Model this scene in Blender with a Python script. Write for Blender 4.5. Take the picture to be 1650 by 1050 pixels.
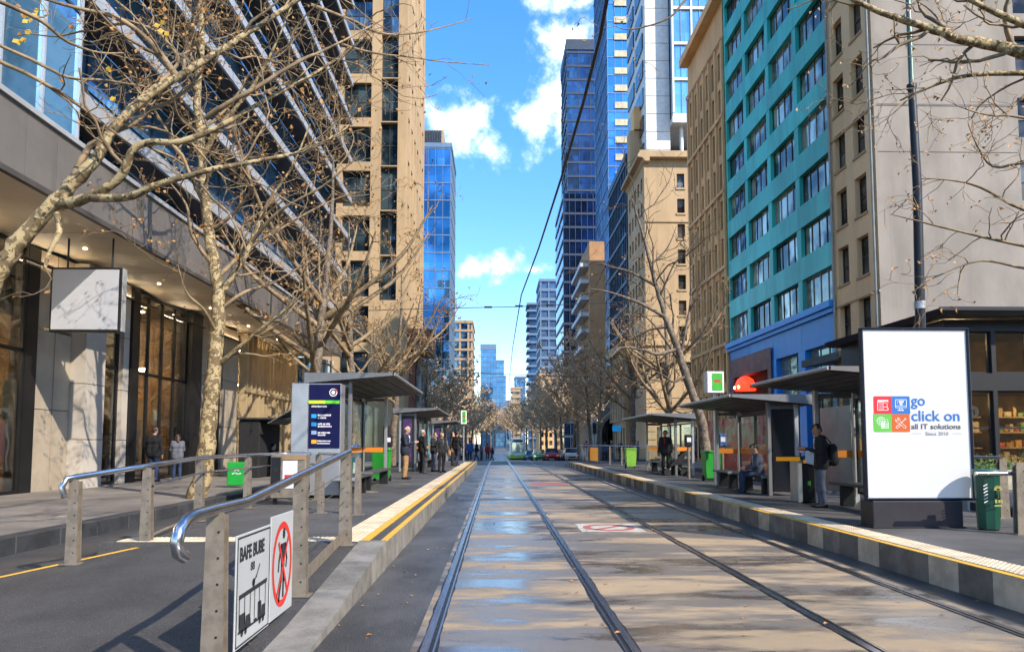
import bpy, math, random
import numpy as np
from mathutils import Vector, Matrix, Quaternion, noise as mnoise

for _o in list(bpy.data.objects):
    bpy.data.objects.remove(_o)
SC = bpy.context.scene
COL = SC.collection

# ------------------------------------------------------------------ camera
FPX, PITCH, YAW = 1150.0, math.atan(0.07), -math.atan(25 / 1150)
SHY = (189 - 0.07 * FPX) / 1650
CAMZ = 1.5
cam_d = bpy.data.cameras.new('camera')
cam = bpy.data.objects.new('camera', cam_d)
COL.objects.link(cam)
cam_d.sensor_width = 36
cam_d.lens = FPX / 1650 * 36
cam_d.shift_y = SHY
cam_d.clip_start = 0.05
cam_d.clip_end = 6000
cam.location = (0, 0, CAMZ)
cam.rotation_euler = (math.pi / 2 + PITCH, 0, YAW)
SC.camera = cam
CM = cam.rotation_euler.to_matrix()


def pt(px, py, Y):
    """world point seen at photo pixel (px,py) standing at distance Y down the street"""
    r = CM @ Vector(((px - 825) / FPX, (525 - py) / FPX + SHY * 1650 / FPX, -1))
    return Vector((0, 0, CAMZ)) + r * (Y / r.y)


# ------------------------------------------------------------------ world, sun, exposure
SUN = Vector((0.60, -0.55, 0.60)).normalized()
W = bpy.data.worlds.new('World')
SC.world = W
W.use_nodes = True
nt = W.node_tree
nt.nodes.clear()


def nd(t, **k):
    n = nt.nodes.new(t)
    for a, b in k.items():
        setattr(n, a, b)
    return n


sky = nd('ShaderNodeTexSky', sky_type='NISHITA', sun_disc=False)
sky.sun_elevation = math.asin(SUN.z)
sky.sun_rotation = math.atan2(SUN.x, SUN.y)
sky.air_density = 1.0
sky.dust_density = 0.1
sky.ozone_density = 3.0
hs = nd('ShaderNodeHueSaturation')
hs.inputs['Saturation'].default_value = 1.5
hs.inputs['Value'].default_value = 0.95
gm = nd('ShaderNodeGamma')
gm.inputs['Gamma'].default_value = 0.75
nt.links.new(sky.outputs[0], gm.inputs['Color'])
nt.links.new(gm.outputs[0], hs.inputs['Color'])
hs.inputs['Hue'].default_value = 0.507
tc = nd('ShaderNodeTexCoord')
n1 = nd('ShaderNodeTexNoise')
n1.inputs['Scale'].default_value = 17
n1.inputs['Detail'].default_value = 8
n1.inputs['Roughness'].default_value = 0.62
nt.links.new(tc.outputs['Generated'], n1.inputs['Vector'])


def vmath(op, a, b=None):
    n = nd('ShaderNodeVectorMath', operation=op)
    for i, v in enumerate((a, b)):
        if v is None:
            continue
        if isinstance(v, (tuple, list, Vector)):
            n.inputs[i].default_value = v
        else:
            nt.links.new(v, n.inputs[i])
    return n


def fmath(op, a, b=None, clamp=False):
    n = nd('ShaderNodeMath', operation=op, use_clamp=clamp)
    for i, v in enumerate((a, b)):
        if v is None:
            continue
        if isinstance(v, (int, float)):
            n.inputs[i].default_value = v
        else:
            nt.links.new(v, n.inputs[i])
    return n.outputs[0]


# cumulus: heaps in view, then unseen ones added round the sky for neutral fill
heaps = []
for (x, y, w, h) in [(740, 218, 70, 50), (795, 242, 52, 30), (695, 185, 58, 40), (862, 200, 56, 32), (890, 152, 46, 36), (893, 66, 66, 28),
                     (880, 0, 60, 18), (812, 426, 60, 27), (770, 433, 42, 18), (862, 434, 42, 14)]:
    d = (pt(x, y, 100) - Vector((0, 0, CAMZ))).normalized()
    heaps.append((d, w / 1150 * 1.1, h / 1150 * 1.15))
rr = random.Random(5)
while len(heaps) < 52:
    az, el = rr.uniform(0.6, 5.7), rr.uniform(0.12, 1.1)
    d = Vector((math.sin(az) * math.cos(el), math.cos(az) * math.cos(el), math.sin(el)))
    s = rr.uniform(0.10, 0.22)
    heaps.append((d, s, s * 0.6))
acc = None
for d, w, h in heaps:
    s = vmath('SUBTRACT', tc.outputs['Generated'], d)
    m = vmath('MULTIPLY', s.outputs[0], (1 / w, 1 / w, 1 / h))
    ln = vmath('LENGTH', m.outputs[0])
    v = fmath('SUBTRACT', 1.0, ln.outputs['Value'])
    acc = v if acc is None else fmath('MAXIMUM', acc, v)
nz = fmath('MULTIPLY', fmath('SUBTRACT', n1.outputs['Fac'], 0.52), 4.6)
den = fmath('ADD', fmath('MULTIPLY', acc, 1.25), nz)
mr = nd('ShaderNodeMapRange', interpolation_type='SMOOTHSTEP')
mr.inputs['From Min'].default_value = 0.0
mr.inputs['From Max'].default_value = 1.5
nt.links.new(den, mr.inputs['Value'])
cl = nd('ShaderNodeMix', data_type='RGBA')
cl.inputs[6].default_value = (3.5, 4.0, 4.7, 1)
cl.inputs[7].default_value = (6.3, 6.4, 6.6, 1)
mr2 = nd('ShaderNodeMapRange')
mr2.inputs['From Min'].default_value = 0.3
mr2.inputs['From Max'].default_value = 1.6
nt.links.new(den, mr2.inputs['Value'])
nt.links.new(mr2.outputs[0], cl.inputs[0])
mx = nd('ShaderNodeMix', data_type='RGBA')
nt.links.new(mr.outputs[0], mx.inputs[0])
nt.links.new(hs.outputs[0], mx.inputs[6])
nt.links.new(cl.outputs[2], mx.inputs[7])
bg = nd('ShaderNodeBackground')
bg.inputs['Strength'].default_value = 0.15
nt.links.new(mx.outputs[2], bg.inputs['Color'])
wo = nd('ShaderNodeOutputWorld')
nt.links.new(bg.outputs[0], wo.inputs['Surface'])

sl = bpy.data.lights.new('sun', 'SUN')
sl.energy = 2.1
sl.angle = math.radians(0.53)
sl.color = (1.0, 0.90, 0.76)
so = bpy.data.objects.new('sun', sl)
COL.objects.link(so)
so.rotation_euler = SUN.to_track_quat('Z', 'Y').to_euler()

SC.view_settings.view_transform = 'Standard'
SC.view_settings.look = 'None'
SC.view_settings.exposure = 1.85
SC.view_settings.gamma = 1.0
SC.view_settings.use_curve_mapping = False
SC.render.engine = 'CYCLES'
SC.cycles.use_denoising = True
try:
    SC.cycles.denoiser = 'OPENIMAGEDENOISE'
except Exception:
    pass
SC.cycles.max_bounces = 6
SC.cycles.diffuse_bounces = 3
SC.cycles.glossy_bounces = 3
SC.cycles.transparent_max_bounces = 16
SC.cycles.caustics_reflective = False
SC.cycles.caustics_refractive = False
SC.cycles.sample_clamp_indirect = 6

# ------------------------------------------------------------------ colours and materials


def lin(h):
    h = h.lstrip('#')
    o = []
    for i in (0, 2, 4):
        c = int(h[i:i + 2], 16) / 255
        o.append(c / 12.92 if c <= 0.04045 else ((c + 0.055) / 1.055) ** 2.4)
    return tuple(o)


MATS = {}


def C4(c):
    if isinstance(c, str):
        c = lin(c)
    return (c[0], c[1], c[2], 1)


class NT:
    def __init__(s, m):
        s.t = m.node_tree
        s.t.nodes.clear()

    def n(s, ty, ins=None, **k):
        n = s.t.nodes.new(ty)
        for a, b in k.items():
            setattr(n, a, b)
        for a, b in (ins or {}).items():
            sock = n.inputs[a]
            if hasattr(b, 'is_output') or isinstance(b, bpy.types.NodeSocket):
                s.t.links.new(b, sock)
            else:
                sock.default_value = b
        return n

    def mixc(s, f, a, b, bt='MIX'):
        n = s.n('ShaderNodeMix', data_type='RGBA', blend_type=bt)
        for i, v in ((0, f), (6, a), (7, b)):
            if isinstance(v, bpy.types.NodeSocket):
                s.t.links.new(v, n.inputs[i])
            else:
                n.inputs[i].default_value = v
        return n.outputs[2]

    def ramp(s, f, stops):
        n = s.n('ShaderNodeMapRange', {'Value': f, 'From Min': stops[0], 'From Max': stops[1]}, interpolation_type='SMOOTHSTEP')
        return n.outputs[0]

    def m(s, op, a, b):
        n = s.n('ShaderNodeMath', operation=op)
        for i, v in enumerate((a, b)):
            if isinstance(v, bpy.types.NodeSocket):
                s.t.links.new(v, n.inputs[i])
            else:
                n.inputs[i].default_value = v
        return n.outputs[0]


def newmat(name):
    m = bpy.data.materials.new(name)
    m.use_nodes = True
    MATS[name] = m
    return m, NT(m)


def M(name, col, rough=0.6, metal=0.0, var=0.25, vs=1.5, bump=0.0, bs=40, rnd=0.0, col2=None, st=(1, 1, 1), spec=0.5, emit=0.0, thr=(0.35, 0.65), rv=0.12, speck=0.0, ss=170, streak=0.0):
    """procedural material: two-tone noise, fine grain, per-object brightness variation, optional bump"""
    if name in MATS:
        return MATS[name]
    m, T = newmat(name)
    c = C4(col)
    c2 = C4(col2) if col2 else tuple(x * (1 - var) for x in c[:3]) + (1,)
    g = T.n('ShaderNodeNewGeometry')
    mp = T.n('ShaderNodeMapping', {'Vector': g.outputs['Position'], 'Scale': st})
    nz = T.n('ShaderNodeTexNoise', {'Vector': mp.outputs[0], 'Scale': vs, 'Detail': 6.0, 'Roughness': 0.6})
    f = T.ramp(nz.outputs['Fac'], thr)
    base = T.mixc(f, c, c2)
    if streak:  # rain-washed grime in long vertical streaks
        mp3 = T.n('ShaderNodeMapping', {'Vector': g.outputs['Position'], 'Scale': (1.6, 1.6, 0.07)})
        n5 = T.n('ShaderNodeTexNoise', {'Vector': mp3.outputs[0], 'Scale': 1.0, 'Detail': 6.0, 'Roughness': 0.65})
        base = T.mixc(T.m('MULTIPLY', T.ramp(n5.outputs['Fac'], (.50, .70)), streak), base, tuple(v * .6 for v in c2[:3]) + (1,))
    if speck:  # pale aggregate and dark gum spots
        n3 = T.n('ShaderNodeTexNoise', {'Vector': g.outputs['Position'], 'Scale': ss, 'Detail': 2.0})
        base = T.mixc(T.m('MULTIPLY', T.ramp(n3.outputs['Fac'], (.56, .72)), speck), base, (0.45, 0.42, 0.38, 1))
        n4 = T.n('ShaderNodeTexNoise', {'Vector': g.outputs['Position'], 'Scale': 9.0, 'Detail': 2.0})
        base = T.mixc(T.m('MULTIPLY', T.ramp(n4.outputs['Fac'], (.70, .74)), .55), base, (0.02, 0.02, 0.02, 1))
    if rnd:
        oi = T.n('ShaderNodeObjectInfo')
        r = T.m('ADD', T.m('MULTIPLY', oi.outputs['Random'], 2 * rnd), 1 - rnd)
        h = T.n('ShaderNodeHueSaturation', {'Value': r, 'Color': base})
        base = h.outputs[0]
    b = T.n('ShaderNodeBsdfPrincipled', {'Base Color': base, 'Metallic': metal, 'Specular IOR Level': spec})
    T.t.links.new(T.m('ADD', T.m('MULTIPLY', nz.outputs['Fac'], rv * 2), rough - rv), b.inputs['Roughness'])
    if bump:
        n2 = T.n('ShaderNodeTexNoise', {'Vector': mp.outputs[0], 'Scale': bs, 'Detail': 4.0})
        bp = T.n('ShaderNodeBump', {'Height': n2.outputs['Fac'], 'Strength': bump, 'Distance': 0.02})
        T.t.links.new(bp.outputs[0], b.inputs['Normal'])
    if emit:
        b.inputs['Emission Color'].default_value = c
        b.inputs['Emission Strength'].default_value = emit
    o = T.n('ShaderNodeOutputMaterial', {'Surface': b.outputs[0]})
    return m


def GLASS(name, tint, rough=0.03, metal=0.75, rnd=0.3, wav=0.06, ws=0.35, dark=None):
    """coated window glass: mirror-like, tinted, a little wavy, each pane a bit different"""
    if name in MATS:
        return MATS[name]
    m, T = newmat(name)
    g = T.n('ShaderNodeNewGeometry')
    oi = T.n('ShaderNodeObjectInfo')
    r = T.m('ADD', T.m('MULTIPLY', oi.outputs['Random'], 2 * rnd), 1 - rnd)
    base = T.n('ShaderNodeHueSaturation', {'Value': r, 'Color': C4(tint)}).outputs[0]
    if dark:
        nz0 = T.n('ShaderNodeTexNoise', {'Vector': g.outputs['Position'], 'Scale': 0.45, 'Detail': 3.0})
        base = T.mixc(T.ramp(nz0.outputs['Fac'], (0.42, 0.6)), base, C4(dark))
    nz = T.n('ShaderNodeTexNoise', {'Vector': g.outputs['Position'], 'Scale': ws, 'Detail': 2.0})
    bp = T.n('ShaderNodeBump', {'Height': nz.outputs['Fac'], 'Strength': wav * .45, 'Distance': 1.0})
    b = T.n('ShaderNodeBsdfPrincipled', {'Base Color': base, 'Metallic': metal, 'Roughness': rough, 'Normal': bp.outputs[0]})
    T.n('ShaderNodeOutputMaterial', {'Surface': b.outputs[0]})
    return m


def CLEAR(name, tint=(0.85, 0.9, 0.88), refl=0.10, blend=0.25, fm=0.6):
    """thin see-through shop or shelter glass"""
    if name in MATS:
        return MATS[name]
    m, T = newmat(name)
    lw = T.n('ShaderNodeLayerWeight', {'Blend': blend})
    f = T.m('ADD', T.m('MULTIPLY', lw.outputs['Fresnel'], fm), refl)
    g = T.n('ShaderNodeNewGeometry')
    nz = T.n('ShaderNodeTexNoise', {'Vector': g.outputs['Position'], 'Scale': 0.7, 'Detail': 2.0})
    bp = T.n('ShaderNodeBump', {'Height': nz.outputs['Fac'], 'Strength': 0.008, 'Distance': 1.0})
    tr = T.n('ShaderNodeBsdfTransparent', {'Color': C4(tint)})
    gl = T.n('ShaderNodeBsdfGlossy', {'Roughness': 0.03, 'Color': (0.9, 0.95, 1, 1), 'Normal': bp.outputs[0]})
    mxs = T.n('ShaderNodeMixShader', {0: f, 1: tr.outputs[0], 2: gl.outputs[0]})
    T.n('ShaderNodeOutputMaterial', {'Surface': mxs.outputs[0]})
    return m


def EMIT(name, col, s):
    if name in MATS:
        return MATS[name]
    m, T = newmat(name)
    e = T.n('ShaderNodeEmission', {'Color': C4(col), 'Strength': s})
    T.n('ShaderNodeOutputMaterial', {'Surface': e.outputs[0]})
    return m


# ------------------------------------------------------------------ mesh builder


class MB:
    def __init__(s):
        s.v, s.f, s.mi, s.sm = [], [], [], []

    def add(s, vs, fs, mi=0, smooth=False):
        o = len(s.v)
        s.v.extend(tuple(v) for v in vs)
        for f in fs:
            s.f.append(tuple(i + o for i in f))
            s.mi.append(mi)
            s.sm.append(smooth)

    def box(s, x0, x1, y0, y1, z0, z1, mi=0):
        vs = [(x, y, z) for z in (z0, z1) for y in (y0, y1) for x in (x0, x1)]
        s.add(vs, [(0, 2, 3, 1), (4, 5, 7, 6), (0, 1, 5, 4), (2, 6, 7, 3), (0, 4, 6, 2), (1, 3, 7, 5)], mi)
        return s

    def hexa(s, v8, mi=0):
        """8 corners ordered as box()"""
        s.add(v8, [(0, 2, 3, 1), (4, 5, 7, 6), (0, 1, 5, 4), (2, 6, 7, 3), (0, 4, 6, 2), (1, 3, 7, 5)], mi)
        return s

    def bbox(s, x0, x1, y0, y1, z0, z1, b=0.01, mi=0):
        """chamfered box"""
        c = ((x0 + x1) / 2, (y0 + y1) / 2, (z0 + z1) / 2)
        h = ((x1 - x0) / 2, (y1 - y0) / 2, (z1 - z0) / 2)
        b = min(b, min(h) * 0.9)
        vs, idx = [], {}
        for sx in (-1, 1):
            for sy in (-1, 1):
                for sz in (-1, 1):
                    for a in range(3):
                        p = [sx * (h[0] - b), sy * (h[1] - b), sz * (h[2] - b)]
                        p[a] = (sx, sy, sz)[a] * h[a]
                        idx[(sx, sy, sz, a)] = len(vs)
                        vs.append((c[0] + p[0], c[1] + p[1], c[2] + p[2]))
        fs = []
        S = (-1, 1)
        for a in range(3):
            b1, b2 = (a + 1) % 3, (a + 2) % 3
            for sg in S:
                q = []
                for (u, w) in ((-1, -1), (1, -1), (1, 1), (-1, 1)):
                    k = [0, 0, 0]
                    k[a], k[b1], k[b2] = sg, u, w
                    q.append(idx[(k[0], k[1], k[2], a)])
                fs.append(tuple(q if sg > 0 else q[::-1]))
        for a in range(3):  # edges along axis a
            b1, b2 = (a + 1) % 3, (a + 2) % 3
            for u in S:
                for w in S:
                    k0, k1 = [0, 0, 0], [0, 0, 0]
                    k0[a], k1[a] = -1, 1
                    k0[b1] = k1[b1] = u
                    k0[b2] = k1[b2] = w
                    q = [idx[(*k0, b1)], idx[(*k1, b1)], idx[(*k1, b2)], idx[(*k0, b2)]]
                    fs.append(tuple(q if u * w < 0 else q[::-1]))
        for sx in S:
            for sy in S:
                for sz in S:
                    q = [idx[(sx, sy, sz, a)] for a in range(3)]
                    fs.append(tuple(q if sx * sy * sz > 0 else q[::-1]))
        s.add(vs, fs, mi)
        return s

    def quad(s, a, b, c, d, mi=0):
        s.add([a, b, c, d], [(0, 1, 2, 3)], mi)
        return s

    def prism(s, poly, axis, a0, a1, mi=0):
        """extrude a 2-D polygon along an axis; poly in the two other axes in order xyz"""
        def mk(p, a):
            return {'x': (a, p[0], p[1]), 'y': (p[0], a, p[1]), 'z': (p[0], p[1], a)}[axis]
        n = len(poly)
        vs = [mk(p, a0) for p in poly] + [mk(p, a1) for p in poly]
        fs = [tuple(range(n))[::-1], tuple(range(n, 2 * n))] + [(i, (i + 1) % n, n + (i + 1) % n, n + i) for i in range(n)]
        s.add(vs, fs, mi)
        return s

    def tube(s, pts, rad, n=8, caps=True, mi=0, smooth=True):
        P = [Vector(p) for p in pts]
        if isinstance(rad, (int, float)):
            rad = [rad] * len(P)
        t0 = (P[1] - P[0]).normalized()
        u = t0.orthogonal().normalized()
        vs = []
        cs = [(math.cos(2 * math.pi * k / n), math.sin(2 * math.pi * k / n)) for k in range(n)]
        for i, p in enumerate(P):
            t = (P[min(i + 1, len(P) - 1)] - P[max(i - 1, 0)])
            t = t.normalized() if t.length > 1e-9 else t0
            u = (u - t * u.dot(t))
            u = u.normalized() if u.length > 1e-6 else t.orthogonal().normalized()
            w = t.cross(u)
            r = rad[i]
            vs.extend((p + (u * c + w * sn) * r) for c, sn in cs)
        fs = []
        for i in range(len(P) - 1):
            for k in range(n):
                k2 = (k + 1) % n
                fs.append((i * n + k, i * n + k2, (i + 1) * n + k2, (i + 1) * n + k))
        s.add(vs, fs, mi, smooth)
        if caps:
            s.add(vs[:n], [tuple(range(n))[::-1]], mi)
            s.add(vs[-n:], [tuple(range(n))], mi)
        return s

    def lathe(s, prof, cx, cy, n=16, mi=0, smooth=True):
        vs, fs = [], []
        for r, z in prof:
            vs.extend((cx + r * math.cos(2 * math.pi * k / n), cy + r * math.sin(2 * math.pi * k / n), z) for k in range(n))
        for i in range(len(prof) - 1):
            for k in range(n):
                k2 = (k + 1) % n
                fs.append((i * n + k, i * n + k2, (i + 1) * n + k2, (i + 1) * n + k))
        s.add(vs, fs, mi, smooth)
        s.add(vs[:n], [tuple(range(n))[::-1]], mi)
        s.add(vs[-n:], [tuple(range(n))], mi)
        return s

    def mesh(s, name):
        me = bpy.data.meshes.new(name)
        me.from_pydata(s.v, [], s.f)
        if any(s.mi):
            me.polygons.foreach_set('material_index', s.mi)
        if any(s.sm):
            me.polygons.foreach_set('use_smooth', s.sm)
        me.update()
        return me


WM = {}
KIDS = {}


def link(o, parent=None, wm=None):
    COL.objects.link(o)
    if parent is not None:
        KIDS.setdefault(parent.name, []).append(o)
    WM[o.name] = wm if wm is not None else Matrix.LocRotScale(o.location, o.rotation_euler, o.scale)
    if parent is not None:
        o.parent = parent
        o.matrix_parent_inverse = WM[parent.name].inverted()
    return o


def tag(o, label=None, cat=None, group=None, kind=None):
    for k, v in (('label', label), ('category', cat), ('group', group), ('kind', kind)):
        if v:
            o[k] = v
    return o


def thing(name, label, cat, loc=(0, 0, 0), group=None, rz=0.0):
    o = bpy.data.objects.new(name, None)
    o.location = loc
    o.rotation_euler = (0, 0, rz)
    o.empty_display_size = 0.2
    link(o)
    return tag(o, label, cat, group)


def obj(name, mb, mats, parent=None, label=None, kind=None):
    """one mesh object in world coordinates"""
    me = mb.mesh(name) if isinstance(mb, MB) else mb
    if not me.materials:
        for m in (mats if isinstance(mats, (list, tuple)) else [mats]):
            me.materials.append(m)
    o = bpy.data.objects.new(name, me)
    link(o, parent)
    return tag(o, label, None, None, kind)


_unit = {}


def box(name, mat, parent, x0, x1, y0, y1, z0, z1, bev=0.0):
    """a box-shaped piece; alike pieces share one unit mesh"""
    dims = (abs(x1 - x0), abs(y1 - y0), abs(z1 - z0))
    if bev:
        key = (mat.name, 'b', tuple(round(d, 3) for d in dims), bev)
        if key not in _unit:
            _unit[key] = MB().bbox(-dims[0] / 2, dims[0] / 2, -dims[1] / 2, dims[1] / 2, -dims[2] / 2, dims[2] / 2, bev).mesh(name)
            _unit[key].materials.append(mat)
        sc = (1, 1, 1)
    else:
        key = (mat.name, 'u')
        if key not in _unit:
            _unit[key] = MB().box(-.5, .5, -.5, .5, -.5, .5).mesh('unit_box')
            _unit[key].materials.append(mat)
        sc = dims
    o = bpy.data.objects.new(name, _unit[key])
    o.location = ((x0 + x1) / 2, (y0 + y1) / 2, (z0 + z1) / 2)
    o.scale = sc
    return link(o, parent)


def kids(o):
    return list(KIDS.get(o.name, []))


def copy_tree(o, parent=None, top=True):
    c = o.copy()
    COL.objects.link(c)
    WM[c.name] = WM[o.name].copy()
    if parent is not None:
        c.parent = parent
        KIDS.setdefault(parent.name, []).append(c)
    for ch in kids(o):
        copy_tree(ch, c, False)
    return c


def text(name, body, size, mat, loc, rot, parent=None, align='LEFT', ext=0.001, sx=1.0, off=0.0):
    cu = bpy.data.curves.new(name, 'FONT')
    cu.body = body
    cu.size = size
    cu.align_x = align
    cu.extrude = ext
    cu.offset = off
    cu.resolution_u = 3
    tmp = bpy.data.objects.new(name, cu)
    me = bpy.data.meshes.new_from_object(tmp)
    bpy.data.objects.remove(tmp)
    bpy.data.curves.remove(cu)
    me.materials.clear()
    me.materials.append(mat)
    o = bpy.data.objects.new(name, me)
    o.location = loc
    o.rotation_euler = rot
    o.scale = (sx, 1, 1)
    return link(o, parent)


def gz(Y):
    """level of the street: flat, then dipping gently past the crossing"""
    if Y < 55:
        return 0.0
    t = min(1.0, (Y - 55) / 60)
    return -1.15 * (t * t * (3 - 2 * t))

# ================================================================== GROUND, TRACKS, PLATFORMS
m_asph = M('asphalt', (0.062, 0.058, 0.055), 0.62, var=0.35, vs=0.8, bump=0.5, bs=90, rv=0.18)
m_asph_ramp = M('ramp_asphalt', (0.050, 0.047, 0.046), 0.7, var=0.4, vs=1.3, bump=0.7, bs=120, speck=.5)
m_platform = M('platform_asphalt', (0.088, 0.084, 0.082), 0.6, var=0.45, vs=0.7, bump=0.35, bs=80, rv=0.2, speck=.3)
m_foot = M('bluestone_paving', (0.21, 0.19, 0.17), 0.62, var=0.4, vs=0.6, bump=0.25, bs=50, rv=0.2)
m_blue = M('bluestone_kerb', (0.05, 0.052, 0.056), 0.6, var=0.4, vs=3, rnd=0.25, bump=0.3, bs=30)
m_kerbL = M('kerb_concrete', (0.52, 0.45, 0.35), 0.75, var=0.35, vs=3, rnd=0.12, bump=0.3, bs=40)
m_kerbD = M('kerb_dark', (0.19, 0.175, 0.155), 0.7, var=0.4, vs=3, rnd=0.25, bump=0.3, bs=40)
m_kerbG = M('ramp_kerb_concrete', (0.22, 0.205, 0.18), 0.72, var=0.35, vs=4, rnd=0.15, bump=0.4, bs=50)
m_yel = M('yellow_paint', (0.72, 0.40, 0.035), 0.6, var=0.3, vs=6, col2=(0.50, 0.27, 0.05), thr=(0.45, 0.75))
m_tact = M('tactile_tile', (0.66, 0.53, 0.36), 0.75, var=0.3, vs=5, rnd=0.10)
m_steel = M('stainless_steel', (0.52, 0.48, 0.43), 0.38, 1.0, var=0.25, vs=5, rv=0.1)
m_steelb = M('brushed_post_steel', (0.27, 0.225, 0.175), 0.5, 0.35, var=0.3, vs=9, rv=0.12, bump=0.05, bs=60)
m_tube = M('polished_tube', (0.60, 0.60, 0.62), 0.22, 1.0, var=0.2, vs=4, rv=0.06)
m_dark = M('dark_metal', (0.018, 0.019, 0.022), 0.45, 0.3, var=0.3)
m_black = M('black_rubber', (0.010, 0.010, 0.011), 0.8, var=0.3, vs=8)
m_rail = M('rail_steel', (0.62, 0.61, 0.62), 0.26, 1.0, var=0.35, vs=3, rv=0.08, st=(6, 0.4, 1))
m_white = M('white_paint', (0.78, 0.78, 0.76), 0.5, var=0.08)
m_red = M('red_paint', (0.62, 0.03, 0.02), 0.5, var=0.15)


def wet_concrete():
    """worn concrete drying after rain: damp grey-brown ground, tan dry streaks across the track, glossy wet pools"""
    m, T = newmat('wet_track_concrete')
    g = T.n('ShaderNodeNewGeometry')
    sx = T.n('ShaderNodeSeparateXYZ', {0: g.outputs['Position']})
    mp = T.n('ShaderNodeMapping', {'Vector': g.outputs['Position'], 'Scale': (0.30, 1.0, 1.0)})
    mp2 = T.n('ShaderNodeMapping', {'Vector': g.outputs['Position'], 'Scale': (0.45, 1.0, 1.0), 'Location': (7.3, 2.1, 0)})
    N = lambda v, s_, d, r, dis=0.0: T.n('ShaderNodeTexNoise', {'Vector': v, 'Scale': s_, 'Detail': d, 'Roughness': r, 'Distortion': dis}).outputs['Fac']
    a = N(mp.outputs[0], 1.05, 7.0, 0.60, 0.3)
    w = N(mp2.outputs[0], 0.85, 7.0, 0.58, 0.6)
    b = N(mp.outputs[0], 3.6, 6.0, 0.65)
    st_ = N(mp2.outputs[0], 2.4, 7.0, 0.68)
    c = N(g.outputs['Position'], 70.0, 3.0, 0.6)
    right = T.n('ShaderNodeMapRange', {'Value': sx.outputs[0], 'From Min': 0.3, 'From Max': 2.4}).outputs[0]
    dry = T.ramp(T.m('ADD', T.m('ADD', T.m('MULTIPLY', a, .7), T.m('MULTIPLY', b, .3)), T.m('MULTIPLY', right, .03)), (.485, .60))
    wet = T.ramp(T.m('SUBTRACT', T.m('ADD', T.m('MULTIPLY', w, .8), T.m('MULTIPLY', b, .2)), T.m('MULTIPLY', right, .03)), (.475, .545))
    damp = T.mixc(b, (0.21, 0.178, 0.145, 1), (0.125, 0.108, 0.092, 1))
    tan = T.mixc(st_, (0.47, 0.330, 0.180, 1), (0.28, 0.205, 0.125, 1))
    col = T.mixc(dry, damp, tan)
    col = T.mixc(T.m('MULTIPLY', T.ramp(st_, (.56, .72)), .7), col, (0.055, 0.043, 0.034, 1))
    pool = T.m('MULTIPLY', wet, T.m('SUBTRACT', 1.0, T.m('MULTIPLY', dry, .75)))
    col = T.mixc(T.m('MULTIPLY', pool, .72), col, (0.060, 0.052, 0.046, 1))
    col = T.mixc(T.m('MULTIPLY', T.ramp(c, (.55, .75)), .25), col, (0.36, 0.31, 0.25, 1))
    jl = T.m('LESS_THAN', T.m('FRACT', T.m('MULTIPLY', sx.outputs[1], 0.42), 0.0), 0.006)
    col = T.mixc(T.m('MULTIPLY', jl, .5), col, (0.03, 0.03, 0.03, 1))
    rough = T.m('SUBTRACT', T.m('ADD', T.m('ADD', .30, T.m('MULTIPLY', dry, .30)), T.m('MULTIPLY', b, .12)), T.m('MULTIPLY', pool, .25))
    bp = T.n('ShaderNodeBump', {'Height': c, 'Strength': T.m('SUBTRACT', .30, T.m('MULTIPLY', pool, .24)), 'Distance': 0.01})
    p = T.n('ShaderNodeBsdfPrincipled', {'Base Color': col, 'Roughness': rough, 'Normal': bp.outputs[0], 'Specular IOR Level': 0.75})
    T.n('ShaderNodeOutputMaterial', {'Surface': p.outputs[0]})
    return m


m_track = wet_concrete()
m_wetasph = M('damp_asphalt', (0.070, 0.065, 0.060), 0.42, var=0.55, vs=1.3, bump=0.35, bs=90, rv=0.24, st=(1, 0.5, 1), speck=.3)
m_cross = M('dry_crossing_asphalt', (0.20, 0.185, 0.165), 0.7, var=0.25, vs=0.3, bump=0.3, bs=60)

YS = [-6, -2, 0, 2, 4, 6, 8, 10, 14, 18, 22, 28, 34, 40, 48, 55, 58, 62, 66, 70, 76, 82, 88, 94, 100, 106, 112, 118, 130, 160, 220, 320, 480, 700]


def sheet(name, mat, x0, x1, y0, y1, dz, kind='structure', parent=None):
    ys = [y0] + [y for y in YS if y0 < y < y1] + [y1]
    b = MB()
    for a, c in zip(ys[:-1], ys[1:]):
        b.quad((x0, a, gz(a) + dz), (x1, a, gz(a) + dz), (x1, c, gz(c) + dz), (x0, c, gz(c) + dz))
    return obj(name, b, mat, parent, kind=kind)


g = MB()
g.quad((-2500, -300, -1.6), (2500, -300, -1.6), (2500, 5000, -1.6), (-2500, 5000, -1.6))
obj('ground', g, m_asph, kind='structure')
sheet('road', m_asph, -6.8, 11.0, -6, 700, 0.0)
sheet('track_bed', m_track, -0.62, 4.3, -4, 50, 0.004)
sheet('track_bed', m_track, -0.62, 4.3, 62, 400, 0.004)
sheet('road_crossing', m_cross, -60, 70, 50, 62, 0.006)
sheet('road_shoulder', m_wetasph, -1.32, -0.62, -4, 50, 0.004)
sheet('road_shoulder', m_wetasph, 4.3, 4.66, -4, 50, 0.004)

# rails: head, groove, lip and the dark joint sealant either side
m_seal = M('bitumen_sealant', (0.014, 0.014, 0.015), 0.5, var=0.4, vs=10)


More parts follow.
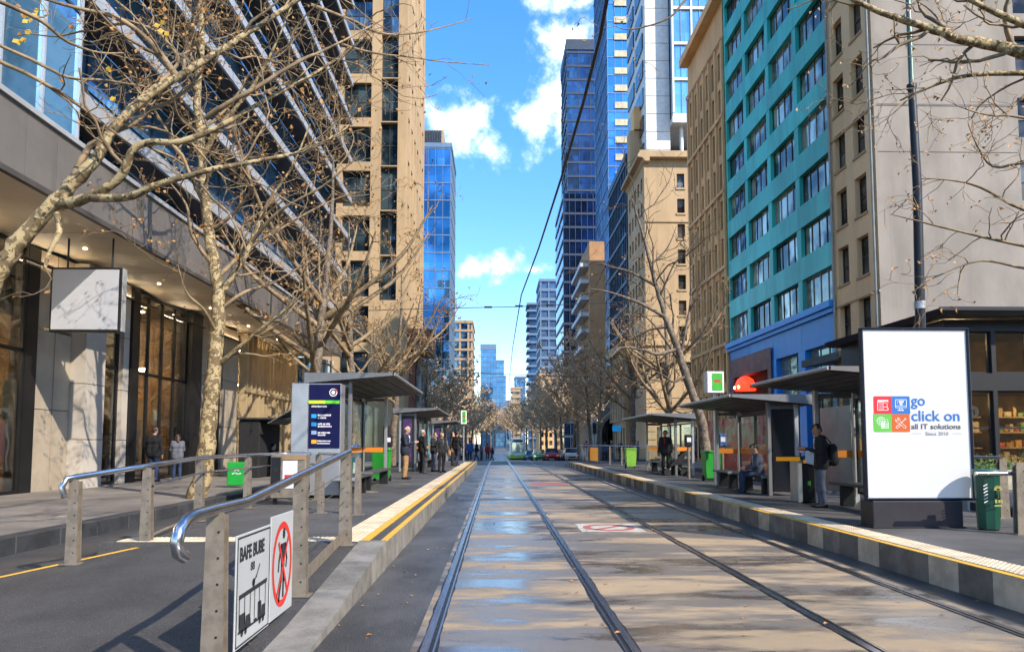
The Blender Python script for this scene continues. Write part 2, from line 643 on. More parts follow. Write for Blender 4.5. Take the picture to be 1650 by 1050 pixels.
def rail(xc, side, label):
    t = thing('tram_rail', label, 'rail', (xc, 0, 0), 'tram rails set in the street')
    for nm, a, b2, dz, mt in (('rail_head', 0.0, 0.058, 0.014, m_rail), ('flange_groove', -0.030, 0.0, 0.007, m_seal), ('guard_lip', -0.046, -0.030, 0.012, m_rail),
                              ('sealant', 0.058, 0.068, 0.008, m_seal), ('sealant', -0.058, -0.046, 0.008, m_seal)):
        x0, x1 = sorted((xc + side * a, xc + side * b2))
        ys = [-4] + [y for y in YS if -4 < y < 400] + [400]
        mb = MB()
        rj = random.Random(int(xc * 100) + int(a * 1000))
        if nm == 'sealant':
            ys = sorted(set(ys + [i * 0.22 for i in range(12, 160)]))
        prev = None
        for y in ys:
            e0 = e1 = 0
            if nm == 'sealant':  # ragged outer edge
                if (a > 0) == (side > 0):
                    e1 = rj.uniform(-0.008, 0.014)
                else:
                    e0 = rj.uniform(-0.014, 0.008)
            cur = ((x0 + e0, y, gz(y) + dz), (x1 + e1, y, gz(y) + dz))
            if prev:
                mb.quad(prev[0], prev[1], cur[1], cur[0])
            prev = cur
        if nm in ('rail_head', 'guard_lip'):
            for x in (x0, x1):
                for a2, c2 in zip(ys[:-1], ys[1:]):
                    q = [(x, a2, gz(a2) + 0.005), (x, a2, gz(a2) + dz), (x, c2, gz(c2) + dz), (x, c2, gz(c2) + 0.005)]
                    mb.quad(*(q if x == x0 else q[::-1]))
        obj(nm, mb, mt, t)


rail(-0.49, -1, 'leftmost steel tram rail, beside the left platform kerb')
rail(0.975, 1, 'second steel tram rail from the left, mid street')
rail(2.76, -1, 'third steel tram rail from the left, past the painted mark')
rail(4.12, 1, 'rightmost steel tram rail, beside the right platform wall')

# ---------- left platform with its ramp
PZ = 0.32
pl = thing('tram_platform', 'raised left tram platform with yellow lines and pale tactile strip', 'platform', (-3, 20, 0))
pl['kind'] = 'structure'
b = MB()
b.box(-4.75, -1.36, 8.72, 49, -0.2, PZ)
obj('deck', b, m_platform, pl)
for k in range(40):
    y = 8.7 + k * 1.0
    box('kerb_block', m_kerbG, pl, -1.40, -1.32, y + 0.004, y + 0.996, -0.1, PZ + 0.006, bev=0.008)
for nm, xa, xb, mt in (('yellow_line', -1.400, -1.322, m_yel), ('yellow_line', -1.64, -1.54, m_yel)):
    box(nm, mt, pl, xa, xb, 8.72, 46, PZ + 0.004, PZ + 0.011)


def tact_mesh(n=0.3):
    b = MB()
    b.bbox(-n / 2 + 0.002, n / 2 - 0.002, -n / 2 + 0.002, n / 2 - 0.002, 0, 0.012, 0.003)
    q = n / 6
    for i in range(6):
        for j in range(6):
            x, y = -n / 2 + q * (i + .5), -n / 2 + q * (j + .5)
            r, r2 = 0.016, 0.010
            vs = [(x + r * math.cos(a), y + r * math.sin(a), 0.012) for a in (0.78, 2.36, 3.93, 5.5)] + [(x + r2 * math.cos(a), y + r2 * math.sin(a), 0.017) for a in (0.78, 2.36, 3.93, 5.5)]
            b.add(vs, [(4, 5, 6, 7), (0, 1, 5, 4), (1, 2, 6, 5), (2, 3, 7, 6), (3, 0, 4, 7)])
    me = b.mesh('tactile_tile')
    me.materials.append(m_tact)
    return me


TM = tact_mesh(0.36)
TFAR = MB().bbox(-.178, .178, -.178, .178, 0, .014, .003).mesh('tactile_tile')
TFAR.materials.append(m_tact)


def tactile(x, y, z, parent):
    o = bpy.data.objects.new('tactile_tile', TM if y < 22 else TFAR)
    o.location = (x, y, z)
    return link(o, parent)


k = 0
y = 8.7 + 0.18
while y < 45.5:
    tactile(-1.83, y, PZ + 0.001, pl)
    y += 0.362
for k in range(7):
    tactile(-2.2 - 0.362 * k, 8.93, PZ + 0.001, pl)


def rz(x, y):
    yy = y - max(0.0, -x - 3.5) * 1.0
    return PZ * min(1.0, max(0.0, (yy - 5.1) / 3.6))


rp = MB()
NR, NC = 34, 22
rows = []
for i in range(NR + 1):
    y = -2 + (8.72 + 2) * i / NR
    xl = max(-4.35 - (8.7 - y) * 1.02, -6.75)
    rows.append([(-1.62 + (xl + 1.62) * j / NC, y, max(0.0, rz(-1.62 + (xl + 1.62) * j / NC, y)) + 0.010) for j in range(NC + 1)])
vs = [p for r in rows for p in r]
fs = [(i * (NC + 1) + j + 1, i * (NC + 1) + j, (i + 1) * (NC + 1) + j, (i + 1) * (NC + 1) + j + 1) for i in range(NR) for j in range(NC)]
rp.add(vs, [f[::-1] for f in fs], smooth=True)
# vertical skirt on the lane side
for i in range(NR):
    p, q = rows[i][-1], rows[i + 1][-1]
    rp.quad((p[0], p[1], -0.1), p, q, (q[0], q[1], -0.1))
obj('access_ramp', rp, m_asph_ramp, kind='structure')
yl = MB()
for i in range(NR):
    p, q = rows[i][-1], rows[i + 1][-1]
    if p[0] <= -6.7:
        continue
    p, q = Vector(p) + Vector((0.02, 0, 0.006)), Vector(q) + Vector((0.02, 0, 0.006))
    yl.quad(p, p + Vector((0.07, -0.02, 0)), q + Vector((0.07, -0.02, 0)), q)
obj('ramp_edge_line', yl, m_yel, kind='structure')
rk = thing('ramp_kerb', 'sloping grey stone kerb edging the near left ramp', 'kerb', (-1.48, 6.5, 0))
for k in range(10):
    y0, y1 = -1.3 + k * 1.0 + 0.003, -1.3 + (k + 1) * 1.0 - 0.003
    z0, z1 = rz(-1.5, y0) + 0.022, rz(-1.5, y1) + 0.022
    b = MB()
    b.hexa([(-1.64, y0, -.1), (-1.32, y0, -.1), (-1.64, y1, -.1), (-1.32, y1, -.1), (-1.64, y0, z0), (-1.32, y0, z0), (-1.64, y1, z1), (-1.32, y1, z1)])
    obj('kerb_block', b, m_kerbG, rk)

# ---------- right platform
PR = 0.30
pr = thing('tram_platform', 'raised right tram platform with chequered light and dark block wall', 'platform', (6.4, 20, 0))
pr['kind'] = 'structure'
b = MB()
b.box(4.69, 8.3, 1.0, 47.3, -0.2, PR)
obj('deck', b, m_platform, pr)
pat = 'DDLLDDLLDDLLDLDDLDDLDDDL'
for k in range(90):
    y = 2.2 + k * 0.5
    ch = pat[(k + 3) % len(pat)]
    box('kerb_block', m_kerbL if ch == 'L' else m_kerbD, pr, 4.65, 4.70, y + 0.003, y + 0.497, -0.1, PR + 0.004, bev=0.006)
box('yellow_line', m_yel, pr, 4.652, 4.735, 2.2, 47.2, PR + 0.004, PR + 0.010)
y = 2.4
while y < 47:
    tactile(4.94, y, PR + 0.001, pr)
    y += 0.362

# ---------- footpaths and kerbs
sheet('footpath', m_foot, -40, -6.8, -6, 50, 0.22)
sheet('footpath', m_foot, -40, -7.4, 62, 500, 0.15)
sheet('footpath', m_foot, 11.0, 60, -6, 50, 0.16)
sheet('footpath', m_foot, 10.2, 60, 62, 500, 0.15)
kb = thing('footpath_kerb', 'dark bluestone kerb along the left footpath', 'kerb', (-6.7, 20, 0))
for k in range(46):
    y = 4 + k * 1.0
    box('kerb_stone', m_blue, kb, -6.84, -6.55, y + 0.004, y + 0.996, -0.1, 0.235, bev=0.012)
kb = thing('footpath_kerb', 'dark bluestone kerb along the right footpath', 'kerb', (11, 20, 0))
for k in range(30):
    y = 8 + k * 1.4
    box('kerb_stone', m_blue, kb, 10.75, 11.05, y + 0.004, y + 1.396, -0.1, 0.175, bev=0.012)
for k, (xa, ya, ln) in enumerate(((9.4, 9, 2.4), (9.4, 14, 2.4), (9.4, 19, 2.4), (9.4, 24, 2.4))):
    o = box('white_dash', m_white, None, xa, xa + 0.12, ya, ya + ln, 0.003, 0.008)  # flat white dashes along the right lane
    tag(o, None, None, None, 'structure')

# access covers
for (x, y, z, r, lb) in ((-7.9, 13.2, 0.22, 0.42, 'round steel access cover on the left footpath beside the kerb'),
                         (-3.1, 17.6, PZ, 0.22, 'small round access cover in the left platform deck'), (-2.7, 21.0, PZ, 0.18, 'tiny round cover in the platform before the waiting man')):
    t = thing('access_cover', lb, 'access cover', (x, y, z))
    obj('rim', MB().lathe([(r, z + 0.002), (r, z + 0.008), (r * .93, z + 0.008), (r * .93, z + 0.003)], x, y, 28), m_steelb, t)
    obj('lid', MB().lathe([(r * .92, z + 0.002), (r * .92, z + 0.006)], x, y, 28), m_foot, t)

# painted no-walking mark on the track bed
mk = thing('painted_road_mark', 'worn white and red painted warning panel between the tracks', 'road marking', (1.93, 13, 0))
c0 = [pt(918, 845, 13.0), pt(1020, 845, 13), pt(1040, 857, 12), pt(930, 857, 12)]
xm0, xm1, ym0, ym1 = 1.45, 2.55, 12.2, 13.4
m_wornw = M('worn_white_paint', (0.50, 0.47, 0.40), 0.6, vs=4, col2=(0.24, 0.21, 0.18), thr=(0.45, 0.7))
m_wornr = M('worn_red_paint', (0.42, 0.10, 0.08), 0.6, vs=4, col2=(0.25, 0.15, 0.12), thr=(0.45, 0.7))
box('paint_panel', m_wornw, mk, xm0, xm1, ym0, ym1, 0.006, 0.009)
rb = MB()
for k in range(28):
    a0, a1 = 2 * math.pi * k / 28, 2 * math.pi * (k + 1) / 28
    f = lambda a, r: (2.0 + r * .46 * math.cos(a), 12.8 + r * .5 * math.sin(a), 0.0115)
    rb.quad(f(a0, 1), f(a1, 1), f(a1, .72), f(a0, .72))
rb.quad((1.68, 12.5, .0115), (1.78, 12.45, .0115), (2.33, 13.08, .0115), (2.23, 13.13, .0115))
obj('red_ring', rb, m_wornr, mk)
mk2 = box('painted_road_mark', m_wornr, None, 1.3, 2.6, 26.0, 27.4, 0.006, 0.009)
tag(mk2, 'faded red painted panel farther up between the tracks', 'road marking')


# ================================================================== RAILINGS
def post(parent, x, y, z, h, face=0.0, w=0.13):
    """tapered flat steel stanchion with bolt holes and foot plate"""
    q = Matrix.Rotation(face, 4, 'Z')

    def tr(p):
        v = q @ Vector(p)
        return (v.x + x, v.y + y, v.z + z)
    b = MB()
    for (xo, wt, wb, d0, d1, hh) in ((-0.0, w * .82, w * 1.12, -0.045, -0.030, h), (0, w * .82, w * 1.12, 0.030, 0.045, h - 0.02), (0, w * .34, w * .5, -0.03, 0.03, h - 0.03)):
        b.hexa([tr(p) for p in ((-wb / 2, d0, 0), (wb / 2, d0, 0), (-wb / 2, d1, 0), (wb / 2, d1, 0), (-wt / 2, d0, hh), (wt / 2, d0, hh), (-wt / 2, d1, hh), (wt / 2, d1, hh))])
    p = obj('post', b, m_steelb, parent)
    fb = MB()
    fb.hexa([tr((sx * .11, sy * .075, sz)) for sz in (0.0, 0.014) for sy in (-1, 1) for sx in (-1, 1)])
    obj('foot_plate', fb, m_steelb, parent)
    for i in range(6):
        bb = MB()
        zz = 0.13 + i * (h - 0.25) / 5
        bb.add([tr((w * .2 + 0.008 * math.cos(a), -0.0465, zz + 0.008 * math.sin(a))) for a in [j * math.pi / 4 for j in range(8)]], [tuple(range(8))])
        bb.add([tr((w * .2 + 0.008 * math.cos(a), -0.0485, zz + 0.008 * math.sin(a))) for a in [j * math.pi / 4 for j in range(8)]], [tuple(range(8))])
        obj('bolt', bb, m_dark, p)
    return p


fr = thing('handrail_fence', 'near stainless handrail fence on the ramp carrying two warning signs', 'railing', (-1.77, 6.5, 0))
XR = -1.77
for (y, zz) in ((4.62, 0.005), (6.55, rz(XR, 6.55) + .01), (8.5, rz(XR, 8.5) + .01)):
    post(fr, XR, y, zz, 1.06, 0.0)
RT = lambda y: rz(XR, y) + 1.085
path = [(XR + .0, 4.14, 0.86), (XR, 4.07, 0.89), (XR, 4.04, 0.95), (XR, 4.07, 1.015), (XR, 4.14, 1.055), (XR, 4.25, 1.078), (XR, 4.62, RT(4.62)), (XR, 5.1, RT(5.1)), (XR, 6.55, RT(6.55)), (XR, 8.5, RT(8.5)), (XR, 8.62, RT(8.62))]
obj('handrail', MB().tube(path, 0.037, 14), m_tube, fr)
obj('kick_bar', MB().hexa([(XR - .006, 6.6, rz(XR, 6.6) + .08), (XR + .006, 6.6, rz(XR, 6.6) + .08), (XR - .006, 8.46, rz(XR, 8.46) + .08), (XR + .006, 8.46, rz(XR, 8.46) + .08),
                           (XR - .006, 6.6, rz(XR, 6.6) + .2), (XR + .006, 6.6, rz(XR, 6.6) + .2), (XR - .006, 8.46, rz(XR, 8.46) + .2), (XR + .006, 8.46, rz(XR, 8.46) + .2)]), m_steelb, fr)
for k in range(4):
    zc = 0.36 + k * 0.17
    obj('cable', MB().tube([(XR, 6.55, rz(XR, 6.55) + zc), (XR, 8.5, rz(XR, 8.5) + zc)], 0.004, 5), m_steel, fr)

rf = thing('handrail_fence', 'rear stainless handrail fence curving from the ramp to the cabinet', 'railing', (-4.5, 11, 0))
pp = [(-4.68, 8.1), (-4.22, 8.8), (-4.5, 11.0), (-4.5, 13.1), (-4.5, 15.2)]
for (x, y) in pp[:4]:
    post(rf, x, y, min(PZ, max(0, rz(x, y))) + .008, 0.93, 0.0, 0.12)
tops = [Vector((x, y, min(PZ, max(0, rz(x, y))) + 0.965)) for x, y in pp] + [Vector((-3.9, 15.2, PZ + .965))]
mid = []
for i in range(len(tops) - 1):
    for t in (0, .33, .66):
        mid.append(tops[i].lerp(tops[i + 1], t))
mid.append(tops[-1])
start = [tops[0] + Vector((-.06, -.1, -.22)), tops[0] + Vector((-.075, -.13, -.10)), tops[0] + Vector((-.05, -.09, -.015))]
obj('handrail', MB().tube(start + mid, 0.034, 12), m_tube, rf)
low = [p - Vector((0, 0, .22)) for p in tops[1:]]
obj('lower_rail', MB().tube([p + Vector((0.07, 0, 0)) for p in low], 0.016, 8), m_tube, rf)
obj('kerb_bar', MB().tube([(p.x, p.y, p.z - .86) for p in tops[1:5]], 0.02, 6), m_steelb, rf)
cr = thing('handrail_fence', 'short stainless crossbar fence behind the ramp posts near the totem', 'railing', (-3.4, 14.6, PZ))
post(cr, -3.75, 15.2, PZ, 0.95, 0, 0.12)
post(cr, -2.98, 12.3, PZ, 0.55, 0, 0.10)
obj('handrail', MB().tube([(-3.75, 15.2, PZ + .97), (-3.3, 14.2, PZ + .97), (-2.3, 12.0, PZ + .97)], 0.026, 10), m_tube, cr)
post(cr, -2.3, 12.0, PZ, 0.95, 0, 0.1)

# --- the two signs in the near fence: flat printed plates
m_signw = M('sign_plate', (0.44, 0.46, 0.47), 0.35, var=0.12, vs=2)
m_ink = M('sign_ink', (0.02, 0.024, 0.03), 0.5, var=0.2)
sx = XR + 0.075


def plate(name, label, y0, y1, z0, z1):
    t = thing(name, label, 'sign', (sx, (y0 + y1) / 2, z0))
    obj('plate', MB().bbox(sx - 0.012, sx, y0, y1, z0, z1, 0.004), m_signw, t)
    return t


F = sx + 0.003


def strip(b, pts, w, x=F, closed=False):
    """flat printed line on the plate (pts in y,z)"""
    P = [Vector((p[0], p[1])) for p in pts]
    if closed:
        P.append(P[0])
    for a, c in zip(P[:-1], P[1:]):
        d = (c - a)
        if d.length < 1e-6:
            continue
        n = Vector((-d.y, d.x)).normalized() * w / 2
        e = d.normalized() * w * .35
        a2, c2 = a - e, c + e
        b.quad((x, a2.x - n.x, a2.y - n.y), (x, c2.x - n.x, c2.y - n.y), (x, c2.x + n.x, c2.y + n.y), (x, a2.x + n.x, a2.y + n.y))


y0, y1, z0, z1 = 4.76, 5.46, 0.15, 0.895
s1 = plate('tram_warning_sign', 'white warning sign with black tram drawing on the near fence', y0, y1, z0, z1)
b = MB()
strip(b, [(y0 + .02, z0 + .02), (y1 - .02, z0 + .02), (y1 - .02, z1 - .02), (y0 + .02, z1 - .02)], 0.012, closed=True)
obj('border', b, m_ink, s1)
t_rot = (math.pi / 2, 0, math.pi / 2)
text('lettering', 'BAFE BUBE', 0.13, m_ink, (F, y0 + .055, z0 + .57), t_rot, s1, sx=0.80, off=0.004)
text('lettering', '88', 0.085, m_ink, (F, y0 + .27, z0 + .475), t_rot, s1, sx=1.0)
b = MB()
tz = z0 + 0.09
# tram side view: roof, pillars, seats, wheels, trolley pole
b.quad((F, y0 + .06, tz + .23), (F, y1 - .07, tz + .245), (F, y1 - .07, tz + .275), (F, y0 + .06, tz + .26))
for k, yy in enumerate((.07, .17, .28, .37, .47, .60)):
    strip(b, [(y0 + yy, tz + .05), (y0 + yy, tz + .24)], 0.010)
for (a, c, h) in ((.07, .20, .13), (.20, .30, .10), (.36, .43, .04), (.44, .53, .14), (.53, .61, .10)):
    b.quad((F, y0 + a, tz + .02), (F, y0 + c, tz + .02), (F, y0 + c - .02, tz + h), (F, y0 + a, tz + h))
strip(b, [(y0 + .06, tz + .015), (y1 - .10, tz + .015)], 0.016)
for yy in (.13, .2, .49, .56):
    for j in range(8):
        a0, a1 = j * math.pi / 4, (j + 1) * math.pi / 4
        b.add([(F, y0 + yy, tz), (F, y0 + yy + .024 * math.cos(a0), tz + .024 * math.sin(a0)), (F, y0 + yy + .024 * math.cos(a1), tz + .024 * math.sin(a1))], [(0, 1, 2)])
strip(b, [(y0 + .34, tz + .27), (y0 + .34, tz + .30), (y0 + .40, tz + .33), (y0 + .46, tz + .40)], 0.014)
b.add([(F, y0 + .34 + .03 * math.cos(j * .785), tz + .295 + .03 * math.sin(j * .785)) for j in range(8)], [tuple(range(8))])
obj('tram_drawing', b, m_ink, s1)

y0, y1, z0, z1 = 5.475, 6.06, 0.16, 0.945
s2 = plate('no_walking_sign', 'white sign with red ring crossing out a walking figure', y0, y1, z0, z1)
cy, cz, ry, rzz = (y0 + y1) / 2, (z0 + z1) / 2, 0.255, 0.33
b = MB()
for k in range(40):
    a0, a1 = 2 * math.pi * k / 40, 2 * math.pi * (k + 1) / 40
    f = lambda a, r: (F, cy + ry * r * math.cos(a), cz + rzz * r * math.sin(a))
    b.quad(f(a0, .84), f(a0, 1), f(a1, 1), f(a1, .84))
obj('red_ring', b, m_red, s2)
b = MB()
strip(b, [(cy - .13, cz - .23), (cy + .15, cz + .2)], 0.030, F + .0024)
strip(b, [(cy + .13, cz - .22), (cy - .10, cz + .17)], 0.030, F + .0028)
obj('red_cross', b, m_red, s2)
b = MB()
b.add([(F, cy + .03 + .033 * math.cos(j * .628), cz + .235 + .045 * math.sin(j * .628)) for j in range(10)], [tuple(range(10))])
b.quad((F, cy - .045, cz + .16), (F, cy + .085, cz + .16), (F, cy + .055, cz - .02), (F, cy - .03, cz - .02))
strip(b, [(cy - .035, cz + .15), (cy - .085, cz + .04), (cy - .10, cz - .04)], 0.028)
strip(b, [(cy + .075, cz + .15), (cy + .115, cz + .03), (cy + .10, cz - .03)], 0.028)
strip(b, [(cy - .005, cz), (cy - .03, cz - .13), (cy - .08, cz - .27)], 0.04)
strip(b, [(cy + .03, cz), (cy + .035, cz - .13), (cy + .03, cz - .25)], 0.04)
obj('walking_figure', b, m_ink, s2)

# ================================================================== BUILDINGS
def TGLASS(name, tint, dx, dz, metal=0.85, rough=0.05, var=0.35, tilt=0.02, tint2=None):
    """curtain wall glass too far off to see its panes singly: pane-by-pane tint and tilt"""
    if name in MATS:
        return MATS[name]
    m, T = newmat(name)
    g = T.n('ShaderNodeNewGeometry')
    dv = T.n('ShaderNodeVectorMath', {0: g.outputs['Position'], 1: (dx, dx, dz)}, operation='DIVIDE')
    fl = T.n('ShaderNodeVectorMath', {0: dv.outputs[0]}, operation='FLOOR')
    wn = T.n('ShaderNodeTexWhiteNoise', {'Vector': fl.outputs[0]}, noise_dimensions='3D')
    nz = T.n('ShaderNodeTexNoise', {'Vector': g.outputs['Position'], 'Scale': 0.06, 'Detail': 3.0})
    v = T.m('ADD', T.m('MULTIPLY', wn.outputs['Value'], var), T.m('ADD', T.m('MULTIPLY', nz.outputs['Fac'], 0.9), 0.55 - var / 2))
    base = C4(tint)
    if tint2:
        base = T.mixc(T.ramp(nz.outputs['Fac'], (0.42, 0.58)), base, C4(tint2))
    h = T.n('ShaderNodeHueSaturation', {'Value': v, 'Color': base})
    off = T.n('ShaderNodeVectorMath', {0: wn.outputs['Color'], 1: (0.5, 0.5, 0.5)}, operation='SUBTRACT')
    sc = T.n('ShaderNodeVectorMath', {0: off.outputs[0], 'Scale': tilt}, operation='SCALE')
    ad = T.n('ShaderNodeVectorMath', {0: g.outputs['Normal'], 1: sc.outputs[0]}, operation='ADD')
    nm = T.n('ShaderNodeVectorMath', {0: ad.outputs[0]}, operation='NORMALIZE')
    b = T.n('ShaderNodeBsdfPrincipled', {'Base Color': h.outputs[0], 'Metallic': metal, 'Roughness': rough, 'Normal': nm.outputs[0]})
    T.n('ShaderNodeOutputMaterial', {'Surface': b.outputs[0]})
    return m


m_beige = M('sandstone', (0.47, 0.325, 0.18), 0.8, var=0.2, vs=0.35, rnd=0.06, bump=0.2, bs=12, st=(1, 1, 0.4), streak=.28)
m_beige2 = M('cream_render', (0.46, 0.325, 0.185), 0.82, var=0.18, vs=0.4, rnd=0.05, bump=0.15, bs=10, st=(1, 1, 0.3), streak=.28)
m_tan = M('tan_stone', (0.80, 0.49, 0.225), 0.8, var=0.22, vs=0.4, rnd=0.06, bump=0.2, bs=12, st=(1, 1, 0.4), streak=.28)
m_grey = M('grey_render', (0.29, 0.25, 0.215), 0.85, var=0.22, vs=0.5, bump=0.25, bs=8, st=(1, 1, 0.5), rnd=0.05, streak=.28)
m_teal = M('teal_panel', (0.035, 0.58, 0.49), 0.42, var=0.22, vs=0.6, rnd=0.12, st=(1, 1, 0.25), col2=(0.022, 0.40, 0.36), streak=.35)
m_blue_p = M('blue_panel', (0.010, 0.19, 0.68), 0.40, var=0.25, vs=0.6, rnd=0.15, st=(1, 1, 0.2), col2=(0.02, 0.30, 0.80), streak=.35)
m_brownp = M('brown_panel', (0.22, 0.10, 0.075), 0.6, var=0.25, vs=1.2)
m_frame = M('window_frame', (0.035, 0.035, 0.034), 0.5, 0.2, var=0.2)
m_framel = M('light_frame', (0.34, 0.33, 0.29), 0.5, 0.3, var=0.2)
m_interior = M('dark_interior', (0.025, 0.022, 0.02), 0.8, var=0.4, vs=0.7)
g_teal = GLASS('office_glass', (0.50, 0.46, 0.36), 0.05, 0.55, rnd=0.55, wav=0.12, ws=0.5, dark=(0.05, 0.055, 0.06))
g_dark = GLASS('dark_window_glass', (0.16, 0.15, 0.14), 0.05, 0.5, rnd=0.5, wav=0.1, dark=(0.02, 0.022, 0.025))
g_blue = GLASS('blue_glass', (0.14, 0.36, 0.64), 0.03, 0.6, rnd=0.35, wav=0.10, ws=0.22, dark=(0.08, 0.20, 0.34))
g_tint = GLASS('tower_bay_glass', (0.16, 0.25, 0.30), 0.04, 0.7, rnd=0.4, wav=0.1, dark=(0.03, 0.05, 0.07))


def PB(o, plane, u0, u1, v0, v1, d0, d1):
    """box limits for a facade: o = R (faces the street from the right), L (from the left), F (faces the camera)"""
    if o == 'R':
        return (plane + d0, plane + d1, u0, u1, v0, v1)
    if o == 'L':
        return (plane - d1, plane - d0, u0, u1, v0, v1)
    return (u0, u1, plane + d0, plane + d1, v0, v1)


def PP(o, plane, u, v, d):
    return {'R': (plane + d, u, v), 'L': (plane - d, u, v), 'F': (u, plane + d, v)}[o]


def wall(mb, o, plane, U0, U1, V0, V1, ops, depth, mi=0):
    """wall sheet with real openings and reveals; ops = (u0,u1,v0,v1)"""
    us = sorted({U0, U1, *[p for q in ops for p in q[:2]]})
    vs = sorted({V0, V1, *[p for q in ops for p in q[2:]]})
    us = [u for u in us if U0 <= u <= U1]
    vs = [v for v in vs if V0 <= v <= V1]
    flip = o == 'R'

    def q4(a, b, c, d):
        mb.quad(*((d, c, b, a) if flip else (a, b, c, d)), mi)
    P = lambda u, v, d: PP(o, plane, u, v, d)
    for ua, ub in zip(us[:-1], us[1:]):
        cu = (ua + ub) / 2
        run = None
        for va, vb in zip(vs[:-1], vs[1:]):
            cv = (va + vb) / 2
            hole = any(q[0] < cu < q[1] and q[2] < cv < q[3] for q in ops)
            if hole:
                if run:
                    q4(P(ua, run[0], 0), P(ub, run[0], 0), P(ub, run[1], 0), P(ua, run[1], 0))
                run = None
            else:
                run = (run[0], vb) if run else (va, vb)
        if run:
            q4(P(ua, run[0], 0), P(ub, run[0], 0), P(ub, run[1], 0), P(ua, run[1], 0))
    for (a, b2, c, d) in ops:
        q4(P(a, c, 0), P(a, c, depth), P(b2, c, depth), P(b2, c, 0))
        q4(P(a, d, 0), P(b2, d, 0), P(b2, d, depth), P(a, d, depth))
        q4(P(a, c, 0), P(a, d, 0), P(a, d, depth), P(a, c, depth))
        q4(P(b2, c, 0), P(b2, c, depth), P(b2, d, depth), P(b2, d, 0))
    return mb


_wf = {}


def window(parent, o, plane, u0, u1, v0, v1, d, cols, rows, fm, gm, fw=0.06, name='window', transom=None, sill=None):
    """frame (part) with one pane (sub-part) per light, standing d behind the wall face"""
    w, h = u1 - u0, v1 - v0
    key = (o, round(w, 3), round(h, 3), cols, rows, fm.name, fw, transom)
    vsplit = [0] + ([transom] if transom else [i * h / rows for i in range(1, rows)]) + [h]
    if key not in _wf:
        b = MB()
        def bx(a, b2, c, e):
            b.box(*PB(o, 0, a, b2, c, e, 0, 0.09))
        bx(0, w, 0, fw); bx(0, w, h - fw, h)
        bx(0, fw, fw + .001, h - fw - .001); bx(w - fw, w, fw + .001, h - fw - .001)
        for i in range(1, cols):
            bx(i * w / cols - fw / 2, i * w / cols + fw / 2, fw + .001, h - fw - .001)
        for z in vsplit[1:-1]:
            for i in range(cols):
                bx(i * w / cols + fw / 2 + .001, (i + 1) * w / cols - fw / 2 - .001, z - fw / 2, z + fw / 2)
        me = b.mesh('window')
        me.materials.append(fm)
        _wf[key] = me
    ob = bpy.data.objects.new(name, _wf[key])
    ob.location = PP(o, plane, u0, v0, d)
    link(ob, parent)
    for i in range(cols):
        for z0, z1 in zip(vsplit[:-1], vsplit[1:]):
            box('pane', gm, ob, *PB(o, plane, u0 + i * w / cols + fw * .4, u0 + (i + 1) * w / cols - fw * .4, v0 + z0 + fw * .4, v0 + z1 - fw * .4, d + 0.04, d + 0.055))
    return ob


# ---------------- teal office block (right)
XF = 17.5
tb = thing('office_block', 'teal panelled office block with bands of windows over a blue storey', 'building', (XF, 44, 0), 'office buildings along the right side of the street')
FP, V0 = 3.03, 9.05
NF = 9
for k in range(NF + 1):
    v0 = V0 + FP * k - (FP - 1.76) if k else V0 - 0.15
    v1 = V0 + FP * k
    for j in range(4):
        ua = 36.12 + j * 4.17
        box('spandrel_panel', m_teal, tb, *PB('R', XF, ua + .01, ua + 4.16, v0, v1, 0, 0.5))
for j in range(5):
    ua = 36.12 + j * 4.17
    for k in range(NF):
        box('pier', m_teal, tb, *PB('R', XF, max(36.12, ua - .27), min(52.8, ua + .27), V0 + FP * k + .003, V0 + FP * k + 1.757, 0.02, 0.52))
for k in range(NF):
    for j in range(4):
        ua = 36.12 + j * 4.17
        window(tb, 'R', XF, ua + .275, ua + 3.895, V0 + FP * k + .004, V0 + FP * k + 1.756, 0.24, 4, 1, m_frame if (j + k) % 3 else m_framel, g_teal, 0.05)
box('core', m_interior, tb, XF + .56, XF + 14, 36.15, 52.78, 0, V0 + FP * NF)
box('parapet', m_teal, tb, XF - .05, XF + 14, 36.12, 52.8, V0 + FP * NF + .01, V0 + FP * NF + 0.9)
# blue storey below
box('cornice', m_blue_p, tb, XF - .35, XF + .4, 36.05, 52.9, 8.55, 8.89)
box('cornice_band', m_blue_p, tb, XF - .18, XF + .4, 36.08, 52.86, 8.30, 8.545)
for j in range(4):
    ua = 36.12 + j * 4.17
    box('fascia_panel', m_blue_p, tb, *PB('R', XF, ua + .01, ua + 4.16, 6.75, 8.295, 0, 0.5))
for j in (0, 1, 2, 4):
    ua = 36.12 + j * 4.17
    box('blue_pier', m_blue_p, tb, *PB('R', XF, max(36.12, ua - .45), min(52.8, ua + .45), 0.2, 6.745, -.02, 0.5))
g_green = GLASS('green_shop_glass', (0.30, 0.42, 0.33), 0.05, 0.5, rnd=0.4, wav=0.12, dark=(0.10, 0.20, 0.15))
for j in (0, 1):
    ua = 36.12 + j * 4.17
    window(tb, 'R', XF, ua + .46, ua + 3.71, 4.35, 6.74, 0.35, 3, 2, m_framel, g_green, 0.06, transom=1.7)
    window(tb, 'R', XF, ua + .46, ua + 3.71, 0.25, 4.0, 0.35, 3, 2, m_frame, g_dark, 0.07, transom=2.7)
    box('shop_fascia', m_blue_p, tb, *PB('R', XF, ua + .46, ua + 3.71, 4.003, 4.347, 0.05, 0.45))
ua = 36.12 + 2 * 4.17
ua2 = 52.3
wl = MB()
wall(wl, 'R', XF - .12, 44.6, 52.4, 0.2, 7.6, [(45.2, 51.8, 0.2, 6.25)], 0.9)
obj('entrance_portal', wl, m_brownp, tb)
box('portal_back', m_interior, tb, XF + .7, XF + .8, 45, 52, .2, 6.6)
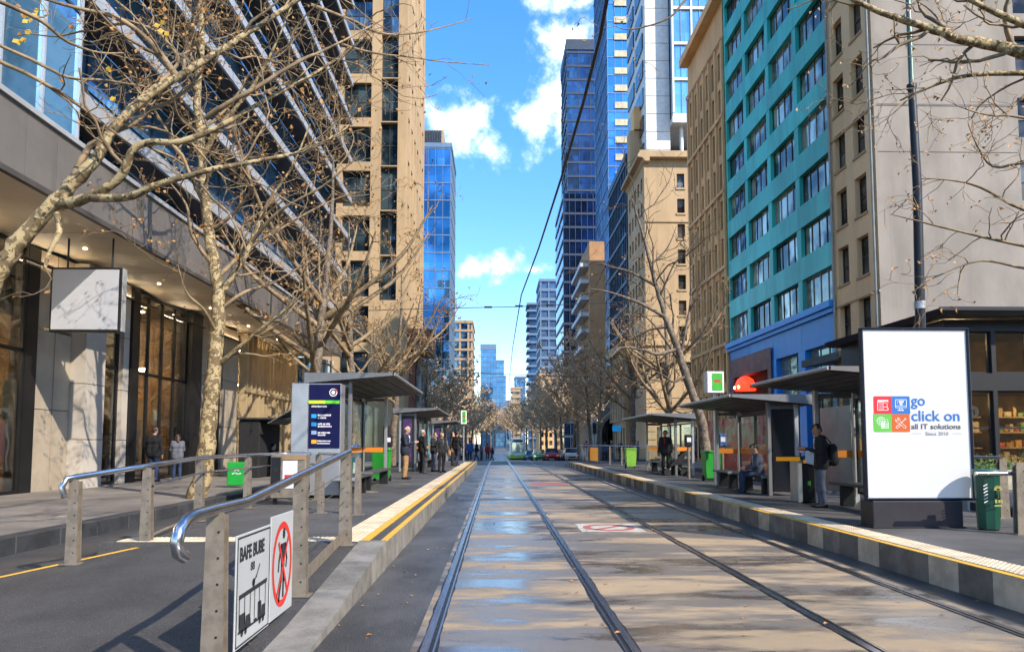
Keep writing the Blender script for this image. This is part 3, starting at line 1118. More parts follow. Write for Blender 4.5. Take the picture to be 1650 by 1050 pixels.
for k in range(5):
    box('awning_slat', m_frame, tb, XF - 0.02, XF + .5, 45.4 + k * .9, 46.1 + k * .9, 5.3, 5.55)
rl = thing('red_lantern', 'glowing red dome lantern hung in the brown shop entrance', 'lantern', (XF - .2, 49.6, 3.8))
prof = [(0.05, 6.2), (0.35, 6.15), (0.7, 5.95), (0.9, 5.6), (0.95, 5.2), (0.90, 5.17), (0.05, 5.17)]
obj('dome', MB().lathe([(r * .75, z) for r, z in prof[::-1]], XF - .1, 49.4, 20), M('red_lantern_glow', (0.75, 0.03, 0.01), 0.4, emit=1.1), rl)
for k in range(3):
    obj('bulb', MB().lathe([(0.02, 5.30), (0.07, 5.36), (0.07, 5.44), (0.02, 5.49)], XF - .72, 49.0 + k * .4, 10), EMIT('warm_bulb', (1, 0.72, 0.3), 7), rl)

# ---------------- sandstone block with the blank grey side wall (right, nearer)
sb = thing('stone_building', 'sandstone building with blank grey side wall beside the teal block', 'building', (XF, 33.8, 0), 'office buildings along the right side of the street')
ops = []
for k in range(11):
    v = 3.6 + 2.95 * k
    for (a, c) in ((34.55, 35.65), (32.65, 33.75)):
        ops.append((a, c, v, v + 1.9))
wl = MB()
wall(wl, 'R', XF, 31.8, 36.09, 0.1, 37.5, ops, 0.34)
m_beigel = M('lightened_sandstone', (0.88, 0.60, 0.32), 0.8, var=0.2, vs=0.35, bump=0.2, bs=12, st=(1, 1, 0.4), streak=.28)  # sandstone lightened to make up for shade on the street wall
obj('street_wall', wl, m_beigel, sb)
for k, (a, c, v0, v1) in enumerate(ops):
    window(sb, 'R', XF, a, c, v0, v1, 0.25, 1, 2, m_frame, g_dark, 0.07)
    box('sill', m_beige, sb, XF - .06, XF + .1, a - .06, c + .06, v0 - .12, v0 - .002)
for z in (8.4, 17.1, 26.0):
    box('string_course', m_beige, sb, XF - .05, XF - .001, 31.78, 36.08, z, z + .1)
wops = [(24.3, 25.6, 3.7 + 3.0 * k, 5.6 + 3.0 * k) for k in range(11)] + [(27.1, 28.4, 3.7 + 3.0 * k, 5.6 + 3.0 * k) for k in range(11)]
wl = MB()
wall(wl, 'F', 31.79, XF, 40, 0.1, 37.5, wops, 0.3)
obj('side_wall', wl, m_grey, sb)
for (a, c, v0, v1) in wops:
    window(sb, 'F', 31.79, a, c, v0, v1, 0.2, 1, 2, m_frame, g_dark, 0.07)
m_joint = M('joint_grey', (0.16, 0.15, 0.145), 0.9)  # dark grey of the wall and slab joints
for z in (14.95, 17.15, 20.1, 23.2, 26.2, 29.2):
    box('joint_strip', m_joint, sb, XF + .15, 24.2, 31.775, 31.785, z, z + (.10 if abs(z - 17.15) < .1 else .03))
box('core', m_interior, sb, XF + .4, 39.9, 32.2, 36.05, 0.1, 37.4)
box('parapet', m_beige, sb, XF - .1, 40, 31.7, 36.1, 37.51, 38.3)
for (yy, nm) in ((36.0, 'downpipe'), (31.95, 'downpipe')):
    obj(nm, MB().tube([(XF - .1, yy, .2), (XF - .1, yy, 37)], .07, 8), m_framel, sb)
aw = MB()
aw.hexa([(XF - 1.9, 32.0, 5.35), (XF - .07, 32.0, 5.5), (XF - 1.9, 36.0, 5.35), (XF - .07, 36.0, 5.5), (XF - 1.9, 32.0, 5.7), (XF - .07, 32.0, 5.95), (XF - 1.9, 36.0, 5.7), (XF - .07, 36.0, 5.95)])
obj('awning', aw, m_dark, sb)

# ---------------- long tan pilastered block past the teal one
pb_ = thing('stone_building', 'tan stone building with rows of narrow windows beyond the teal block', 'building', (XF, 58, 0), 'office buildings along the right side of the street')
ops = []
for k in range(10):
    v = 29.9 - 2.97 * k
    for j in range(6):
        u = 53.35 + j * 1.62
        ops.append((u, u + 1.0, v, v + 2.25))
wl = MB()
wall(wl, 'R', XF, 52.95, 63, -0.5, 36.6, ops, 0.42)
obj('street_wall', wl, m_tan, pb_)
for (a, c, v0, v1) in ops:
    window(pb_, 'R', XF, a, c, v0, v1, 0.33, 1, 2, m_frame, g_dark, 0.06)
for j in range(7):
    box('pilaster', m_tan, pb_, XF - .16, XF - .002, 53.0 + j * 1.62, 53.28 + j * 1.62, -0.5, 32.8)
for z in (32.9, 26.75, 20.8, 14.9, 9.0):
    box('string_course', m_tan, pb_, XF - .22, XF - .162, 52.97, 63, z - .12, z + .14)
box('cornice', m_tan, pb_, XF - .75, XF + .5, 52.9, 63.1, 35.9, 36.61)
box('core', m_tan, pb_, XF + .45, XF + 14, 52.98, 62.98, -1, 36.5)
for j in range(6):
    window(pb_, 'R', XF - .17, 53.35 + j * 1.62, 54.5 + j * 1.62, 0.2, 2.9, 0.0, 1, 1, m_frame, g_dark, 0.07)

# ---------------- old cream building across the side street
ob_ = thing('old_building', 'old cream corner building with cornice and small paired windows', 'building', (XF, 88, 0), 'office buildings along the right side of the street')
ops = [(21.4 + 2.45 * j, 22.3 + 2.45 * j, v, v + 1.75) for j in range(3) for v in [31.75 - 3.05 * k for k in range(7)]]
ops += [(18.6 + 3.2 * j, 20.1 + 3.2 * j, 9.0, 11.0) for j in range(3)] + [(18.6 + 3.2 * j, 20.4 + 3.2 * j, 0.0, 3.4) for j in range(3)]
ops = [q for q in ops]
wl = MB()
wall(wl, 'F', 82.5, XF, 32, -2, 35.2, ops, 0.35)
obj('front_wall', wl, m_beige2, ob_)
for (a, c, v0, v1) in ops:
    window(ob_, 'F', 82.5, a, c, v0, v1, 0.25, 2 if v1 - v0 > 1.8 else 1, 2, m_frame, g_dark, 0.08)
    box('sill', m_beige2, ob_, a - .12, c + .12, 82.38, 82.498, v0 - .2, v0 - .002)
sops = [(83.6 + 1.9 * j, 84.6 + 1.9 * j, 31.75 - 3.05 * k, 33.4 - 3.05 * k) for j in range(5) for k in range(7)]
wl = MB()
wall(wl, 'R', XF, 82.5, 93, -2, 35.2, sops, 0.4)
obj('street_wall', wl, m_beige2, ob_)
for (a, c, v0, v1) in sops:
    window(ob_, 'R', XF, a, c, v0, v1, 0.3, 1, 1, m_frame, g_dark, 0.08)
cb = MB()
cb.prism([(-.9, 0), (-.9, .35), (-.75, .45), (-.7, .8), (0.5, .8), (0.5, -.5), (-.05, -.5), (-.3, -.1)], 'y', 81.6, 93.1)
cb.v = [(x + XF, y, z + 35.2) for x, y, z in cb.v]
obj('cornice', cb, m_beige2, ob_)
box('cornice', m_beige2, ob_, XF + .5, 32, 81.6, 82.6, 35.2, 35.95)
box('string_course', m_beige2, ob_, XF - .25, 32, 82.2, 82.498, 12.9, 13.4)
box('string_course', m_beige2, ob_, XF - .25, XF - .002, 82.5, 93, 12.9, 13.4)
box('string_course', m_beige2, ob_, XF - .12, 32, 82.36, 82.497, 27.6, 27.85)
for z in [1 + i * .95 for i in range(12)]:
    box('rusticated_course', m_beige2, ob_, XF - .1, XF + 1.0, 82.40, 82.494, z, z + .86)
for i, z in enumerate([4.2, 5.5, 6.8]):
    box('rusticated_course', m_beige2, ob_, XF + 1.02, 31.9, 82.42, 82.496, z, z + 1.2)
box('core', m_beige2, ob_, XF + .5, 31.9, 83.1, 92.9, -2, 35.3)

# low ornate building
lo = thing('ornate_building', 'low golden ornate facade with tall columns past the cream corner building', 'building', (16.9, 97, 0))
ops = [(93.9 + j * 2.0, 95.0 + j * 2.0, v, v + h) for j in range(5) for (v, h) in ((0.0, 3.6), (5.0, 3.2), (9.4, 2.6))]
wl = MB()
wall(wl, 'R', 16.9, 93.1, 103.5, -2, 13.6, ops, 0.4)
obj('street_wall', wl, m_beige2, lo)
for (a, c, v0, v1) in ops:
    window(lo, 'R', 16.9, a, c, v0, v1, 0.3, 1, 2, m_frame, g_dark, 0.08)
for j in range(6):
    obj('column', MB().lathe([(.34, 4.4), (.34, 4.7), (.24, 4.8), (.2, 12.2), (.34, 12.4), (.34, 12.8)], 16.75, 93.45 + j * 2.0, 10), m_beige2, lo)
box('cornice', m_beige2, lo, 16.1, 18, 92.9, 103.7, 13.6, 14.7)
fw_ = MB()
wall(fw_, 'F', 93.09, 16.9, 17.45, -2, 13.6, [], .1)
obj('end_wall', fw_, m_beige2, lo)
box('core', m_beige2, lo, 17.5, 19.4, 93.3, 103.4, -2, 13.7)

# arch-fronted low building
ab = thing('arched_shopfront', 'grey low building with a wide dark arched entrance on the right', 'building', (16.8, 108, 0))
m_gst = M('grey_stone', (0.25, 0.24, 0.23), 0.7, var=0.3, vs=0.7, bump=0.2, bs=10)
b = MB()
arc = [(20.4, -2), (20.4, 3.2)] + [(17.9 + 2.5 * math.cos(a), 3.2 + 2.3 * math.sin(a)) for a in [i * math.pi / 10 for i in range(1, 10)]] + [(15.4, 3.2), (15.4, -2)]
b2_ = MB()
for (p, q) in zip(arc[:-1], arc[1:]):
    b2_.quad((p[0], 104, p[1]), (q[0], 104, q[1]), (q[0], 104.8, q[1]), (p[0], 104.8, p[1]))
top = 8.2
for (p, q) in zip(arc[1:-2], arc[2:-1]):
    b2_.quad((p[0], 104, p[1]), (p[0], 104, top), (q[0], 104, top), (q[0], 104, q[1]))
b2_.quad((15.4, 104, -2), (15.4, 104, top), (14.7, 104, top), (14.7, 104, -2))
b2_.quad((20.4, 104, -2), (24, 104, -2), (24, 104, top), (20.4, 104, top))
b2_.quad((14.7, 104, -2), (14.7, 104, top), (14.7, 117, top), (14.7, 117, -2))
b2_.quad((14.7, 104, top), (24, 104, top), (24, 117, top), (14.7, 117, top))
obj('arched_wall', b2_, m_gst, ab)
box('roof_sign_board', M('pale_board', (0.62, 0.45, 0.28), 0.7), ab, 15.5, 20.0, 103.9, 104.3, 8.3, 10.4)
box('back_glass', g_dark, ab, 15.2, 20.6, 105.6, 105.7, -2, 6)
for k in range(3):
    box('mullion', m_frame, ab, 16.3 + k * 1.5, 16.45 + k * 1.5, 105.4, 105.58, -2, 5.6)


# ---------------- towers farther off
def tower(name, label, x0, x1, y0, y1, z1, gm, fp, bp, fm, group=None, d=0.18, hb=0.5, wv=0.14, z0=-2, street='R', cap=None):
    t = thing(name, label, 'tower', ((x0 + x1) / 2, y0, 0), group)
    box('glass_wall', gm, t, x0, x1, y0, y1, z0, z1)
    sp, mu = MB(), MB()
    xs_plane = x0 if street == 'R' else x1
    so_ = 'R' if street == 'R' else 'L'
    z = max(z0, 4.0)
    while z < z1 + .1:
        if hb:
            sp.box(x0 - .001, x1, y0 - d, y0 - .001, z - hb / 2, z + hb / 2)
            sp.box(*PB(so_, xs_plane, y0 - d, y1, z - hb / 2, z + hb / 2, -d, -.001))
        z += fp
    x = x0
    while bp and x < x1 + .01:
        mu.box(x - wv / 2, x + wv / 2, y0 - d * .8, y0 - .002, z0, z1)
        x += bp
    y = y0
    while bp and y < y1 + .01:
        mu.box(*PB(so_, xs_plane, y - wv / 2, y + wv / 2, z0, z1, -d * .8, -.002))
        y += bp
    if hb:
        obj('floor_bands', sp, fm, t, kind='stuff')
    if bp:
        obj('mullions', mu, fm, t, kind='stuff')
    box('roof_edge', fm, t, x0 - d - .1, x1 + d + .1, y0 - d - .1, y1 + d, z1 + .02, z1 + (cap or 1.0))
    return t


m_tfr = M('tower_frame_blue', (0.16, 0.24, 0.36), 0.5, 0.4, var=0.2)
m_tfd = M('tower_frame_dark', (0.05, 0.07, 0.11), 0.5, 0.4, var=0.2)
m_tfw = M('tower_frame_white', (0.62, 0.62, 0.62), 0.55, 0.1, var=0.15, rnd=0.05)
m_tft = M('tower_frame_tan', (0.42, 0.30, 0.19), 0.7, 0, var=0.2)
# bright blue glass tower
t2 = tower('glass_tower', 'bright blue mirrored tower rising out of the picture, right of the dark one', 22.5, 34, 140, 159, 128, TGLASS('bright_blue_curtain', (0.13, 0.42, 0.80), 1.5, 1.9, metal=0.8, tilt=0.03), 3.8, 1.5, m_tfr, 'glass towers on the right', d=0.12, hb=0.22, wv=0.1)
for k in range(28):
    box('gold_band', M('gold_glass', (0.78, 0.62, 0.36), 0.3, 0.4, var=0.3), t2, 23.9, 28.4, 139.72, 139.86, 26 + k * 3.6, 27.3 + k * 3.6)
# navy tower
t1 = tower('glass_tower', 'tall dark navy glass tower with flat top in mid distance', 19.3, 30, 190, 207, 110, TGLASS('navy_curtain', (0.09, 0.17, 0.26), 1.6, 2.0, metal=0.85, tilt=0.03, tint2=(0.14, 0.25, 0.37)), 3.9, 3.2, m_tfd, 'glass towers on the right', d=0.15, hb=0.6, wv=0.12, cap=3.0)
t1b = MB()
t1b.box(17.6, 30, 186, 209, -2, 68)
obj('lower_tier', t1b, TGLASS('navy_dark_curtain', (0.025, 0.055, 0.12), 1.6, 2.0, metal=0.8, tilt=0.03), t1)
sp = MB()
for k in range(18):
    sp.box(17.5, 30, 185.8, 185.99, 3 + k * 3.7, 3.6 + k * 3.7)
    sp.box(17.4, 17.59, 185.8, 209, 3 + k * 3.7, 3.6 + k * 3.7)
for k in range(10):
    sp.box(17.6 + k * 1.6, 17.75 + k * 1.6, 185.75, 185.98, -2, 68)
obj('tier_bands', sp, m_tfd, t1, kind='stuff')
# dark street-side block and its stair tower
dk = tower('dark_glass_block', 'dark glazed block behind the golden ornate facade', 19.5, 30, 104.5, 121, 44, TGLASS('black_curtain', (0.035, 0.05, 0.08), 1.5, 1.9, metal=0.7, tilt=0.03), 3.6, 1.5, m_tfd, None, d=0.15, hb=0.5)
box('stair_tower', m_beige2, dk, 19.6, 22.4, 102.0, 104.3, 0, 47.5)
box('stair_tower_cap', m_tan, dk, 20.2, 22.4, 101.6, 104.4, 47.6, 51)
# white tower with hung glass box
wt = thing('white_tower', 'white slab tower with blue glass bays above the cream corner building', 'tower', (24, 98, 0), 'glass towers on the right')
box('slab', m_tfw, wt, 21.2, 24.6, 98.02, 112, 0, 75)
for k in range(18):
    box('slab_joint', m_joint, wt, 21.2, 24.6, 97.99, 98.015, 30 + k * 2.6, 30.05 + k * 2.6)
for k in range(10):
    box('side_window', g_dark, wt, 21.02, 21.19, 99.5, 104.5, 34 + k * 4.1, 36.4 + k * 4.1)
    box('side_window', g_dark, wt, 21.02, 21.19, 106, 111, 34 + k * 4.1, 36.4 + k * 4.1)
box('glass_core', TGLASS('sky_curtain', (0.42, 0.70, 0.98), 1.4, 1.8, metal=0.85, tilt=0.02), wt, 24.7, 33, 96.6, 110, 47.2, 75)
box('soffit', m_tfw, wt, 24.55, 33, 96.3, 110, 46.2, 47.1)
for k in range(8):
    box('white_band', m_tfw, wt, 24.6, 33, 96.3, 96.59, 47.1 + k * 5.2, 47.5 + k * 5.2)
for k in range(4):
    box('white_post', m_tfw, wt, 24.6 + k * 2.7, 24.85 + k * 2.7, 96.25, 96.58, 47.6, 75)
    box('glazing_bar', m_tfr, wt, 25.9 + k * 2.7, 26.0 + k * 2.7, 96.45, 96.58, 47.6, 75)
obj('roof_post', MB().tube([(26.2, 98, 35), (26.2, 98, 46.3)], 0.28, 10), m_tfw, wt)
box('terrace_glass', g_blue, wt, 24.7, 33, 94, 94.1, 36, 37.4)
# brown slab with balconies
bs_ = thing('balcony_slab', 'narrow orange-brown slab block with balconies above the street trees', 'building', (18, 130, 0))
box('slab_wall', M('orange_render', (0.46, 0.25, 0.12), 0.8, var=0.2, vs=0.4), bs_, 17.2, 20.0, 130, 148, -2, 38.9)
for k in range(10):
    box('balcony', m_tfw, bs_, 15.6, 17.18, 131, 147, 6.5 + k * 3.1, 7.2 + k * 3.1)
    box('balcony_shade', m_tft, bs_, 15.9, 17.17, 133, 139, 7.21 + k * 3.1, 8.2 + k * 3.1)
# beige mid-distance block
bb_ = thing('beige_block', 'small beige block with signboard wall among the far right trees', 'building', (15, 230, 0))
box('wall', m_tan, bb_, 13.8, 18.5, 230, 250, -2, 24)
box('painted_panel', m_beige2, bb_, 14.2, 18.0, 229.8, 229.99, 14, 23)
for k in range(5):
    for j in range(3):
        box('window', g_dark, bb_, 14.3 + j * 1.4, 15.2 + j * 1.4, 229.9, 229.99, 1.0 + k * 2.6, 2.4 + k * 2.6)
tower('glass_tower', 'pale blue gridded tower left of the navy tower', 16.2, 24, 260, 280, 61, TGLASS('grid_curtain', (0.22, 0.36, 0.55), 2.0, 2.6, metal=0.7, tilt=0.03), 3.6, 3.0, m_tfr, 'glass towers on the right', d=0.5, hb=1.1, wv=0.5)
tower('glass_tower', 'slim dark balconied tower in the far right skyline', 15.2, 21, 330, 345, 66, TGLASS('slim_curtain', (0.10, 0.18, 0.28), 2.0, 2.6, metal=0.7), 3.7, 0, m_tfr, 'glass towers on the right', d=1.0, hb=0.9)
tower('glass_tower', 'small blue tower low in the far right skyline', 11.2, 17, 420, 440, 40, TGLASS('far_blue_curtain', (0.16, 0.36, 0.62), 2.0, 3, metal=0.7), 3.8, 2.6, m_tfr, 'glass towers on the right', d=0.3, hb=0.6)
cw = tower('cream_tower', 'small cream balconied block low at the street end', 8.6, 12.8, 380, 395, 30.5, TGLASS('cream_curtain', (0.30, 0.24, 0.18), 2, 2.6, metal=0.4), 3.2, 0, m_tft, None, d=0.9, hb=1.4)
tower('far_block', 'broad flat-topped blue block closing the street end', 5.0, 17, 620, 650, 38, TGLASS('end_blue_curtain', (0.10, 0.26, 0.46), 3, 3, metal=0.5), 4.0, 3, m_tfr, 'far glass towers at the street end', d=0.4, hb=0.7)
# left skyline
tl = tower('glass_tower', 'blue glass tower with ribbed crown behind the left sandstone tower', -18, -9.9, 150, 166, 65, TGLASS('left_blue_curtain', (0.12, 0.40, 0.72), 1.6, 1.9, metal=0.85, tilt=0.05, tint2=(0.03, 0.12, 0.24)), 3.8, 1.6, m_tfr, 'glass towers on the left', d=0.14, hb=0.25, wv=0.1, street='L')
box('crown', m_tft, tl, -17, -11.6, 151, 164, 66, 69.3)
for k in range(14):
    box('crown_rib', m_tfd, tl, -16.9 + k * .36, -16.72 + k * .36, 150.7, 150.98, 66.1, 69.2)
ta = tower('apartment_block', 'tan apartment block with recessed balconies behind the left street trees', -22, -9.2, 252, 275, 44, g_tint, 3.4, 3.0, m_tft, None, d=0.8, hb=0.8, wv=0.7, street='L')
tower('glass_tower', 'far blue tower with stepped brown crown at the street end', -11.5, -0.6, 520, 540, 70, TGLASS('far_left_curtain', (0.08, 0.22, 0.42), 2.5, 2.6, metal=0.5), 3.8, 2.4, m_tfr, 'far glass towers at the street end', d=0.3, hb=0.5, street='L', cap=4)
tower('glass_tower', 'far blue tower with white edge, rightmost of the street-end pair', -5, 5.6, 560, 580, 66, TGLASS('far_left_curtain2', (0.10, 0.27, 0.50), 2.5, 2.6, metal=0.5), 3.8, 2.4, m_tfr, 'far glass towers at the street end', d=0.3, hb=0.5, street='L')
tower('glass_tower', 'low far blue slab in front of the street-end towers', -2.5, 6.5, 510, 515, 49, TGLASS('far_left_curtain3', (0.07, 0.20, 0.40), 2.5, 2.6, metal=0.5), 3.8, 2.4, m_tfr, 'far glass towers at the street end', d=0.3, hb=0.5, street='L')

# ---------------- left sandstone tower
lt = thing('stone_tower', 'tall sandstone tower with dark glass bays on the left corner', 'tower', (-10.8, 60, 0))
YT, XL0, XL1 = 60.0, -15.5, -7.8
ops = []
for k in range(15):
    v = 2.2 + 3.9 * k
    ops.append((-13.25, -10.85, v, v + 3.1))
    if k >= 3:
        ops.append((-10.0, -8.55, v - .3, v + 3.5))
wl = MB()
wall(wl, 'F', YT, XL0, XL1, -2, 62, ops, 0.5)
obj('front_wall', wl, m_beige, lt)
for (a, c, v0, v1) in ops:
    window(lt, 'F', YT, a, c, v0, v1, 0.4, 2, 2, m_frame, g_tint, 0.08)
sops = [(61.3 + 2.3 * j, 62.4 + 2.3 * j, 12.2 + 3.9 * k, 14.6 + 3.9 * k) for j in range(6) for k in range(12)]
wl = MB()
wall(wl, 'L', XL1, 60, 75, -2, 62, sops, 0.45)
obj('street_wall', wl, m_beige, lt)
for (a, c, v0, v1) in sops:
    window(lt, 'L', XL1, a, c, v0, v1, 0.35, 1, 1, m_frame, g_dark, 0.08)
for k in range(9):
    for j, (a, c) in enumerate(((-10.8, -9.3), (-9.28, -7.81))):
        if k < 6:
            box('stone_panel', m_beige, lt, a + .01, c - .01, YT - .05, YT - .003, -1 + k * 2.0 + .01, 1 + k * 2.0 - .01)
box('core', m_interior, lt, XL0 + .1, XL1 - .55, 60.6, 74.9, -2, 61.9)
box('end_wall', m_beige, lt, XL0, XL1 - .5, 74.92, 75, -2, 62)
# canopy building beyond it
cn = thing('canopy_building', 'red-brown building with a projecting boxed canopy behind the left shelter', 'building', (-7.5, 70, 0))
m_rb = M('red_brown_cladding', (0.26, 0.09, 0.06), 0.6, var=0.3, vs=1.0)
box('canopy', m_rb, cn, -7.75, -5.9, 62, 69, 9.9, 11.5)
box('canopy_soffit', M('canopy_cream', (0.50, 0.36, 0.20), 0.6), cn, -7.75, -5.95, 62.05, 69, 9.7, 9.89)
box('canopy_edge', m_tfw, cn, -5.95, -5.7, 62, 69.1, 11.45, 11.7)
box('wall', m_rb, cn, -7.78, -7.3, 63.5, 74, -1, 9.68)
for k in range(4):
    box('door_leaf', g_dark, cn, -7.28, -7.2, 64.2 + k * 2.4, 65.9 + k * 2.4, -1, 8.6)
    box('white_pilaster', m_tfw, cn, -7.28, -7.0, 66.0 + k * 2.4, 66.4 + k * 2.4, -1, 9.6)

# ---------------- left podium building with canopy, shopfront and ledged glass tower
XP, XC = -12.2, -9.4
lb = thing('podium_building', 'glass office building with grey canopy, shopfronts and ledged upper floors on the left', 'building', (XP, 24, 0.2))
m_stone = M('warm_grey_stone', (0.40, 0.33, 0.245), 0.6, var=0.2, vs=0.9, rnd=0.08, bump=0.1, bs=14)
m_stonel = M('pale_grey_stone', (0.48, 0.43, 0.37), 0.65, var=0.18, vs=0.9, rnd=0.08, bump=0.1, bs=14)
m_fasc = M('zinc_fascia', (0.20, 0.175, 0.155), 0.5, 0.35, var=0.15, vs=0.8, rnd=0.07, streak=.4)
m_soff = M('champagne_soffit', (0.78, 0.66, 0.48), 0.45, 0.0, var=0.12, vs=0.7)
m_blackf = M('black_frame', (0.013, 0.013, 0.014), 0.4, 0.2, var=0.3)
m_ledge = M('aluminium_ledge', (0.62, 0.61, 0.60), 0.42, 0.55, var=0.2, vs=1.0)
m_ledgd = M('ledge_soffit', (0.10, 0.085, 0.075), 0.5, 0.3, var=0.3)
g_shop = CLEAR('shop_glass', (0.72, 0.70, 0.64), 0.10, 0.3)
FZ, ST = 0.22, 6.68


def glazing(y0, y1, n, zt=3.9, name='shop_window'):
    fwid = 0.09
    o = window(lb, 'L', XP, y0, y1, FZ, ST - .02, 0.0, n, 2, m_blackf, g_shop, fwid, name, transom=zt - FZ)
    return o


glazing(7.0, 12.4, 3)
glazing(12.5, 18.6, 4)
box('pier', m_blackf, lb, XP - .4, XP + .0, 18.62, 19.1, FZ, ST)
for k, (a, c) in enumerate(((19.12, 19.85), (19.87, 20.6))):
    for (z0, z1) in ((FZ, 2.4), (2.42, 4.55), (4.62, ST)):
        box('stone_panel', m_stone, lb, XP - .3, XP - .02 + .02 * k, a, c, z0, z1)
for (z0, z1) in ((FZ, 1.6), (1.62, 3.2), (3.22, 4.9), (4.92, ST)):
    box('column_block', m_stonel, lb, XP - .35, XP + .42, 20.62, 21.65, z0, z1)
    box('column_block', m_stonel, lb, XP - .35, XP + .12, 23.25, 23.6, z0, z1)
glazing(21.7, 23.2, 1)
box('pier', m_blackf, lb, XP - .3, XP + .2, 23.62, 24.1, FZ, ST)
glazing(24.12, 28.2, 4)
box('pier', m_blackf, lb, XP - .4, XP + .2, 28.22, 29.2, FZ, ST)
for (z0, z1) in ((FZ, 2.2), (2.22, 4.3), (4.32, ST)):
    box('stone_panel', m_stone, lb, XP - .3, XP + .1, 29.22, 30.2, z0, z1)
    box('stone_panel', m_stone, lb, XP - .3, XP + .1, 31.72, 33.55, z0, z1)
glazing(30.22, 31.7, 1)
# colonnade of vertical fins
m_fin = M('bronze_fin', (0.50, 0.38, 0.22), 0.45, 0.3, var=0.15, rnd=0.08)
glazing(33.6, 42.3, 6)
for k in range(15):
    yy = 33.7 + k * 0.6
    box('fin', m_fin, lb, XP + .11, XP + .48, yy, yy + .14, FZ, ST)
box('fin_rail', m_fin, lb, XP + .49, XP + .54, 33.6, 42.3, 3.9, 4.05)
box('end_wall', m_stonel, lb, XP - 6, XP + .1, 42.35, 43, FZ, 8)
# curved pale end bay
b = MB()
for k in range(10):
    a0, a1 = math.pi / 2 * k / 10, math.pi / 2 * (k + 1) / 10
    f = lambda a, z: (XP + 1.8 * math.sin(a), 43.1 + 2.2 * (1 - math.cos(a)) + 0.0, z)
    b.quad(f(a0, FZ), f(a1, FZ), f(a1, ST), f(a0, ST))
obj('curved_bay', b, g_tint, lb)
for k in range(6):
    a = math.pi / 2 * k / 5
    box('bay_mullion', m_tfw, lb, XP + 1.8 * math.sin(a) - .06, XP + 1.8 * math.sin(a) + .06, 43.0 + 2.2 * (1 - math.cos(a)), 43.14 + 2.2 * (1 - math.cos(a)), FZ, ST)
# interior seen through the glass
m_iw = M('interior_wall', (0.36, 0.24, 0.13), 0.8, var=0.4, vs=0.6)
m_if = M('interior_floor', (0.12, 0.095, 0.07), 0.35, var=0.3, vs=0.8)
box('interior_back', m_iw, lb, XP - 6.2, XP - 6.0, 6, 43, FZ, ST)
box('interior_floor', m_if, lb, XP - 6, XP - .1, 6, 43, FZ - .1, FZ + .02)
box('interior_ceiling', m_iw, lb, XP - 6, XP - .12, 6, 43, ST - .15, ST)
for y in (6.2, 18.9, 23.9, 28.7, 33.4):
    box('interior_partition', m_iw, lb, XP - 6, XP - .45, y, y + .2, FZ, ST - .2)
for k, (ya, yb) in enumerate(((7, 18), (24.4, 28.2), (30, 33), (34.5, 42))):
    yy = ya
    while yy < yb - .6:
        for xx in (XP - 4.2, XP - 1.8):
            box('ceiling_light', EMIT('ceiling_panel_glow', (1, 0.78, 0.52), 30.0), lb, xx, xx + .5, yy, yy + .9, ST - .19, ST - .155)
        yy += 2.1
# folded soffit panels
for k in range(9):
    ya, yb = 5.0 + k * 4.2, 5.0 + (k + 1) * 4.2 - .02
    z = ST
    d = 0.16
    b = MB()
    ym = ya + 2.9
    b.quad((XP - .1, ya, z), (XP - .1, ym, z + d), (XC + .02, ym, z + .03), (XC + .02, ya, z + .03))
    b.quad((XP - .1, ym, z + d), (XP - .1, yb, z), (XC + .02, yb, z + .03), (XC + .02, ym, z + .03))
    obj('soffit_panel', b, m_soff, lb)
    for q in (1.4,):
        o = obj('downlight', MB().lathe([(.05, z - .012), (.05, z + .05)], XP + 1.2, ya + q, 8), EMIT('downlight_glow', (1, 0.72, 0.36), 5.0), lb)
for k in range(9):
    box('cove_light', EMIT('cove_glow', (1, 0.80, 0.55), 6.0), lb, XP + .12, XP + .17, 5.6 + k * 4.2, 8.3 + k * 4.2, ST - .42, ST - .40)
    box('cove_tray', m_ledgd, lb, XP + .10, XP + .24, 5.5 + k * 4.2, 8.4 + k * 4.2, ST - .47, ST - .425)
for k in range(38):
    ya = 5.0 + k * 1.0
    box('fascia_panel', m_fasc, lb, XC, XC + .05, ya + .006, ya + .994, 6.78, 8.1)
box('fascia_back', m_blackf, lb, XC - .3, XC - .01, 5, 43, 6.8, 8.08)
box('fascia_lip', m_ledgd, lb, XC - .05, XC + .07, 5, 43, 6.66, 6.775)
box('coping', m_ledge, lb, XC - .35, XC + .12, 5, 43.1, 8.11, 8.22)
box('canopy_roof', m_ledgd, lb, XP - 4, XC - .36, 5, 43, 7.9, 8.05)
# near glass box
for i in range(9):
    for k in range(11):
        box('curtain_pane', g_blue, lb, XC - .40, XC - .37, 4.6 + i * 1.3 + .03, 4.6 + (i + 1) * 1.3 - .03, 8.24 + k * 3.3 + .04, 8.24 + (k + 1) * 3.3 - .04)
for i in range(10):
    box('curtain_mullion', m_ledge, lb, XC - .45, XC - .30, 4.6 + i * 1.3 - .028, 4.6 + i * 1.3 + .028, 8.23, 44.5)
for k in range(12):
    box('curtain_transom', m_tfd, lb, XC - .44, XC - .34, 4.63, 16.27, 8.24 + k * 3.3 - .036, 8.24 + k * 3.3 + .036)
box('glass_box_core', m_interior, lb, XP - 8, XC - .46, 4.5, 16.28, 8.1, 44.6)
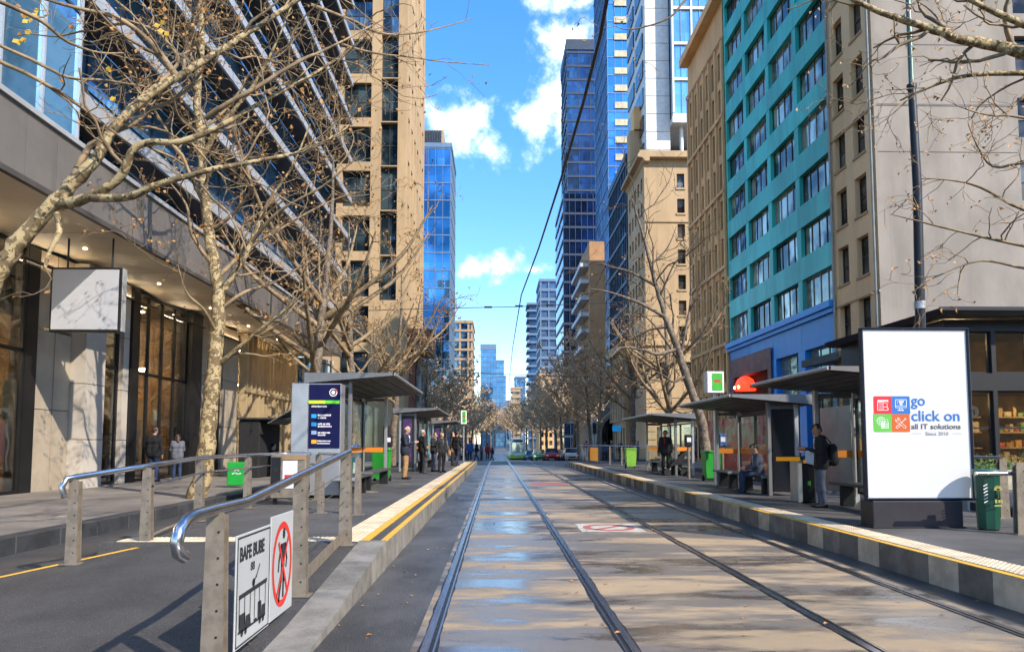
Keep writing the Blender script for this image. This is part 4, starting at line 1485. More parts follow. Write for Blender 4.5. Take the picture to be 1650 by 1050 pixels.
# ledged block
XG = -11.0
for i in range(17):
    for k in range(12):
        ya = 16.9 + i * 1.82
        za = 8.2 + k * 2.75
        box('curtain_pane', g_blue, lb, XG - .05, XG - .02, ya + .03, ya + 1.79, za + .04, za + 2.71)
for i in range(18):
    box('curtain_mullion', m_tfd, lb, XG - .08, XG + .05, 16.9 + i * 1.82 - .03, 16.9 + i * 1.82 + .03, 8.2, 44)
for k in range(13):
    z = 9.55 + k * 2.75
    box('ledge', m_ledge, lb, -9.99, -9.9, 16.9, 47.9, z, z + .36)
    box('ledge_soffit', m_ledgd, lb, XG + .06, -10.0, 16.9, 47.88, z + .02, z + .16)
    box('ledge_end', m_ledge, lb, XG + .06, -9.9, 16.8, 16.89, z, z + .36)
box('ledged_core', m_interior, lb, XP - 8, XG - .09, 16.85, 47.9, 8.1, 45)

# lamps and goods inside the shop
for k, (y, z, x) in enumerate(((9.0, 4.4, -14.2), (11.0, 4.2, -13.6), (14.0, 4.5, -14.0), (15.6, 3.0, -14.4), (16.6, 4.3, -13.4), (17.6, 3.1, -14.2), (25.2, 4.6, -13.8), (26.8, 4.9, -14.6), (27.6, 4.4, -13.6), (22.5, 4.4, -14.0), (35.5, 4.5, -14), (38.5, 4.7, -14), (41, 4.5, -14))):
    wh = ['nearest the viewer', 'second from the viewer', 'third from the viewer', 'fourth from the viewer', 'fifth from the viewer', 'farthest inside'][sum(1 for q in (9, 11, 14, 15.6, 16.6, 17.6) if q < y) if y < 19 else sum(1 for q in (22.5, 25.2, 26.8, 27.6) if q < y) if y < 30 else sum(1 for q in (35.5, 38.5, 41) if q < y)]
    t = thing('pendant_lamp', ['warm pendant lamp hanging in the leftmost shop window', 'warm pendant lamp hanging in the middle shop window', 'warm pendant lamp behind the bronze fins'][0 if y < 19 else 1 if y < 30 else 2] + ', ' + wh, 'lamp', (x, y, z), ['lamps in the leftmost shop', 'lamps in the middle shop', 'lamps behind the fins'][0 if y < 19 else 1 if y < 30 else 2])
    obj('cord', MB().tube([(x, y, z + .2), (x, y, ST - .2)], 0.012, 5), m_black, t)
    obj('shade', MB().lathe([(.30, z - .02), (.26, z + .12), (.08, z + .24)], x, y, 14), m_tft, t)
    obj('bulb', MB().lathe([(.03, z - .16), (.13, z - .1), (.14, z - .04), (.05, z - .0)], x, y, 10), EMIT('shop_bulb', (1, 0.66, 0.28), 45.0), t)
rg = random.Random(3)
pal = [M('goods_%s' % n, c, 0.6) for n, c in (('red', (0.5, 0.05, 0.03)), ('white', (0.6, 0.58, 0.52)), ('amber', (0.55, 0.3, 0.06)), ('green', (0.07, 0.25, 0.1)), ('navy', (0.04, 0.06, 0.16)))]
for k, (y0, y1, nm) in enumerate(((8.0, 12.0, 'near end'), (13.2, 18.2, 'middle'), (24.6, 28.0, 'far end'))):
    t = thing('display_shelf', 'timber display shelf with goods inside the shop, %s' % nm, 'shelf', (-14.8, y0, FZ))
    for s in range(4):
        box('shelf_board', m_fin, t, -15.2, -14.7, y0, y1, 0.55 + s * .62, 0.60 + s * .62)
        yy = y0 + .1
        while yy < y1 - .3:
            w = rg.uniform(.14, .34)
            if rg.random() < .8:
                box('product', rg.choice(pal), t, -15.1, -14.8, yy, yy + w, 0.605 + s * .62, 0.605 + s * .62 + rg.uniform(.18, .45))
            yy += w + .06
    for yy in (y0, y1 - .06):
        box('upright', m_fin, t, -15.2, -14.7, yy, yy + .05, FZ, 3.1)
# poster in window
po = thing('window_poster', 'green lettered poster inside the leftmost shop window', 'poster', (-12.3, 18, 4.6))
box('sheet', M('green_poster', (0.10, 0.30, 0.22), 0.6, vs=3), po, XP - .16, XP - .15, 17.55, 18.35, 4.75, 6.1)
text('lettering', 'N&M', 0.42, m_ink, (XP - .147, 17.62, 5.45), (math.pi / 2, 0, math.pi / 2), po, sx=.7)
text('lettering', 'from', 0.26, m_ink, (XP - .147, 17.66, 4.9), (math.pi / 2, 0, math.pi / 2), po)
po = thing('window_poster', 'small pale notice inside the leftmost shop window', 'poster', (-12.3, 18, 2))
box('sheet', M('pale_poster', (0.50, 0.55, 0.36), 0.6, vs=5), po, XP - .16, XP - .15, 18.1, 18.5, 2.1, 3.1)
po = thing('window_poster', 'orange and white reflection painted on a sheet in the middle shop window', 'poster', (-12.3, 24.6, 0.5))
box('sheet', M('swirl_reflection', (0.60, 0.62, 0.66), 0.5, vs=1.6, col2=(0.62, 0.10, 0.03), thr=(0.5, 0.56)), po, XP - .16, XP - .15, 24.25, 24.95, 0.5, 2.1)  # sheet painted with the colours of a reflection in the glass

# hanging blank sign
hs_ = thing('hanging_sign', 'blank pale square light box hung under the left canopy', 'sign', (-10.4, 18, 4.4))
p0, p1 = pt(86, 434, 18.0), pt(190, 531, 18.0)
obj('case', MB().bbox(p0.x - .06, p1.x + .06, 18.0, 18.22, p1.z - .06, p0.z + .06, 0.02), m_blackf, hs_)
obj('face', MB().bbox(p0.x, p1.x - .02, 17.985, 18.02, p1.z, p0.z, 0.005), M('blank_sign_face', (0.36, 0.37, 0.40), 0.5, var=0.05, emit=0.05), hs_)
for xx in (p1.x - .25, p0.x + .3):
    obj('hanger', MB().tube([(xx, 18.1, p0.z + .05), (xx, 18.1, ST + .02)], 0.025, 8), m_dark, hs_)
obj('edge_trim', MB().bbox(p1.x + .065, p1.x + .075, 18.0, 18.2, p1.z - .04, p0.z + .04, .002), m_ledge, hs_)

# ---------------- dark cafe pavilion (right edge)
cf = thing('cafe_pavilion', 'dark metal cafe pavilion with lit windows at the right edge', 'building', (19, 25, 0.16))
m_cafe = M('cafe_black', (0.022, 0.023, 0.026), 0.45, 0.2, var=0.25, vs=1.0)
CX0, CX1, CY = 15.4, 24, 24.0
ops = [(15.8 + j * 1.35, 17.0 + j * 1.35, 3.9, 5.35) for j in range(6)] + [(15.8 + j * 1.35, 17.0 + j * 1.35, 0.75, 3.3) for j in range(6)]
ops = [q for i, q in enumerate(ops) if i % 6 != 2]
wl = MB()
wall(wl, 'F', CY, CX0, CX1, .16, 5.75, ops, 0.2)
wall(wl, 'R', CX0, CY, 31.4, .16, 5.75, [(24.6 + 1.6 * j, 25.9 + 1.6 * j, .75, 3.3) for j in range(4)], 0.2)
obj('walls', wl, m_cafe, cf)
for (a, c, v0, v1) in ops:
    window(cf, 'F', CY, a, c, v0, v1, 0.12, 1, 2 if v1 < 4 else 1, m_cafe, g_shop, 0.06)
b = MB()
b.hexa([(14.9, 23.3, 5.76), (25, 23.3, 5.76), (14.9, 31.5, 5.76), (25, 31.5, 5.76), (14.7, 23.1, 5.98), (25, 23.1, 5.98), (14.7, 31.5, 5.98), (25, 31.5, 5.98)])
obj('roof', b, m_cafe, cf)
box('roof_edge', m_dark, cf, 14.65, 25, 23.05, 23.09, 5.9, 6.02)
box('floor', m_if, cf, CX0 + .1, CX1, CY + .3, 31, 0.1, .2)
box('back_wall', M('cafe_back', (0.16, 0.10, 0.055), 0.7, var=0.7, vs=1.4), cf, CX0 + .2, CX1, 29, 29.1, .2, 5.7)
box('mezzanine', m_cafe, cf, CX0 + .2, CX1, CY + .3, 29, 3.45, 3.75)
for k, (x, y, z) in enumerate(((16.4, 25.5, 3.0), (17.6, 26.2, 2.8), (19.9, 25.6, 2.9), (21.2, 26.2, 2.7), (16.5, 25.4, 5.1), (17.5, 26.5, 5.0), (20.4, 25.4, 5.0), (22.0, 26.0, 2.9))):
    t = thing('cafe_lamp', 'warm globe lamp in the dark cafe, %s of its %s row' % (['leftmost', 'second from left', 'third from left', 'second from right', 'leftmost', 'middle', 'rightmost', 'rightmost'][k], 'lower' if z < 3.4 else 'upper'), 'lamp', (x, y, z), 'globe lamps in the cafe')
    obj('cord', MB().tube([(x, y, z + .1), (x, y, 3.45 if z < 3.4 else 5.77)], 0.01, 5), m_black, t)
    obj('globe', MB().lathe([(.02, z - .14), (.12, z - .08), (.15, z), (.12, z + .08), (.02, z + .13)], x, y, 12), EMIT('cafe_glow', (1, 0.70, 0.34), 34.0), t)
for k in range(5):
    box('ceiling_light', EMIT('cafe_panel_glow', (1, 0.70, 0.38), 6.0), cf, 16.0 + k * 1.5, 16.9 + k * 1.5, 25.6, 26.1, 3.40, 3.44)
    box('ceiling_light', EMIT('cafe_panel_glow', (1, 0.70, 0.38), 6.0), cf, 16.0 + k * 1.5, 16.9 + k * 1.5, 25.6, 26.1, 5.70, 5.74)
for k, (x0, x1) in enumerate(((16.0, 19.0), (19.6, 22.6))):
    t = thing('display_shelf', 'timber cafe shelf of jars and boxes, %s' % ('beside the billboard' if k == 0 else 'at the right edge'), 'shelf', (x0, 28, .2))
    rg2 = random.Random(20 + k)
    for s in range(4):
        box('shelf_board', m_tft, t, x0, x1, 27.6, 28.0, .7 + s * .6, .75 + s * .6)
        xx = x0 + .1
        while xx < x1 - .3:
            w = rg2.uniform(.12, .3)
            box('product', rg2.choice([M('cafe_jar_%d' % q, c, .4) for q, c in enumerate(((.5, .1, .03), (.6, .5, .35), (.15, .3, .1), (.5, .3, .08)))]), t, xx, xx + w, 27.65, 27.9, .755 + s * .6, .755 + s * .6 + rg2.uniform(.15, .42))
            xx += w + .07
ro = thing('round_shop_sign', 'round white sign with blue letter in the cafe window', 'sign', (16.7, 23.9, 2.2))
q = pt(1583, 662, 23.9)
obj('disc', MB().lathe([(.21, -.02), (.21, .02)], 0, 0, 20), m_white, ro)
KIDS[ro.name][0].rotation_euler = (math.pi / 2, 0, 0)
KIDS[ro.name][0].location = (q.x - .05, 24.32, q.z)
text('lettering', 'n', 0.34, M('navy_ink', (0.02, 0.05, 0.25), 0.5), (q.x - .15, 24.295, q.z - .1), (math.pi / 2, 0, 0), ro, off=.01)

# unseen block added behind the viewer's right shoulder to shade the street
nb = thing('unseen_shade_block', 'unseen plain block added on the right near the viewer to shade the street', 'building', (26, -10, 0))
box('wall', m_beige, nb, XF, 36, -46, 12, 0.1, 8.4)
for k in range(2):
    box('string_course', m_beige, nb, XF - .15, XF - .002, -46, 12, 3.2 + k * 3.0, 3.5 + k * 3.0)

# ================================================================== BILLBOARD
bx = thing('billboard', 'free-standing white light-box billboard with company logo on the right platform', 'billboard', (6, 10.15, PR))
YB = 10.15
q0, q1 = pt(1387, 527, YB), pt(1574, 806, YB)
X0, X1, Z0, Z1 = q0.x, q1.x, q1.z, q0.z
m_navyf = M('billboard_frame', (0.012, 0.016, 0.035), 0.3, 0.4, var=0.2)
m_pan = M('billboard_paper', (0.53, 0.53, 0.54), 0.45, var=0.02, emit=0.06)
fb_ = MB()
fw = 0.035
fb_.bbox(X0, X1, YB, YB + .10, Z1 - fw, Z1, .012)
fb_.bbox(X0, X1, YB, YB + .10, Z0, Z0 + fw * 1.1, .012)
fb_.bbox(X0, X0 + fw, YB + .001, YB + .099, Z0 + fw, Z1 - fw, .012)
fb_.bbox(X1 - fw * 1.1, X1, YB + .001, YB + .099, Z0 + fw, Z1 - fw, .012)
fb_.box(X0 + .02, X1 - .02, YB + .06, YB + .095, Z0 + .02, Z1 - .02)
obj('frame', fb_, m_navyf, bx)
box('poster_face', m_pan, bx, X0 + fw - .003, X1 - fw * 1.1 + .003, YB + .03, YB + .05, Z0 + fw, Z1 - fw)
p0, p1 = pt(1405, 806, YB), pt(1552, 850, YB)
obj('plinth', MB().bbox(p0.x, p1.x, YB - .02, YB + .34, PR, Z0 - .002, .012), M('plinth_metal', (0.050, 0.046, 0.055), 0.45, 0.5, var=0.25, vs=2), bx)
obj('plinth_foot', MB().bbox(p0.x - .02, p1.x + .02, YB - .05, YB + .37, PR + .001, PR + .02, .004), m_dark, bx)
YL = YB + .026


def fstrip(b, pts, w, y=YL, closed=False):
    P = [Vector(p) for p in pts]
    if closed:
        P.append(P[0])
    for a, c in zip(P[:-1], P[1:]):
        d = c - a
        if d.length < 1e-7:
            continue
        n = Vector((-d.y, d.x)).normalized() * w / 2
        e = d.normalized() * w * .3
        a2, c2 = a - e, c + e
        b.quad((a2.x - n.x, y, a2.y - n.y), (c2.x - n.x, y, c2.y - n.y), (c2.x + n.x, y, c2.y + n.y), (a2.x + n.x, y, a2.y + n.y))


def px2(x, y):
    p = pt(x, y, YL)
    return (p.x, p.z)


# logo tiles (zoomed logo crop coordinates: 10.31 px per photo px, origin 1400,630)
def lg(u, v):
    return px2(1400 + u / 10.31, 630 + v / 10.31)


tiles = (((85, 83, 376, 374), 'logo_tile_red', (0.66, 0.02, 0.035), (0,)), ((386, 83, 677, 374), 'logo_tile_blue', (0.02, 0.14, 0.46), (1,)),
         ((85, 380, 376, 674), 'logo_tile_green', (0.11, 0.42, 0.06), (3,)), ((386, 380, 677, 674), 'logo_tile_orange', (0.52, 0.10, 0.02), (2,)))
for (r, nm, c, rc) in tiles:
    a, c2 = lg(r[0], r[3]), lg(r[2], r[1])
    rr_ = 0.02
    corners = [(a[0], c2[1]), (c2[0], c2[1]), (c2[0], a[1]), (a[0], a[1])]
    poly = []
    for i, (x, z) in enumerate(corners):
        if i in rc:
            sx_ = 1 if i in (0, 3) else -1
            sz_ = -1 if i in (0, 1) else 1
            arc_ = [(x + sx_ * rr_ * (1 - math.cos(t)), z + sz_ * rr_ * (1 - math.sin(t))) for t in [math.pi / 2 * j / 5 for j in range(6)]]
            if i in (0, 2):
                pass
            else:
                arc_ = arc_[::-1]
            poly += arc_
        else:
            poly.append((x, z))
    b = MB()
    b.add([(x, YL, z) for x, z in poly], [tuple(range(len(poly)))])
    obj('logo_tile', b, M(nm, c, 0.45, var=0.04, emit=0.03), bx)
b = MB()
yi = YL - .003
S = lambda pts, w=.0035, closed=False: fstrip(b, [lg(*p) for p in pts], w, yi, closed)


def circ(cx, cy, r, n=20, ry=None):
    return [(cx + r * math.cos(2 * math.pi * k / n), cy + (ry or r) * math.sin(2 * math.pi * k / n)) for k in range(n)]


icons = []
# red: web page with magnifier
S([(145, 148), (315, 148), (315, 190)], .006); S([(145, 148), (145, 315), (315, 315), (315, 290)], .006); S([(145, 180), (250, 180)], .005)
S([(155, 164), (305, 164)], .010); S([(170, 205), (225, 205)], .006); S([(170, 240), (225, 240)], .004); S([(170, 270), (250, 270)], .004); S([(170, 290), (250, 290)], .004)
S(circ(268, 228, 36), .006, True); S([(295, 255), (322, 295)], .008)
icons.append(b); b = MB()
# blue: monitor with cart
S([(440, 140), (622, 140), (622, 272), (440, 272)], .006, True); S([(445, 242), (617, 242)], .005); S([(512, 275), (508, 310)], .006); S([(548, 275), (552, 310)], .006); S([(480, 316), (578, 316)], .009)
S([(470, 165), (475, 205)], .004); S([(495, 160), (575, 160), (560, 195), (505, 195)], .006, True); S([(500, 178), (570, 178)], .009); S([(505, 212), (560, 212)], .006); S([(520, 228), (545, 228)], .010)
icons.append(b); b = MB()
# green: globe with server
S(circ(200, 497, 68), .006, True); S(circ(200, 497, 30, 16, 68), .004, True); S([(132, 497), (268, 497)], .004); S([(142, 462), (258, 462)], .004); S([(142, 532), (200, 532)], .004); S([(200, 430), (200, 560)], .004)
for yy in (530, 565, 600):
    S([(205, yy - 12), (325, yy - 12), (325, yy + 14), (205, yy + 14)], .005, True); S([(215, yy), (260, yy)], .006)
S([(280, 470), (312, 470), (312, 505)], .004)
icons.append(b); b = MB()
# orange: wrench and screwdriver crossed
S([(470, 440), (500, 445), (518, 480), (515, 505), (620, 590), (605, 615), (580, 608), (495, 525), (462, 515), (440, 490), (440, 465), (468, 490), (495, 470), (470, 440)], .005)
S([(610, 455), (540, 520)], .007); S([(598, 447), (620, 468)], .006); S([(515, 540), (450, 590), (455, 612), (480, 612), (530, 555)], .005)
icons.append(b)
for b in icons:
  obj('logo_icon', b, M('logo_white', (0.85, 0.85, 0.85), 0.5, var=0.02, emit=0.05), bx)
m_lblue = M('logo_blue_ink', (0.015, 0.13, 0.42), 0.5, var=0.1, emit=0.05)
m_lgrey = M('logo_grey_ink', (0.09, 0.09, 0.09), 0.5, var=0.05)
m_lgrey2 = M('logo_light_ink', (0.28, 0.28, 0.28), 0.5, var=0.05)
R0 = (math.pi / 2, 0, 0)


def lt_text(body, u, v, uw, hpx, m, off=0.0):
    x, z = lg(u, v)
    o = text('lettering', body, 1.0, m, (x, YL - .001, z), R0, bx, off=off)
    w = max(v.co.x for v in o.data.vertices)
    s = hpx / 10.31 * YL / FPX
    tw = uw / 10.31 * YL / FPX
    o.scale = (tw / w, s, 1)
    return o


# hpx = em size in crop px
lt_text('go', 703, 235, 238, 250, m_lblue, .012)
lt_text('click on', 703, 490, 828, 250, m_lblue, .012)
lt_text('all IT solutions', 703, 625, 845, 122, m_lgrey, .012)
lt_text('Since 2010', 942, 730, 390, 84, m_lgrey2)
b = MB()
fstrip(b, [lg(708, 702), lg(875, 702)], .0035, YL - .001)
fstrip(b, [lg(1392, 702), lg(1540, 702)], .0035, YL - .001)
obj('logo_rule', b, m_lgrey2, bx)


# ================================================================== SHELTERS
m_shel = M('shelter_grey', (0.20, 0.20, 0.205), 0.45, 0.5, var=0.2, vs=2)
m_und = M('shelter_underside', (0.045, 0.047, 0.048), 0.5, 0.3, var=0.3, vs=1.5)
m_alu = M('aluminium', (0.46, 0.46, 0.47), 0.42, 0.7, var=0.15, vs=3)
m_org = M('orange_band', (0.72, 0.23, 0.02), 0.45, var=0.12)
m_adnavy = M('navy_print', (0.006, 0.008, 0.055), 0.75, spec=0.15, var=0.15, vs=3)
g_clear = CLEAR('shelter_glass', (0.88, 0.91, 0.89), 0.05, 0.25, 0.28)
m_bench = M('bench_seat', (0.10, 0.10, 0.10), 0.4, 0.5, var=0.2)


def shelter(label, sgn, y0, y1, zr, xf, wid, z, ends=('dark', 'glass'), band=m_org, nb=3):
    """xf = street edge of roof, sgn=+1 when the shelter extends to larger X"""
    xb = xf + sgn * wid
    t = thing('tram_shelter', label, 'shelter', (xf + sgn * wid / 2, (y0 + y1) / 2, z), 'shelters on the tram platforms')
    b = MB()
    lo_, hi_ = (xf, xb) if sgn > 0 else (xb, xf)
    zf0, zf1, zb0, zb1 = zr - .03, zr + .03, zr - .20, zr + .03
    if sgn > 0:
        a0, a1, c0, c1 = zf0, zf1, zb0, zb1
    else:
        a0, a1, c0, c1 = zb0, zb1, zf0, zf1
    b.hexa([(lo_, y0, a0), (hi_, y0, c0), (lo_, y1, a0), (hi_, y1, c0), (lo_, y0, a1), (hi_, y0, c1), (lo_, y1, a1), (hi_, y1, c1)])
    obj('roof', b, m_shel, t)
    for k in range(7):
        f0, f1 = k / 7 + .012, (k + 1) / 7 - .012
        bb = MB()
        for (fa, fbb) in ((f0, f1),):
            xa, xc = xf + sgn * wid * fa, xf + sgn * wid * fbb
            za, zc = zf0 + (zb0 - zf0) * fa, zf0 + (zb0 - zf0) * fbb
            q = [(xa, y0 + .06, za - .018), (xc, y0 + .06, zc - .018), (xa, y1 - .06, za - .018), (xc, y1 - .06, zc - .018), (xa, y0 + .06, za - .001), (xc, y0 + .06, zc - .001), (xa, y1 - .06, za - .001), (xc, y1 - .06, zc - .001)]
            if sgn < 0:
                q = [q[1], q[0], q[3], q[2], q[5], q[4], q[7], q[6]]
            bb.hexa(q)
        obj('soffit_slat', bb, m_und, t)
    obj('front_trim', MB().tube([(xf, y0, zr), (xf, y1, zr)], 0.035, 8), m_alu, t)
    xm = xf + sgn * wid * .52
    for yy in (y0 + .35, y1 - .35):
        obj('post', MB().bbox(xb - sgn * .28 - .05, xb - sgn * .28 + .05, yy - .05, yy + .05, z, zr - .16, .01), m_alu, t)
        obj('post', MB().bbox(xm - .045, xm + .045, yy - .045, yy + .045, z, zr - .1, .01), m_alu if yy > y0 + 1 else m_shel, t)
        obj('end_beam', MB().bbox(min(xm, xb - sgn * .28), max(xm, xb - sgn * .28), yy - .03, yy + .03, zr - .29, zr - .2, .008), m_shel, t)
    xg = xb - sgn * .28
    L = (y1 - y0 - .9) / nb
    for k in range(nb):
        ya = y0 + .45 + k * L
        fr_ = MB()
        for (u0, u1, v0, v1) in ((ya, ya + .05, z + .2, zr - .3), (ya + L - .05, ya + L, z + .2, zr - .3), (ya + .051, ya + L - .051, z + .2, z + .25), (ya + .051, ya + L - .051, zr - .35, zr - .3)):
            fr_.box(xg - .025, xg + .025, u0, u1, v0, v1)
        f = obj('back_frame', fr_, m_dark, t)
        box('glass_panel', g_clear, f, xg - .006, xg + .006, ya + .04, ya + L - .04, z + .24, zr - .34)
        box('safety_band', band, f, xg - .014, xg + .014, ya + .045, ya + L - .045, z + .92, z + 1.06)
    for e, yy in zip(ends, (y0 + .35, y1 - .35)):
        a, c = min(xm, xg) + .05, max(xm, xg) - .06
        if e == 'dark':
            obj('end_panel', MB().bbox(a, c, yy - .06, yy + .06, z + .1, zr - .3, .015), M('dark_panel', (0.012, 0.013, 0.018), 0.25, 0.2, var=0.3), t)
        elif e == 'glass':
            box('glass_panel', g_clear, t, a, c, yy - .006, yy + .006, z + .2, zr - .31)
            box('safety_band', band, t, a, c, yy - .013, yy + .013, z + .92, z + 1.06)
        elif e == 'ad':
            pn = obj('end_panel', MB().bbox(a, c, yy - .07, yy + .07, z + .15, zr - .3, .015), m_dark, t)
            box('poster', M('purple_poster', (0.05, 0.02, 0.09), 0.4, vs=2.5, col2=(0.25, 0.07, 0.16), thr=(0.55, 0.7)), pn, a + .08, c - .08, yy - .078, yy - .071, z + .4, zr - .42)
    return t


def bench(label, x, y0, y1, z, w=0.42, group='platform benches'):
    t = thing('platform_bench', label, 'bench', (x, (y0 + y1) / 2, z), group)
    for k in range(3):
        xa = x - w / 2 + k * w / 3
        obj('seat_slat', MB().bbox(xa + .006, xa + w / 3 - .006, y0, y1, z + .40, z + .455, .012), m_bench, t)
    obj('seat_edge', MB().bbox(x - w / 2 - .02, x + w / 2 + .02, y0 - .03, y0 - .002, z + .385, z + .46, .008), m_alu, t)
    for yy in (y0 + .3, y1 - .3):
        obj('leg', MB().bbox(x - .12, x + .12, yy - .06, yy + .06, z, z + .398, .015), m_dark, t)
    return t


shelter('nearest left tram shelter beside the navy information totem', -1, 16.0, 22.0, 3.05, -2.3, 2.0, PZ, ('none', 'glass'))
shelter('second tram shelter on the left platform, behind the waiting people', -1, 30, 37.6, 2.95, -2.45, 1.9, PZ, ('ad', 'glass'))
shelter('farthest tram shelter on the left platform', -1, 43.5, 48.4, 2.86, -2.45, 1.7, PZ, ('ad', 'glass'))
shelter('nearest right tram shelter, partly hidden by the billboard', 1, 11.2, 14.6, 2.70, 5.29, 2.2, PR, ('none', 'glass'), nb=2)
shelter('middle right tram shelter with seated men under its roof', 1, 16.0, 20.6, 2.58, 5.29, 1.9, PR, ('dark', 'glass'))
shelter('farthest right tram shelter with a dark figure beneath', 1, 26.2, 32.0, 2.58, 5.70, 1.9, PR, ('glass', 'glass'))
bench('near half of the bench under the nearest left shelter', -3.25, 15.3, 17.6, PZ, .5)
bench('slatted bench in the far half of the nearest left shelter', -3.3, 18.0, 21.4, PZ, .4)
bench('bench under the second left shelter', -3.3, 31, 36, PZ)
bench('bench behind the standing man with the backpack', 6.75, 11.6, 14.0, PR, .45)
bench('bench the two men sit on in the middle right shelter', 6.45, 16.7, 18.6, PR, .45)
bench('empty bench at the far end of the middle right shelter', 6.4, 19.0, 20.4, PR, .45)
bench('bench in the farthest right shelter', 6.8, 27, 31, PR)

# information totem
tt = thing('information_totem', 'navy tram information totem with green stripe at the left shelter', 'sign', (-3.9, 15.7, PZ))
YI = 15.7
a, c = pt(498, 619, YI), pt(548, 722, YI)
obj('cabinet', MB().bbox(pt(483, 0, YI).x, a.x - .003, YI, YI + .5, PZ, a.z + .03, .02), m_alu, tt)
obj('face_frame', MB().bbox(a.x, c.x, YI, YI + .45, PZ + .05, a.z + .02, .015), m_alu, tt)
obj('face', MB().bbox(a.x + .012, c.x - .012, YI - .012, YI + .01, c.z, a.z, .004), m_adnavy, tt)
m_grn = M('green_print', (0.10, 0.50, 0.02), 0.4, var=0.1, emit=.1)
m_lime = M('lime_print', (0.45, 0.62, 0.02), 0.4, var=0.1, emit=.1)
m_cyan = M('cyan_print', (0.01, 0.28, 0.62), 0.4, var=0.1, emit=.1)
m_amb = M('amber_print', (0.75, 0.30, 0.01), 0.4, var=0.1, emit=.1)
m_wpr = M('white_print', (0.75, 0.72, 0.74), 0.4, var=0.15, vs=30)


def tp(u, v):  # totem crop coords: 7.5 px per photo px, origin 480,600
    p = pt(480 + u / 7.5, 600 + v / 7.5, YI - .016)
    return p.x, p.z


def trect(nm, m, u0, v0, u1, v1, dy=0.0):
    x0, z1 = tp(u0, v0)
    x1, z0 = tp(u1, v1)
    return box(nm, m, tt, x0, x1, YI - .017 - dy, YI - .0125 - dy, z0, z1)


trect('stripe', m_lime, 128, 335, 330, 375)
trect('stripe', m_grn, 332, 335, 503, 375)
cx, cz = tp(428, 240)
for (r0, m) in ((.088, m_wpr), (.068, m_adnavy), (.042, m_wpr)):
    b = MB()
    b.add([(cx + r0 * math.cos(k * math.pi / 8), YI - .0165 - (.1 - r0) * .03, cz + r0 * math.sin(k * math.pi / 8)) for k in range(16)], [tuple(range(16))])
    obj('emblem', b, m, tt)
trect('emblem_arc', m_red, 450, 200, 470, 235, .004)
for (v, m) in ((525, m_cyan), (625, m_cyan), (725, M('pale_blue_print', (0.30, 0.42, 0.75), .4)), (835, m_amb)):
    trect('route_icon', m, 163, v - 24, 224, v + 22)
rt = random.Random(12)
for (u, v, s_, u1) in ((165, 408, 22, 348), (240, 515, 26, 398), (240, 547, 22, 340), (240, 621, 26, 383), (240, 650, 22, 405), (240, 725, 26, 383), (240, 754, 20, 325), (232, 826, 18, 380), (232, 855, 18, 378)):
    b = MB()  # lettering too small to read: a run of short white strokes
    while u < u1:
        w = rt.uniform(9, 17)
        (xa, za), (xb_, zb_) = tp(u, v + s_ * .4), tp(u + w, v - s_ * (.5 if rt.random() < .3 else .35))
        b.quad((xa, YI - .0145, za), (xb_, YI - .0145, za), (xb_, YI - .0145, zb_), (xa, YI - .0145, zb_))
        u += w + (10 if rt.random() < .12 else 3.5)
    obj('lettering', b, m_wpr, tt)

# ticket cabinet and other platform furniture
tk = thing('ticket_cabinet', 'stainless ticket cabinet with white notice beside the rear handrail', 'cabinet', (-4.0, 13.9, PZ))
YK = 13.9
a, c = pt(436, 731, YK), pt(492, 790, YK)
obj('case', MB().bbox(a.x, c.x, YK, YK + .35, PZ + .12, a.z, .02), m_steelb, tk)
obj('side_panel', MB().bbox(a.x + .02, a.x + .2, YK - .012, YK + .01, PZ + .25, a.z - .06, .004), m_dark, tk)
box('notice', m_wpr, tk, a.x + .24, c.x - .16, YK - .010, YK - .002, PZ + .32, a.z - .13)
box('notice_picture', m_red, tk, a.x + .28, c.x - .2, YK - .014, YK - .0105, PZ + .5, PZ + .58)
box('header', M('copper_panel', (0.45, 0.28, 0.15), .4, .5), tk, a.x + .22, c.x - .02, YK - .012, YK - .002, a.z - .11, a.z - .02)
for k in range(2):
    obj('speaker_hole', MB().lathe([(.05, 0), (.05, .01)], 0, 0, 12), m_black, tk)
    o = tk.children[-1] if False else KIDS[tk.name][-1]
    o.rotation_euler = (math.pi / 2, 0, 0)
    o.location = (a.x + .11, YK - .012, PZ + .42 + .25 * k)
for xx in (a.x + .06, c.x - .06):
    obj('leg', MB().bbox(xx - .03, xx + .03, YK + .1, YK + .2, PZ, PZ + .12, .005), m_dark, tk)


def wheelie_bin(label, x, y, z, m, w=.5, h=.95, group=None):
    t = thing('wheelie_bin', label, 'bin', (x, y, z), group)
    a = .42
    b = MB().hexa([(x - w * a, y - w * a, z + .1), (x + w * a, y - w * a, z + .1), (x - w * a, y + w * a, z + .1), (x + w * a, y + w * a, z + .1), (x - w / 2, y - w / 2, z + h), (x + w / 2, y - w / 2, z + h), (x - w / 2, y + w / 2, z + h), (x + w / 2, y + w / 2, z + h)])
    obj('body', b, m, t)
    obj('lid', MB().bbox(x - w * .54, x + w * .54, y - w * .56, y + w * .56, z + h + .002, z + h + .07, .02), m, t)
    for s in (-1, 1):
        obj('wheel', MB().tube([(x + s * w * .44 - .03, y + w * .3, z + .09), (x + s * w * .44 + .03, y + w * .3, z + .09)], .09, 12), m_black, t)
    return t


